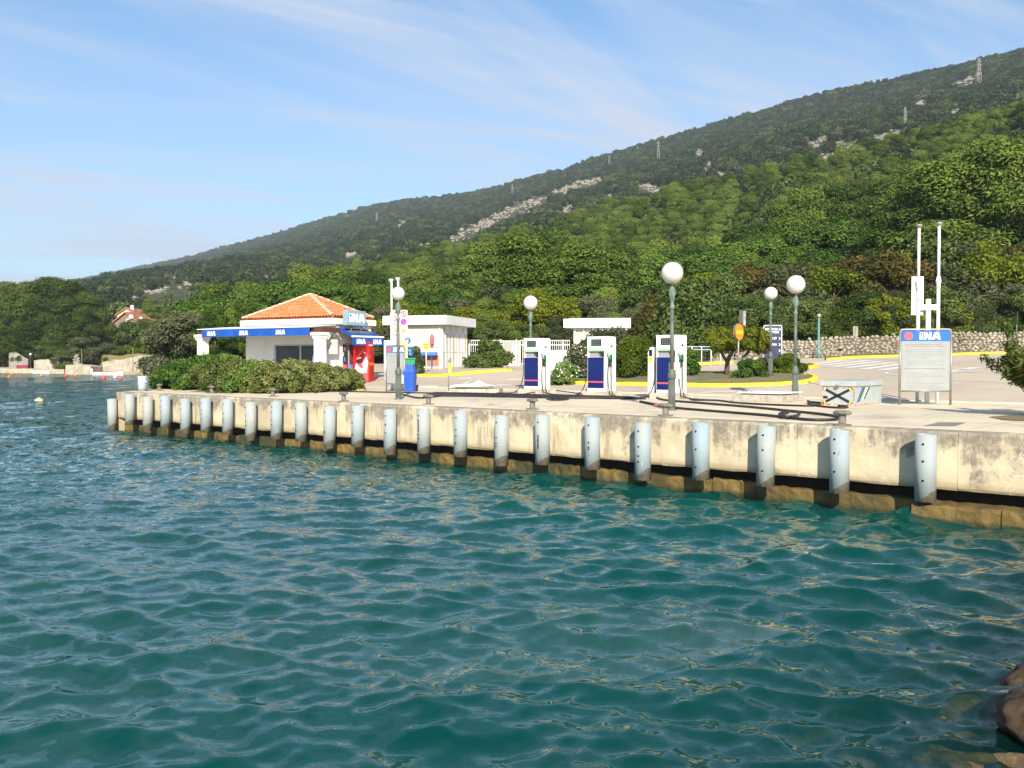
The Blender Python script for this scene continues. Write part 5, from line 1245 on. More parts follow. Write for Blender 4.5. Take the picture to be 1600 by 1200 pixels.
# tricolour fence rail behind the island
rl = thing('railing', 'thin low railing with pale rails beyond the island left of the topiary', 'railing', G(1108, 572), R(4))
for k in range(6): MB().tube([(-1.4+k*.5, 0, 0), (-1.4+k*.5, 0, 1.0)], .025, 6).build('post', WHITE, rl)
for z in (.85, 1.0): MB().tube([(-1.4, 0, z), (1.1, 0, z)], .022, 6).build('rail', pm('rail blue white', (.45, .55, .70)), rl)
# ------------------------------------------------------------------ kiosk with the orange tiled roof
KX = Vector((-8.53, 44.5)); KR = R(-31); KG = ground_z(KX.x, KX.y)
k = thing('kiosk', 'white kiosk with orange tiled hip roof and blue awnings', 'kiosk', (KX.x, KX.y, KG), KR)
HT = 4.62-KG; HB = 4.33-KG; WX0, WX1, DY = -5.95, 0.0, 2.75
def wallbox(name, *a): return MB().box(*a).build(name, WHITEW, k)
# front wall pieces round the window opening
wx0, wx1, wz0, wz1 = -3.98, -.55, .62, 1.95
wallbox('wall', WX0, wx0, 0, .2, 0, HB); wallbox('wall', wx0, wx1, 0, .2, 0, wz0); wallbox('wall', wx0, wx1, 0, .2, wz1, HB); wallbox('wall', wx1, WX1, 0, .2, 0, HB)
wallbox('wall', WX0, WX0+.2, .2, DY, 0, HB); wallbox('wall', WX0+.2, WX1, DY-.2, DY, 0, HB)
dy0, dy1 = .62, 1.72
wallbox('wall', WX1-.2, WX1, .2, dy0, 0, HB); wallbox('wall', WX1-.2, WX1, dy0, dy1, 0, .75); wallbox('wall', WX1-.2, WX1, dy0, dy1, 2.0, HB); wallbox('wall', WX1-.2, WX1, dy1, DY-.2, 0, HB)
MB().box(-.28, .06, -.06, .3, 0, HB, bev=.01).build('corner_pilaster', WHITEW, k)
MB().box(WX0+.2, -.2, .2, DY-.2, -.05, .05).build('floor', CONC, k)
win = MB()
for a in ((wx0, wx1, .07, .13, wz0, wz0+.07), (wx0, wx1, .07, .13, wz1-.07, wz1), (wx0, wx0+.07, .07, .13, wz0+.07, wz1-.07), (wx1-.07, wx1, .07, .13, wz0+.07, wz1-.07), (-2.30, -2.20, .07, .13, wz0+.07, wz1-.07)): win.box(*a)
wf = win.build('window', pm('grey window frame', (.42, .48, .54), rough=.4), k)
def glassmat():
    t = NT('kiosk glass'); t.bsdf(t.mix(t.rng(t.noise(t.coord(), .8, 3), .4, .6), (.03, .04, .04), (.045, .055, .055)), .08, 0, None, .4); return t.m
GL = glassmat()
for a in ((wx0+.07, -2.30), (-2.20, wx1-.07)): MB().box(a[0], a[1], .095, .105, wz0+.07, wz1-.07).build('pane', GL, wf)
MB().box(wx0-.08, wx1+.08, -.05, .06, wz0-.07, wz0-.002).build('window_sill', WHITE, k)
dr = MB()
for a in ((-.14, -.08, dy0, dy0+.06, .75, 2.0), (-.14, -.08, dy1-.06, dy1, .75, 2.0), (-.14, -.08, dy0+.06, dy1-.06, 1.93, 2.0), (-.14, -.08, (dy0+dy1)/2-.03, (dy0+dy1)/2+.03, .75, 1.93)): dr.box(*a)
df = dr.build('serving_hatch', pm('grey window frame', (.42, .48, .54)), k)
MB().box(-.115, -.105, dy0+.06, (dy0+dy1)/2-.03, .75, 1.93).build('pane', GL, df); MB().box(-.13, -.118, (dy0+dy1)/2+.05, dy1-.08, .8, 1.9).build('red_poster', pm('dark red', (.25, .03, .05), rough=.5), df)
for q, c in enumerate(((.6, .1, .1), (.15, .25, .6), (.7, .7, .72), (.5, .12, .2))): MB().box(-.10, -.085, dy0+.1+.1*(q % 2), dy0+.19+.1*(q % 2), .85+.25*q, 1.05+.25*q).build('pasted_notice', pm('notice %d' % q, c, rough=.6), df)
MB().box(.0, .42, .35, DY-.3, .68, .75).build('counter', CONC, k)
for q in range(4): MB().box(.08, .2, .55+q*.4, .72+q*.4, .75, .95).build('goods', pm('notice %d' % q, (.5, .5, .5)), k)
# parapet slab and tiled roof
MB().box(WX0-.18, WX1+.18, -.22, DY+.2, HB, HT, bev=.01).build('roof_slab', pm('cream concrete edge', (.76, .72, .64), (.66, .61, .53), 2, .4, .75, .8), k)
EZ = HT+.05; RX0, RX1, RY0, RY1 = WX0-.05, WX1+.06, -.12, DY+.1
AP = Vector(((RX0+RX1)/2+.2, (RY0+RY1)/2, HT+1.25)); cor = [Vector((RX0, RY0, EZ)), Vector((RX1, RY0, EZ)), Vector((RX1, RY1, EZ)), Vector((RX0, RY1, EZ))]
def tilemat():
    t = NT('orange roof tile'); p = t.coord(); oi = t.n('ObjectInfo')
    c = t.mix(t.rng(t.noise(p, 7, 3, .6), .35, .65), (.62, .235, .10), (.47, .15, .06)); c = t.mix(t.rng(t.noise(p, 1.6, 4, .6), .5, .7, 0, .55), c, (.66, .36, .22)); t.bsdf(c, .8, 0, None, .2); return t.m
TILE = tilemat()
und = MB(); und.add([c-Vector((0, 0, .04)) for c in cor]+[AP-Vector((0, 0, .05))], [(0, 1, 4), (1, 2, 4), (2, 3, 4), (3, 0, 4)]).build('roof_deck', TILE, k)
tv, tf = [], []
def add_tile(o, ax, up, nr, L, w):
    b = len(tv); S = 6
    for e in range(2):
        for s_ in range(S+1):
            t_ = math.pi*s_/S; ww = w*(1.08 if e == 0 else .86); hh = w*.62
            tv.append(tuple(o+up*(L*e)-ax*(ww/2*math.cos(t_))+nr*(hh*math.sin(t_)+(.018 if e == 0 else 0))))
    for s_ in range(S): tf.append((b+s_, b+s_+1, b+S+1+s_+1, b+S+1+s_))
for i in range(4):
    A, B = cor[i], cor[(i+1) % 4]; ax = (B-A).normalized(); L = (B-A).length; n = (B-A).cross(AP-A).normalized(); up = n.cross(ax).normalized()
    fx = (AP-A).dot(ax); H = (AP-A).dot(up); rows = int(H/.26)+1; w = .20
    for r_ in range(rows):
        v0 = r_*.26-.03; f = max(0, v0+.12)/H; x0, x1 = fx*f, L-(L-fx)*f; x = w/2
        while x < L:
            if x0+.02 < x < x1-.02: add_tile(A+ax*(x+rnd.uniform(-.008, .008))+up*v0, ax, up, n, .32, w)
            x += w
rt_ = link('roof_tiles', arr_mesh('roof_tiles', np.array(tv), np.array(tf), True), TILE, k); rt_['kind'] = 'stuff'
RIDGE_T = pm('pale mortar ridge tile', (.66, .38, .24), (.70, .55, .42), 6, .4, .65, .85)
for c in cor:
    d = AP-c; L = d.length; d.normalize(); n_ = int(L/.34)
    side = d.cross(Vector((0, 0, 1))).normalized(); nr = side.cross(d)
    for q in range(n_):
        mb = MB(); vs = []
        for e in (0, 1):
            for s_ in range(7): t_ = math.pi*s_/6; r_ = .12*(1.1 if e == 0 else .9); vs.append(tuple(c+d*(L*q/n_+.38*e)+side*(r_*math.cos(t_))+nr*(r_*.8*math.sin(t_)+.05+.015*(1-e))))
        mb.add(vs, [(s_, s_+1, s_+8, s_+7) for s_ in range(6)], True).build('ridge_tile', RIDGE_T, k)
# columns, beam and front awning
for x in (-7.5, .42):
    cz = HB+.02-.45
    col = MB().box(x-.20, x+.20, -1.62, -1.22, 0, cz-.30).build('column', WHITE, k)
    for a, z0, z1 in ((.235, cz-.30, cz-.24), (.26, cz-.24, cz-.14), (.31, cz-.14, cz)): MB().box(x-a, x+a, -1.42-a, -1.42+a, z0, z1-.002).build('capital', WHITE, col)
    MB().box(x-.2, x+.2, -1.60, -.25 if x > 0 else -1.0, cz+.002, cz+.24).build('beam_end', BROWN, k)
ABZ = HB-.45+.24
MB().box(-7.62, .12, -1.50, -1.36, ABZ-.22, ABZ-.002).build('front_beam', BROWN, k)
MB().add([(-7.55, -1.75, ABZ+.02), (.18, -1.75, ABZ+.02), (.18, -.06, ABZ+.16), (-7.55, -.06, ABZ+.16), (-7.55, -1.75, ABZ+.05), (.18, -1.75, ABZ+.05), (.18, -.06, ABZ+.19), (-7.55, -.06, ABZ+.19)], [(0, 3, 2, 1), (4, 5, 6, 7), (0, 1, 5, 4), (1, 2, 6, 5), (2, 3, 7, 6), (3, 0, 4, 7)]).build('awning_top', WHITE, k)
val = MB(); n_ = 40; vs = []
for i in range(n_+1):
    x = -7.15+(7.25)*i/n_; w_ = .012*math.sin(i*1.1)
    vs += [(x, -1.765+w_, ABZ+.01), (x, -1.80+w_*2, ABZ-.36), (x, -1.79+w_*2, ABZ-.36), (x, -1.755+w_, ABZ+.01)]
fs = []
for i in range(n_):
    for j in range(4): a = i*4+j; b = i*4+(j+1) % 4; fs.append((a, b, b+4, a+4))
vl = val.add(vs, fs).build('awning_valance', BLUE, k)
for x in (-6.72, -4.45, -2.0): ina(vl, x, ABZ-.30, .22, -1.815, name='lettering')
# side awning
z0, z1 = 3.93+.2-KG, 3.72-KG
sa = MB(); sa.add([(.02, -.02, z0), (.02, 2.3, z0), (1.15, 2.3, z1), (1.15, -.02, z1), (.02, -.02, z0+.02), (.02, 2.3, z0+.02), (1.15, 2.3, z1+.02), (1.15, -.02, z1+.02)], [(0, 1, 2, 3), (7, 6, 5, 4), (0, 3, 7, 4), (3, 2, 6, 7), (2, 1, 5, 6), (1, 0, 4, 5)]); sa.build('side_awning', BLUE, k)
MB().box(1.13, 1.19, -.04, 2.32, z1-.02, z1+.06).build('awning_bar', WHITE, k)
sv = MB().box(1.155, 1.165, .0, 2.28, z1-.40, z1-.025).build('side_valance', BLUE, k)
SM = Matrix(((0, -1, 0, 1.166), (1, 0, 0, 0), (0, 0, 1, 0), (0, 0, 0, 1)))
for y in (.28, 1.50): ina(sv, y, z1-.34, .24, -.002, M=SM, name='lettering')
# light box sign on the roof edge and the small one at the other end
sg = thing('roof_sign', 'pale blue box sign standing on the right edge of the kiosk roof', 'sign', (KX.x+.55*math.cos(KR)+.5*math.sin(-KR), KX.y+.55*math.sin(KR)+.5*math.cos(KR), KG), KR+R(90))
MB().box(-.30, 1.02, -.15, .15, HB-.05, HB+.66, bev=.01).build('box', PALEBLUE, sg)
M = Matrix.Translation((0, -.151, 0)); ina(sg, -.20, HB+.10, .42, -.151, slant=0); MB().tube([(.1, 0, HB-.4), (.1, 0, HB-.05)], .03, 6).build('support', STEEL, sg); MB().tube([(.85, 0, HB-.4), (.85, 0, HB-.05)], .03, 6).build('support', STEEL, sg)
MB().box(.0, 1.6, -.12, .3, HB-.42, HB-.30).build('duct', STEEL, sg)
sg = thing('roof_sign', 'small blue and white box sign at the left end of the kiosk roof', 'sign', (KX.x, KX.y, KG), KR)
MB().box(WX0-.02, WX0+.55, .75, .95, HT+.002, HT+.50).build('box', PALEBLUE, sg); MB().box(WX0+.25, WX0+.50, .735, .749, HT+.12, HT+.4).build('letter_panel', SIGNBLUE, sg)
ac = thing('air_conditioner', 'cream air conditioner hung beside the right kiosk column', 'air conditioner', (KX.x, KX.y, KG), KR)
MB().box(-.22, .34, -.50, -.10, 1.45, 2.15, bev=.03).build('housing', CREAM, ac); disc(MB(), .06, 1.8, .22, -.52, -.50, 20, None, .17).build('fan_ring', WHITE, ac)
fl = MB(); disc(fl, .06, 1.8, .16, -.51, -.50, 16); fl.build('fan_grille', pm('grey grille', (.5, .5, .47)), ac); MB().box(.05, .25, -.3, -.1, 2.25, 2.45).build('junction_box', CREAM, ac)
bg_ = thing('hanging_bag', 'blue inflatable bag hanging at the kiosk window by the column', 'bag', (KX.x, KX.y, KG), KR)
MB().add([(-.22, -1.3, .75), (.05, -1.3, .75), (.08, -1.3, 1.35), (-.05, -1.3, 1.5), (-.17, -1.3, 1.3), (-.22, -1.22, .75), (.05, -1.22, .75), (.08, -1.22, 1.35), (-.05, -1.22, 1.5), (-.17, -1.22, 1.3)], [(0, 1, 2, 3, 4), (9, 8, 7, 6, 5)]+[(i, i+5, (i+1) % 5+5, (i+1) % 5) for i in range(5)]).build('bag', pm('bag blue', (.10, .10, .40), (.3, .3, .55), 9), bg_)
# red vending machine
def kp(x, y): c, s_ = math.cos(KR), math.sin(KR); return KX.x+c*x-s_*y, KX.y+s_*x+c*y
vx, vy = kp(1.25, 1.05); VZ = ground_z(vx, vy)
vm = thing('vending_machine', 'red drinks vending machine with a cola bottle picture under the side awning', 'vending machine', (vx, vy, VZ), KR+R(14))
MB().box(-.80, 0, 0, .62, .02, 1.98, bev=.01).build('body', RED, vm)
MB().box(-.79, -.01, -.006, 0, .05, .46).build('lower_band', PINKRED, vm)
T = Matrix(((1, 0, 0, 0), (0, 0, -1, 0), (0, 1, 0, 0), (0, 0, 0, 1)))
MB().prism([(-.74, .46), (-.01, .46), (-.01, 1.05), (-.14, 1.22), (-.30, .92), (-.45, .86), (-.60, .98), (-.70, .80)], .004, .010, T).build('white_swoosh', WHITE, vm)
MB().prism([(-.13, 1.22), (-.01, 1.5), (-.01, .46), (-.10, .46), (-.02, 1.0)], .0102, .012, T).build('red_wave', PINKRED, vm)
bott = [(-.66, .98), (-.50, .80), (-.30, 1.05), (-.20, 1.30), (-.13, 1.55), (-.08, 1.70), (-.15, 1.74), (-.25, 1.58), (-.42, 1.35), (-.60, 1.18)]
MB().prism(bott, .012, .018, T).build('bottle_picture', pm('dark cola', (.045, .008, .008), (.12, .02, .02), 9, rough=.3), vm)
MB().prism([(-.64, 1.10), (-.42, 1.14), (-.34, 1.20), (-.46, 1.22), (-.62, 1.16)], .018, .021, T).build('bottle_label', PAPER, vm); MB().prism([(-.25, 1.42), (-.17, 1.38), (-.155, 1.44), (-.22, 1.47)], .018, .021, T).build('bottle_label', PAPER, vm)
MB().prism([(-.58, .82), (-.36, .66), (-.26, .74), (-.34, .92), (-.48, .9)], .0185, .021, T).build('bottle_base', PINKRED, vm)
DM = Matrix(((0, -1, 0, .001), (1, 0, 0, 0), (0, 0, 1, 0), (0, 0, 0, 1)))
MB().box(0, .008, .02, .60, .06, 1.94).build('door', pm('door red', (.50, .02, .01), rough=.4), vm)
o = text_mesh('Coca-Cola', .13, LETTERW, vm, 'lettering', (.012, .31, 1.80), (R(90), 0, R(90)), bold=.003)
MB().box(.008, .014, .06, .56, .82, .95).build('dispensing_flap', ORANGE, vm); MB().tube([(.03, .09, 1.1), (.03, .09, 1.3)], .012, 6).build('handle', GREYM, vm)
vx, vy = kp(1.72, 2.0); bn = thing('drinks_cooler', 'pale cooler panel with red upright script right of the red machine', 'cooler', (vx, vy, ground_z(vx, vy)), KR+R(40))
MB().box(-.22, .26, 0, .5, 0, 1.95, bev=.01).build('body', pm('pale cooler blue', (.70, .76, .78), (.62, .74, .80), 1.5), bn); MB().box(-.22, .26, -.008, 0, .0, .45).build('base_panel', GREYM, bn)
text_mesh('Jamnica', .34, RED, bn, 'lettering', (.04, -.006, 1.15), (R(90), R(-82), 0), bold=.002, sx=.9)
vx, vy = kp(1.98, 2.75); yb = thing('yellow_cabinet', 'narrow pale yellow cabinet standing behind the drinks cooler', 'cabinet', (vx, vy, ground_z(vx, vy)), KR+R(40)); MB().box(-.22, .26, 0, .4, 0, 1.9, bev=.01).build('body', pm('pale yellow', (.72, .66, .22), (.66, .6, .25), 3), yb); MB().box(-.2, .24, -.01, 0, .2, 1.1).build('door', CREAM, yb)

# ------------------------------------------------------------------ bins and small things by the left board
g = at_z(640.5, 612, DECK); bi = thing('litter_bin', 'blue plastic litter bin with a hooded lid beside the left notice board', 'bin', (g.x, g.y, DECK), R(-10))
MB().add([(-.18, -.17, 0), (.18, -.17, 0), (.18, .17, 0), (-.18, .17, 0), (-.215, -.2, .72), (.215, -.2, .72), (.215, .2, .72), (-.215, .2, .72)], [(0, 3, 2, 1), (4, 5, 6, 7), (0, 1, 5, 4), (1, 2, 6, 5), (2, 3, 7, 6), (3, 0, 4, 7)]).build('body', BINBLUE, bi)
MB().add([(-.225, -.21, .722), (.225, -.21, .722), (.225, .21, .722), (-.225, .21, .722), (-.14, -.10, 1.02), (.14, -.10, 1.02), (.14, .12, 1.02), (-.14, .12, 1.02)], [(0, 3, 2, 1), (4, 5, 6, 7), (0, 1, 5, 4), (1, 2, 6, 5), (2, 3, 7, 6), (3, 0, 4, 7)]).build('hood', BINBLUE, bi)
MB().tube([(-.2, -.22, .6), (-.2, -.24, .3)], .035, 6).build('white_cloth', WHITE, bi)
g = at_z(649.5, 611.5, DECK); bk = thing('bucket', 'small black bucket standing right of the blue litter bin', 'bucket', (g.x, g.y, DECK)); MB().lathe([(.075, 0), (.105, .24), (.098, .24), (.07, .02)], 14).build('pail', BLACK, bk); MB().tube([(-.1, 0, .23), (0, 0, .30), (.1, 0, .23)], .008, 5).build('handle', STEEL, bk)
g = at_d(638, 585, 45); gz_ = ground_z(g.x, 45); gb = thing('waste_container', 'green waste container behind the blue litter bin', 'bin', (g.x, 45, gz_), R(10))
MB().add([(-.25, -.25, .08), (.25, -.25, .08), (.25, .25, .08), (-.25, .25, .08), (-.31, -.32, 1.0), (.31, -.32, 1.0), (.31, .32, 1.0), (-.31, .32, 1.0)], [(0, 3, 2, 1), (4, 5, 6, 7), (0, 1, 5, 4), (1, 2, 6, 5), (2, 3, 7, 6), (3, 0, 4, 7)]).build('body', GREEN, gb); MB().box(-.34, .34, -.36, .34, 1.002, 1.07, bev=.015).build('lid', GREEN, gb)
for sx in (-.22, .22): MB().lathe([(.08, -.03), (.08, .03)], 12, M=Matrix.Translation((sx, .2, .08)) @ Matrix.Rotation(R(90), 4, 'Y')).build('wheel', BLACK, gb)
g = at_z(609, 610, DECK); fe = thing('hose_reel', 'dark wheel like reel with a yellow cover behind the left notice board', 'reel', (g.x+.25, g.y+.6, DECK+.02), R(-20)); MB().lathe([(.26, -.05), (.26, .05), (.20, .05), (.20, -.05), (.26, -.05)], 18, caps=False, M=Matrix.Translation((0, 0, .26)) @ Matrix.Rotation(R(90), 4, 'Y')).build('tyre', BLACK, fe); MB().box(-.5, .1, -.1, .2, .36, .50, bev=.04).build('cover', pm('tan yellow', (.62, .42, .12), (.55, .36, .12), 4), fe)
g = at_d(637.5, 583, 47); gz_ = ground_z(g.x, 47); bs_ = thing('blue_sign', 'small blue name plate and round arrow sign on a pole above the bins', 'road sign', (g.x, 47, gz_), R(-8))
MB().tube([(0, 0, 0), (0, 0, 2.05)], .03, 8).build('pole', GREYM, bs_); MB().box(-.32, .26, -.05, -.03, 1.05, 1.48).build('plate', SIGNBLUE, bs_)
for z in (1.34, 1.18): MB().box(-.22, .16, -.053, -.05, z-.045, z+.045).build('faded_lettering', PALEBLUE, bs_)
disc(MB(), 0, 1.84, .16, -.05, -.03, 20).build('disc', SIGNBLUE, bs_); MB().box(-.03, .03, -.054, -.05, 1.75, 1.93).build('arrow', LETTERW, bs_)
g = G(666, 586); ys = thing('yellow_sign', 'small yellow notice on a thin pole in front of the shed window', 'sign', (g.x, g.y, g.z+.1), R(-8))
MB().tube([(0, 0, 0), (0, 0, 1.55)], .03, 8).build('pole', CREAM, ys); MB().box(-.16, .16, -.05, -.03, 1.22, 1.55).build('plate', YEL, ys)
for z in (1.46, 1.39, 1.31): MB().box(-.12, .12, -.053, -.05, z-.018, z+.018).build('faded_lettering', pm('dark ochre', (.25, .17, .03)), ys)
g = at_z(544, 608, DECK); rp_ = tag(MB().tube(smooth_path([at_z(x, y, DECK+.03) for x, y in ((540, 606), (548, 609), (556, 607.5), (564, 609.5), (572, 608.5), (566, 607), (552, 606), (560, 610))], 5), .03, 6).build('yellow_hose', pm('yellow hose', (.62, .48, .08), (.5, .4, .1), 5)), 'tangled yellow hose on the deck at the right end of the hedge', 'hose')
pt = thing('plant_pot', 'pale grey pot at the right end of the hedge', 'pot', at_z(549, 609.5, DECK)); MB().lathe([(.11, 0), (.15, .3), (.13, .3), (.1, .05)], 14).build('pot', CONC, pt); MB().lathe([(.12, .27), (.0, .29)], 12, caps=False).build('soil', BARK, pt)

# ------------------------------------------------------------------ white sheds
def shed(name, label, loc, rz, W_, D_, H_, fas, ox, front_fn=None):
    s = thing(name, label, 'shed', loc, rz)
    MB().box(-W_-ox, ox, -ox, D_+ox, H_-fas, H_, bev=.01).build('roof', WHITE, s)
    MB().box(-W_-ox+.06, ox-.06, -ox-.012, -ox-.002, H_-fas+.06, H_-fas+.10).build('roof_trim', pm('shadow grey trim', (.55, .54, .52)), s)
    MB().box(-W_+.05, -.05, .05, D_-.05, 0, H_-fas-.003).build('inner_wall', pm('stained board', (.62, .53, .38), (.72, .68, .58), 1.3, .38, .62, .8, stretch=(1, 1, .5)), s)
    return s
C1 = (-3.83, 51.0); SG = ground_z(*C1)+.1; s1 = shed('white_shed', 'white flat roofed shed with glazed front left of the fence', (C1[0], C1[1], SG), R(-16), 3.0, 4.4, 5.06-SG, .50, .38)
H1 = 5.06-SG-.5
def post(x0, x1, y0, y1, z0, z1): return MB().box(x0, x1, y0, y1, z0, z1).build('frame_bar', WHITE, s1)
for x in (-3.0, -2.05, -.14): post(x-.05, x+.05, -.02, .08, 0, H1-.004)
for z in (.02, 1.18, 1.95): post(-2.0, -.19, -.015, .075, z, z+.07); post(-2.95, -2.10, -.015, .075, z, z+.07)
MB().box(-2.0, -.19, .02, .04, .10, .72).build('brick_panel', BRICK, s1)
MB().box(-2.0, -.19, .0, .03, 1.25, 1.95).build('pane', pm('milky pane', (.66, .64, .56), (.58, .54, .44), 2, rough=.25), s1); MB().box(-2.0, -.19, .0, .03, 2.02, H1-.01).build('pane', pm('yellowed pane', (.60, .52, .36), (.68, .63, .5), 2, rough=.3), s1)
MB().box(-2.95, -2.10, .0, .03, 1.25, 1.95).build('pane', MATS['milky pane'], s1); MB().box(-2.95, -2.10, .0, .03, 2.02, H1-.01).build('pane', MATS['yellowed pane'], s1)
for q in range(9):
    y = .05+q*.52; MB().box(-.08, .0, y, y+.05, 0, H1-.004).build('frame_bar', WHITE, s1)
for z in (.9, 1.95): MB().box(-.07, -.005, .1, 4.25, z, z+.06).build('frame_bar', WHITE, s1)
for q in range(8):
    y = .10+q*.52
    if q % 3 != 2: MB().box(-.05, -.02, y, y+.47, .96, 1.95).build('board_panel', MATS['stained board'] if q % 2 else WHITEW, s1)
    MB().box(-.05, -.02, y, y+.47, .02, .9).build('board_panel', WHITEW if q % 3 else MATS['stained board'], s1); MB().box(-.05, -.02, y, y+.47, 2.01, H1-.01).build('board_panel', MATS['stained board'] if q % 2 == 0 else WHITEW, s1)
MB().box(-3.3, .3, -.3, 4.8, -.15, .0).build('step', CONC, s1)
fx = thing('fire_extinguisher', 'faded red fire extinguisher box hung on the shed front', 'fire extinguisher', (C1[0], C1[1], SG), R(-16)); MB().lathe([(.10, 1.30), (.11, 1.34), (.11, 1.72), (.06, 1.82), (.03, 1.88)], 12, at=(-.55, -.14, 0)).build('cylinder', PINKRED, fx); MB().box(-.68, -.42, -.03, -.02, 1.25, 1.95).build('backing', pm('pale pink', (.75, .45, .45)), fx)
bn = thing('rail_bench', 'blue padded rail bench standing before the shed window', 'bench', (C1[0], C1[1], SG), R(-16)); MB().box(-2.5, -.2, -.42, -.18, .70, .90, bev=.03).build('seat', pm('bench blue', (.06, .17, .45), (.10, .22, .5), 4), bn)
for x in (-2.2, -1.2, -.5): MB().box(x-.03, x+.03, -.34, -.28, 0, .70).build('leg', SIGNBLUE, bn)
C2 = ((893-800)/FPX*50, 50.0); SG = ground_z(*C2); ZT = EYE+(563-498)/FPX*50
s2 = thing('white_shed', 'small white flat roofed shed half hidden by bushes behind the pumps', 'shed', (C2[0], C2[1], SG), R(-8))
MB().box(-.1, 3.15, -.35, 1.6, ZT-SG-.50, ZT-SG, bev=.01).build('roof', WHITE, s2)
MB().box(-.42, -.1, -.2, 1.5, ZT-SG-.48, ZT-SG-.02).build('roof', WHITE, s2); MB().box(.1, 2.9, .1, 1.4, 0, ZT-SG-.505).build('wall', WHITEW, s2)
for x in (.12, .6, 1.1): MB().box(x, x+.10, -.02, .098, 0, ZT-SG-.51).build('frame_bar', WHITE, s2)
MB().box(.24, .59, .05, .09, .8, 2.0).build('pane', MATS['yellowed pane'], s2); MB().box(.72, 1.09, .05, .09, .8, 2.0).build('pane', MATS['milky pane'], s2)

# ------------------------------------------------------------------ white fence, gate and garden wall
f0 = Vector(((733-800)/FPX*56, 56)); f1 = Vector(((890-800)/FPX*56.5, 56.5)); FZ = ground_z(f0.x, f0.y); d = f1-f0; FL = d.length; fr_ = math.atan2(d.y, d.x); FH = EYE+(563-531)/FPX*56-FZ
fe = thing('white_fence', 'white metal fence between the two white sheds', 'fence', (f0.x, f0.y, FZ), fr_)
GA = (785-733)/157*FL; GB = (812-733)/157*FL
for x in np.arange(0, FL+.01, .95): MB().box(x-.03, x+.03, -.03, .03, 0, FH+.02).build('post', WHITE, fe)
for z in (.15, FH-.32, FH-.06): MB().box(0, GA, -.02, .02, z, z+.05).build('rail', WHITE, fe); MB().box(GB, FL, -.02, .02, z, z+.05).build('rail', WHITE, fe)
x = .12
while x < FL:
    if not (GA < x < GB): MB().box(x-.012, x+.012, -.012, .012, .2, FH-.06).build('bar', WHITE, fe)
    x += .13
ga = thing('white_gate', 'white lattice gate with a violet round sticker in the white fence', 'gate', (f0.x, f0.y, FZ), fr_)
for a in ((GA, GA+.05, 0, FH-.05), (GB-.05, GB, 0, FH-.05)): MB().box(a[0], a[1], -.045, -.022, a[2], a[3]).build('stile', WHITE, ga)
MID = (GA+GB)/2+.1; MB().box(MID-.03, MID+.03, -.045, -.022, 0, FH-.05).build('stile', WHITE, ga)
for z in (.0, .85, FH-.10): MB().box(GA+.05, GB-.05, -.044, -.024, z, z+.05).build('rail', WHITE, ga)
MB().box(GA+.05, MID-.03, -.04, -.03, .05, .85).build('panel', WHITE, ga)
for a, b, z0, z1 in ((GA+.05, MID-.03, .90, FH-.1), (MID+.03, GB-.05, .05, .85), (MID+.03, GB-.05, .9, FH-.1)):
    lt = MB(); w_, h_ = b-a, z1-z0; n_ = int((w_+h_)/.085)
    for q in range(1, n_):
        c = q*.085
        for sgn in (0, 1):
            p0 = (min(c, w_), max(0, c-w_)); p1 = (max(0, c-h_), min(c, h_))
            X = lambda u: a+(u if not sgn else w_-u)
            lt.tube([(X(p0[0]), -.036+.004*sgn, z0+p0[1]), (X(p1[0]), -.036+.004*sgn, z0+p1[1])], .010, 4, caps=False)
    lt.build('lattice', WHITE, ga)
disc(MB(), (GA+MID)/2, .55, .11, -.046, -.04, 16).build('violet_disc', PURPLE, ga)
a_, b_ = G(856, 577), G(897, 577); dd = b_-a_; gw = thing('garden_wall', 'plain white rendered wall behind the white flowering bushes', 'wall', a_, math.atan2(dd.y, dd.x)); L_ = dd.length; MB().box(0, L_, 0, .2, -.1, .95, bev=.01).build('wall', WHITEW, gw); MB().box(-.02, L_+.02, -.02, .22, .952, 1.0).build('coping', WHITE, gw)
g = at_d(770, 555, 62); gz_ = ground_z(g.x, 62); hu = thing('garden_hut', 'white roofed brick hut seen over the fence left of the gate', 'hut', (g.x, 62, gz_), R(10)); MB().box(-.7, .7, 0, 1.2, 0, .95).build('wall', pm('pale brick', (.55, .38, .26), (.62, .5, .4), 5), hu); MB().add([(-.95, -.2, .95), (.95, -.2, .95), (.95, 1.4, .95), (-.95, 1.4, .95), (0, .6, 1.35)], [(0, 3, 2, 1), (0, 1, 4), (1, 2, 4), (2, 3, 4), (3, 0, 4)]).build('roof', WHITE, hu)

# ------------------------------------------------------------------ far left shore: walls, beach, boats, houses
def farwall(name, label, pts, hs, thick, cat, mat, seed):
    """rough masonry: top line undulates"""
    r = random.Random(seed); P = resample([Vector(p) for p in pts], 1.1); n = len(P); vs, fs = [], []
    for i, p in enumerate(P):
        h = np.interp(i/(n-1), np.linspace(0, 1, len(hs)), hs)*r.uniform(.9, 1.08)
        for w, z in ((0, -.6), (r.uniform(-.1, .1), h*.5), (r.uniform(0, .1), h), (thick, h*r.uniform(.95, 1)), (thick, -.6)): vs.append((p.x, p.y+w, p.z+z))
    for i in range(n-1):
        for j in range(4): a = i*5+j; fs.append((a, a+1, a+6, a+5))
    fs += [(4, 3, 2, 1, 0), tuple((n-1)*5+j for j in range(5))]
    o = MB().add(vs, fs).build(name, mat); return tag(o, label, cat)
def fp(px, Y, dz=0): X = (px-800)/FPX*Y; return (X, Y, ground_z(X, Y)+dz)
OLDW = pm('old pale masonry', (.46, .41, .32), (.33, .29, .22), .8, .4, .62, .95, bump=.9, bscale=6, c3=(.55, .50, .4), s3=3, world=True)
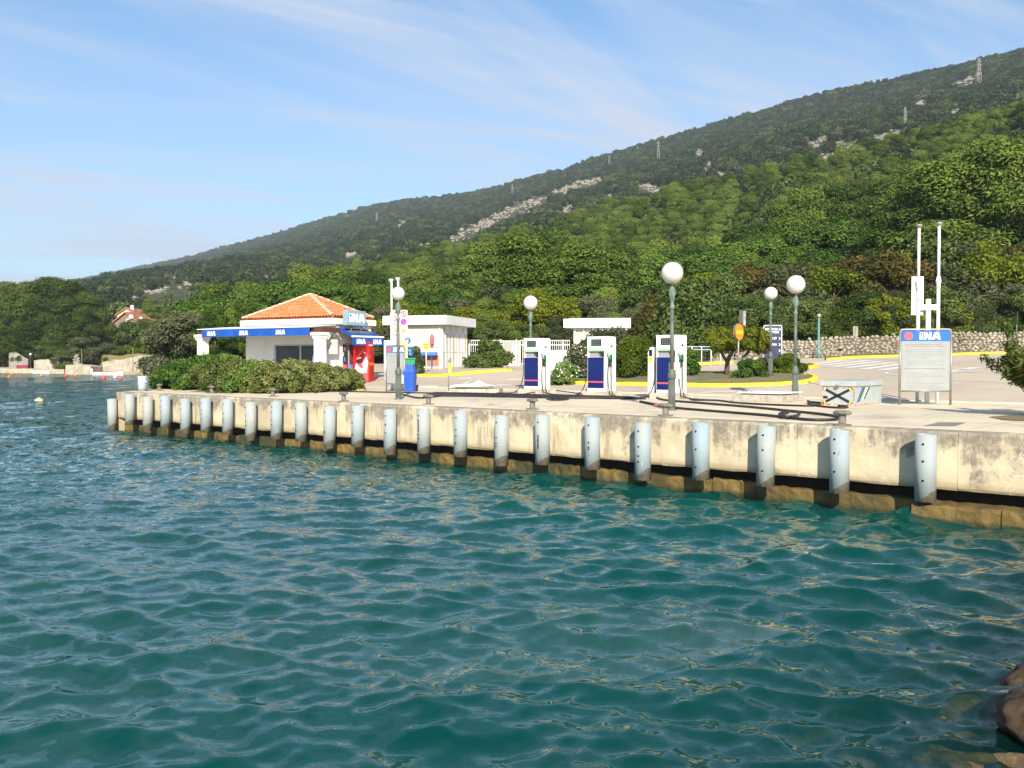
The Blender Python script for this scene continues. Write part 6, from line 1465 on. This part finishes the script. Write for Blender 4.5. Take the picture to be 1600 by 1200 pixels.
farwall('shore_wall', 'pale retaining wall above the sand beach left of the kiosk', [fp(160, 183), fp(215, 178), fp(250, 174), fp(310, 168), fp(345, 164)], [1.6, 2.5, 2.8, 2.9, 2.6], .6, 'wall', OLDW, 1)
farwall('ruined_wall', 'pale broken wall with holes right of the small beach lamp', [fp(53, 190), fp(92, 186)], [2.0, 2.4, 2.2, 2.1], .6, 'wall', OLDW, 2)
farwall('ruined_wall', 'grey broken wall with tall jagged left end at the far left beach', [fp(14, 195), fp(24, 194), fp(27, 194), (fp(44, 192))], [3.8, 4.2, 2.8, 2.4], .6, 'wall', pm('grey masonry', (.33, .31, .28), (.26, .24, .2), 1, bump=.8, bscale=6, world=True), 3)
farwall('promenade_wall', 'low pale sea wall along the beach from the left edge', [fp(-40, 197), fp(0, 191), fp(50, 185), fp(100, 179)], [.9, .8, .85, .8], 2.5, 'wall', OLDW, 4)
farwall('stone_pier', 'square pale stone pier block at the water line of the beach', [(fp(102, 172)[0], 172, -.6), (fp(122, 171)[0], 171, -.6), (fp(142, 170)[0], 170, -.6)], [2.3, 2.35, 2.3], 5, 'pier', OLDW, 5)
farwall('beach_kerb', 'long low stone wall at the top of the sand beach', [fp(142, 180), fp(200, 175), fp(280, 166), fp(330, 160)], [.95, .9, 1.0, .9], .5, 'kerb', OLDW, 8)
g = Vector((fp(114, 172)[0], 173.5, .75)); py = thing('stone_pile', 'small pointed pile of stones on top of the beach pier', 'stones', g)
for q in range(9): o = link('stone', smesh[q % 7], None, py); o.scale = (.8-.07*q, .6, .42); o.location = (rnd.uniform(-.5, .5)*(1-q/10), rnd.uniform(-.2, .2), 1.0+.22*q)
farwall('dry_grass_bank', 'bank of tall dry grass above the beach walls', [fp(55, 203, -.3), fp(130, 195, -.3), fp(200, 188, -.3), fp(250, 182, -.3)], [2.2, 2.7, 2.6, 3.0], 5, 'bank', pm('dry tall grass', (.22, .17, .075), (.14, .15, .05), .5, .35, .65, .95, bump=1, bscale=8, c3=(.30, .24, .12), s3=2, world=True, stretch=(1, 1, .35)), 6)
HOUSEW = pm('taupe house wall', (.22, .17, .14), (.19, .15, .125), 1, rough=.9); ROOFO = pm('orange roof', (.50, .19, .10), (.38, .13, .07), .8, rough=.85, bump=.3, bscale=3, stretch=(1, 1, 1))
def gable(label, px0, px1, pyb, pyr, pye, Y, wall, depth, rz=0, name='house'):
    x0, x1 = (px0-800)/FPX*Y, (px1-800)/FPX*Y; w = x1-x0; zb = ground_z(x0, Y); ze = EYE+(563-pye)/FPX*Y-zb; zr = EYE+(563-pyr)/FPX*Y-zb
    th = thing(name, label, 'house', (x0, Y, zb), rz)
    MB().add([(0, 0, -1), (w, 0, -1), (w, 0, ze), (w/2, 0, zr), (0, 0, ze), (0, depth, -1), (w, depth, -1), (w, depth, ze), (w/2, depth, zr), (0, depth, ze)], [(0, 1, 2, 3, 4), (9, 8, 7, 6, 5), (1, 6, 7, 2), (5, 0, 4, 9)]).build('wall', wall, th)
    for s_ in (0, 1):
        a = (w/2, zr); b = (-.5, ze-.5*(zr-ze)/(w/2)) if s_ == 0 else (w+.5, ze-.5*(zr-ze)/(w/2))
        vs = [(p[0], y, p[1]+t) for y in (-.6, depth+.3) for p in (a, b) for t in (.03, .30)]
        MB().add(vs, [(0, 1, 3, 2), (4, 6, 7, 5), (0, 4, 5, 1), (2, 3, 7, 6), (1, 5, 7, 3), (0, 2, 6, 4)]).build('roof', ROOFO, th)
    return th, w, ze, zr, zb
hs, w, ze, zr, zb = gable('taupe gabled house with an orange roof and a small framed window', 171, 224, 545, 489, 510, 232, HOUSEW, 12)
f_ = MB().box(w*.60-.75, w*.60+.75, -.06, -.002, ze+.3, ze+1.9).build('window', CREAM, hs); MB().box(w*.60-.5, w*.60+.5, -.09, -.062, ze+.5, ze+1.7).build('pane', pm('dark red shutter', (.08, .02, .02)), f_)
for px, py_, r_, lab in ((203.5, 495, .6, 'white satellite dish on the ridge of the taupe house'), (219, 497.5, .45, 'smaller white satellite dish at the right of the taupe house')):
    p = at_d(px, py_, 231); ds_ = thing('satellite_dish', lab, 'satellite dish', p); MB().lathe([(.02, 0), (r_*.6, -.12), (r_, -.4)], 18, caps=False, M=Matrix.Rotation(R(-90), 4, 'X') @ Matrix.Diagonal((1, 1, -1, 1))).build('dish', WHITE, ds_); MB().tube([(0, .1, 0), (0, .4, -2.0)], .08, 6).build('mast', STEEL, ds_)
hs, w, ze, zr, zb = gable('pale house with orange roof behind the taupe house', 184, 214, 545, 482, 492, 262, pm('pale house', (.62, .55, .44)), 10)
MB().box(w*.55, w*.55+.8, 2, 2.8, zr-.5, zr+1.0).build('chimney', WHITE, hs)
gable('low orange roofed annex right of the taupe house', 214, 240, 545, 499, 506, 246, HOUSEW, 8)
hw = [('white house left of the cypresses in the far village', 246, 262, 478, 482, 430, (.72, .70, .66)), ('ochre fronted house half behind the cypresses', 249, 258, 489, 491, 420, (.66, .42, .18)), ('white house with orange roof right of the cypresses', 274, 290, 480, 484, 450, (.72, .68, .62)), ('long white house with flat orange roof in the far village', 286, 303, 481, 484, 470, (.70, .68, .66)), ('small white house lowest in the far village', 280, 296, 487, 490, 400, (.74, .70, .62))]
for i, (lab, a, b, r_, e_, Y, c) in enumerate(hw):
    hs, w, ze, zr, zb = gable(lab, a, b, 545, r_, e_, Y, pm('village wall %d' % i, c), 8)
    for q in range(2): MB().box(w*(.2+.4*q), w*(.2+.4*q)+1.0, -.05, -.002, ze-2.2, ze-.9).build('window', DARK, hs)
# boats, buoys
def boat(px, py, L, label, stripe, lift=.55, rz=0):
    p = at_z(px, py, 0); th = thing('boat', label, 'boat', (p.x, p.y, 0), rz); vs, fs = [], []; n = 12
    for i in range(n+1):
        t = i/n; x = -L/2+L*t; w = .85*(1-max(0, (t-.45)/.55)**2.2)*(1 if t > .05 else .9)+.02; sh = lift+.28*max(0, t-.4)**2*2.2
        vs += [(x, 0, -.15), (x, -w*.7, -.1), (x, -w, sh*.55), (x, -w, sh), (x, -w+.1, sh), (x, -w*.6, .12), (x, w*.6, .12), (x, w-.1, sh), (x, w, sh), (x, w, sh*.55), (x, w*.7, -.1)]
    m = 11
    for i in range(n):
        for j in range(m): a = i*m+j; b = i*m+(j+1) % m; fs.append((a, b, b+m, a+m))
    fs += [tuple(range(m)), tuple(n*m+j for j in reversed(range(m)))]
    MB().add(vs, fs).build('hull', WHITE, th)
    rv = [];
    for sgn in (-1, 1):
        pts = []
        for i in range(n+1):
            t = i/n; x = -L/2+L*t; w = .85*(1-max(0, (t-.45)/.55)**2.2)*(1 if t > .05 else .9)+.02; pts.append((x, sgn*(w+.02), lift+.28*max(0, t-.4)**2*2.2+.02))
        MB().tube(pts, .05, 6).build('gunwale', stripe, th)
    for t in (-.2, .15): MB().box(L*t-.12, L*t+.12, -.6, .6, .36, .42).build('thwart', pm('boat seat', (.5, .38, .25)), th)
    return th
b = boat(169, 586.5, 5.0, 'white rowing boat with red gunwale and an outboard on the beach water', pm('boat red', (.45, .05, .05)), .6, R(4)); MB().box(-2.95, -2.55, -.18, .18, .5, 1.15, bev=.06).build('outboard', WHITE, b); MB().tube([(-2.75, 0, .6), (-3.0, 0, -.2)], .09, 8).build('outboard_leg', GREYM, b)
boat(65, 584.2, 2.9, 'small plain white dinghy moored off the far left beach', WHITE, .5, R(-3))
bom = MB().lathe([(.02, -.1), (.16, -.05), (.21, .08), (.18, .22), (.06, .30), (.03, .36)], 12).mesh('float')
for px, py, m, lab, s_ in ((14, 589.5, ORANGE, 'orange mooring buoy at the far left edge, lower of two', 1), (18, 585.5, ORANGE, 'orange mooring buoy at the far left edge, upper of two', 1), (36, 582.3, PINKRED, 'red buoy left of the white dinghy', 1.2), (42, 583, ORANGE, 'orange buoy just left of the white dinghy', 1), (65, 588, ORANGE, 'orange buoy below the white dinghy', 1), (103, 588.3, PINKRED, 'red buoy left of the beach pier foot', 1.3), (118, 587.5, ORANGE, 'orange buoy at the beach pier foot', 1.1), (162, 592.3, PINKRED, 'magenta buoy below the rowing boat', 1.5), (180, 590.3, WHITE, 'white buoy below the bow of the rowing boat', 1.5), (188.5, 593, PINKRED, 'magenta buoy rightmost of the mooring buoys', 1.3), (61, 627.5, pm('pale yellow float', (.62, .54, .24)), 'pale yellow float alone on the open water at the left', 1.3)):
    p = at_z(px, py, 0); th = thing('buoy', lab, 'buoy', (p.x, p.y, 0), 0, 'mooring buoys off the beach'); th.scale = (s_, s_, s_); link('float', bom.copy(), m, th)
    if py == 627.5: th.scale = (1.35, .9, .7)
for px, Y in ((208, 174), (128, 180)):
    g = fp(px, Y); pl = thing('lamp_pole', 'thin dark lamp pole standing on the beach %s' % ('before the pale retaining wall' if px == 208 else 'behind the stone pier'), 'pole', g); MB().tube([(0, 0, -1), (0, 0, 4.2)], .07, 6).build('pole', STEEL, pl); MB().box(-.12, .12, -.1, .1, 4.2, 4.4).build('lamp_head', STEEL, pl)
bx = thing('red_crate', 'dark red crate on the promenade under the small beach lamp', 'crate', fp(36, 192, .2)); MB().box(-1.2, 1.2, -.4, .4, 0, .9).build('box', pm('dark red', (.20, .05, .03)), bx); MB().box(-1.3, 1.3, -.5, .5, .902, 1.0).build('lid', pm('dark red', (.2, .05, .03)), bx)

# ------------------------------------------------------------------ pylons on the mountain
def pylon(px, pyb, pyt, label):
    q = hill_hit(px, pyb)
    if q is None:
        a = (px-800)/FPX; Yr = float(np.interp(a, [-.8, -.476, -.11, .1, .55, .9], [3600, 3000, 1700, 1350, 920, 800])); q = (a*Yr, Yr, ground_z(a*Yr, Yr))
    h = (pyb-pyt)/FPX*q[1]; w = h*.085; th = thing('pylon', label, 'pylon', q, 0, 'power pylons on the mountain'); r_ = max(.09, h*.0095)
    for sx in (-1, 1):
        for sy in (-1, 1): MB().tube([(sx*w, sy*w, -2), (sx*w*.2, sy*w*.2, h)], r_, 4).build('leg', GREYM, th)
    br_ = MB()
    for z0 in np.linspace(0, .85, 7):
        z1 = z0+.14; a, b = w*(1-.8*z0), w*(1-.8*z1)
        for sy in (-1, 1): br_.tube([(-a, sy*a, z0*h), (b, sy*b, z1*h)], r_*.6, 4); br_.tube([(a, sy*a, z0*h), (-b, sy*b, z1*h)], r_*.6, 4)
    br_.build('bracing', GREYM, th)
    for z, l in ((.8, .12), (.9, .10), (.99, .05)): MB().tube([(-h*l, 0, z*h), (h*l, 0, z*h)], r_*.8, 4).build('cross_arm', GREYM, th)
for px, a, b, lab in ((1529, 142, 92, 'tallest pylon, cutting the skyline at the right end of the ridge'), (1414, 205, 169, 'pylon above the long pale rock streak on the right slope'), (1028.5, 255, 222, 'pylon on the ridge above the globe lamps'), (952, 265, 243, 'pylon above the left rock streak, lower of the pair'), (996.5, 242, 229, 'small pylon on the skyline between two larger ones'), (800.5, 309, 288, 'pylon on the slope above the middle rock band'), (588.5, 353, 332, 'pylon on the left slope above the kiosk'), (482, 352, 344, 'tiny pylon on the left skyline'), (400, 372, 366, 'faint tiny pylon at the far left of the ridge')): pylon(px, a, b, lab)

# ------------------------------------------------------------------ shrubs near the quay
def shrub(px, pyb, pyt, W_, mats, name, label, cat, seed, n=40, per=330, size=.055, elong=1.8, group=None, z=None, lean=0, up=.3, Y=None, low=.08, tint=.22, parts=None):
    g = G(px, pyb) if Y is None else Vector(((px-800)/FPX*Y, Y, ground_z((px-800)/FPX*Y, Y)))
    if qof(g.x, g.y) < QB: g.z = DECK
    h = (pyb-pyt)/FPX*g.y if Y is None else EYE+(563-pyt)/FPX*Y-g.z
    rr = random.Random(seed); cl = []
    for k_ in range(n):
        a = rr.random()*6.283; q = rr.random()**.5; t = rr.random(); rad = W_/2*q*math.sqrt(max(.12, 1-(1.15*t-.15)**2)); s = min(h, W_)*rr.uniform(.13, .22)
        cl.append((rad*math.cos(a), rad*math.sin(a)*.75, h*(low+(.86-low)*t), s, s, s*.9, rr.uniform(-.25, .25)))
    th = thing(name, label, cat, g, 0, group)
    link('foliage', leaves('foliage', cl, per, size, seed, mats, elong=elong, up=up, jitter=.9, shell=(.45, 1.15), tint=tint), None, th)
    if name in ('flowering_bush', 'rose_bush'): link('flowers', leaves('flowers', cl, 16, .075, seed+5, WHITE, elong=1.1, up=.8, jitter=.6, shell=(.95, 1.2)), None, th)
    mb = MB()
    for k_ in range(7):
        c = rr.choice(cl); m = Vector((c[0]*.4, c[1]*.4, c[2]*.45)); mb.tube([(rr.uniform(-.1, .1)*W_*.4, rr.uniform(-.05, .05), -.05), m, (c[0], c[1], c[2])], .022, 5, r1=.008)
    mb.build('stems', BARK, th); return th
hg = 'hedge shrubs in front of the kiosk'
for i, (px, pb, pt_, w, m, lab) in enumerate(((268, 607.5, 572, 1.5, HEDGEG, 'fresh green shrub at the left end of the kiosk hedge'), (295, 609, 560, 1.9, HEDGEG, 'taller fresh green shrub, second from the left in the kiosk hedge'), (322, 608, 556, 1.8, HEDGEG, 'dark green shrub below the left kiosk column'), (338, 612, 563, 1.9, HEDGEB, 'olive brown shrub right of the green end of the kiosk hedge'), (368, 613, 560, 2.0, HEDGEB, 'dry brownish shrub under the left end of the kiosk window wall'), (398, 613.5, 564, 1.9, HEDGEG, 'green tinged shrub in the middle of the kiosk hedge'), (425, 614, 566, 1.9, HEDGEB, 'olive shrub with bare branches below the kiosk window'),
    (455, 613, 562, 2.0, HEDGEB, 'feathery olive shrub below the middle of the kiosk window'), (485, 612, 567, 1.9, HEDGEB, 'dense olive shrub below the right kiosk column'), (512, 611, 571, 1.8, HEDGEB, 'rounded olive shrub before the kiosk corner'), (536, 609.5, 575, 1.6, HEDGEB, 'last low shrub at the right end of the kiosk hedge'), (350, 604, 553, 2.2, HEDGEG, 'fresh green shrub behind the hedge between column and kiosk'))):
    shrub(px, pb, pt_, w*1.18, m, 'hedge_shrub', lab, 'shrub', 900+i, 60, 380, .06, 2.2, hg, up=.5)
shrub(764, 574, 533, 2.3, DARKLEAF, 'shrub', 'dark green bush in front of the white fence beside the shed', 'shrub', 950, 46, 420, .085, 1.6, Y=50.5)
shrub(645, 584, 535, 1.3, OLIVE, 'shrub', 'slim grey green bush at the left corner of the shed', 'shrub', 951, 30, 260, .08, 2.6, Y=48)
shrub(880, 596, 566, 1.5, HEDGEG, 'rose_bush', 'low rose bush with pale flowers beside the left fuel pump', 'shrub', 952, 30, 260, .06, 1.5, Y=38)
shrub(908, 595, 538, 1.5, OLIVE, 'flowering_bush', 'pale greyish flowering bush between left and middle pumps', 'shrub', 953, 34, 300, .06, 1.5, Y=40)
shrub(948, 590, 512, 3.0, OLIVE, 'flowering_bush', 'large silvery bush rising behind the middle fuel pump', 'shrub', 954, 60, 420, .07, 2.4, Y=41)
shrub(992, 594, 530, 2.3, YELLOWG, 'round_bush', 'dense round green bush between the middle and right fuel pumps', 'shrub', 955, 56, 460, .07, 1.4, Y=39)
shrub(1078, 594, 540, .8, HEDGEG, 'shrub', 'small green bush just right of the right fuel pump', 'shrub', 956, 24, 240, .06, 1.4, Y=38)
shrub(1172, 597, 560, 1.2, HEDGEG, 'shrub', 'green and rusty low bush between sign pole and lamp on the island', 'shrub', 957, 30, 330, .05, 2.4, Y=36.0)
shrub(1190, 596, 560, .9, AUTUMN, 'shrub', 'rust brown bush beside the island lamp', 'shrub', 958, 14, 170, .05, 2.0, Y=36.2)
shrub(1227, 592, 553, 1.45, YELLOWG, 'round_bush', 'bright yellow green round bush between the two right lamps', 'shrub', 959, 50, 420, .06, 1.4, Y=37.5)
shrub(1078, 590, 440, 4.2, DARKLEAF, 'holm_oak', 'dark glossy broadleaf tree behind the right pump and tall lamp', 'tree', 960, 90, 460, .16, 1.7, Y=54, low=.15)
shrub(1030, 590, 458, 3.4, AUTUMN, 'smoke_bush', 'russet brown leafy shrub behind the tall lamp', 'shrub', 961, 50, 360, .13, 1.7, Y=60, low=.15)
# topiary tree on the island
g = G(1152, 587); th = thing('topiary_tree', 'flat topped clipped tree with brown bare right side on the island', 'tree', g); rr = random.Random(8)
cl = [(rr.uniform(-1.15, 1.0), rr.uniform(-.6, .6), 1.12+rr.uniform(0, .75)*(1-.25*abs(rr.uniform(-1, 1))), .26, .26, .2, rr.uniform(-.2, .2)) for q in range(85)]
link('crown', leaves('crown', cl, 420, .055, 8, YELLOWG, elong=1.5, up=.5), None, th)
link('dry_branches', leaves('dry_branches', [(.95+rr.uniform(-.25, .35), rr.uniform(-.4, .4), 1.0+rr.uniform(0, .5), .22, .22, .22, .1) for q in range(14)], 130, .05, 9, AUTUMN, elong=2.6), None, th)
mb = MB(); mb.tube([(-.45, 0, -.1), (-.4, 0, .6), (-.1, 0, 1.2)], .12, 8, r1=.07); mb.tube([(.0, 0, -.1), (.2, 0, .7), (.7, 0, 1.25)], .05, 6); mb.tube([(-.4, 0, .5), (-.8, 0, 1.2)], .06, 6); mb.build('trunk', BARK, th)
# oleander at the right edge
OLEA = leafmat('oleander leaves', (.035, .065, .018), (.075, .115, .03), (.18, .16, .05), .2)
g = at_z(1636, 652, DECK); th = thing('oleander_bush', 'oleander with long narrow leaves at the right edge of the picture', 'shrub', g); rr = random.Random(12)
ss = MB(); cl = []
for q in range(60):
    a = rr.random()*6.283; L = rr.uniform(1.0, 1.95); sp_ = rr.uniform(.35, 1.05)*L*.62; e = Vector((math.cos(a)*sp_, math.sin(a)*sp_, L*rr.uniform(.55, 1.0))); m = e*.5+Vector((0, 0, .2)); ss.tube([(math.cos(a)*.1, math.sin(a)*.1, -.05), m, e], .013, 5, r1=.006)
    for t in (.55, .75, .9, 1.0): p = m.lerp(e, (t-.5)*2) if t > .5 else m; cl.append((p.x, p.y, p.z, .13, .13, .13, rr.uniform(-.25, .25)))
link('foliage', leaves('foliage', cl, 34, .05, 12, OLEA, elong=3.4, up=.35, jitter=.5, shell=(.25, 1.1)), None, th); ss.build('stems', BARK, th)
gr = island('grass_patch', [(1545, 652), (1580, 649), (1640, 648), (1700, 655), (1640, 659), (1570, 657)], .0, DRYG)
for v in gr.data.vertices: v.co.z = DECK+.012
# shingle bank and rocks beside the camera that carry on out of the picture
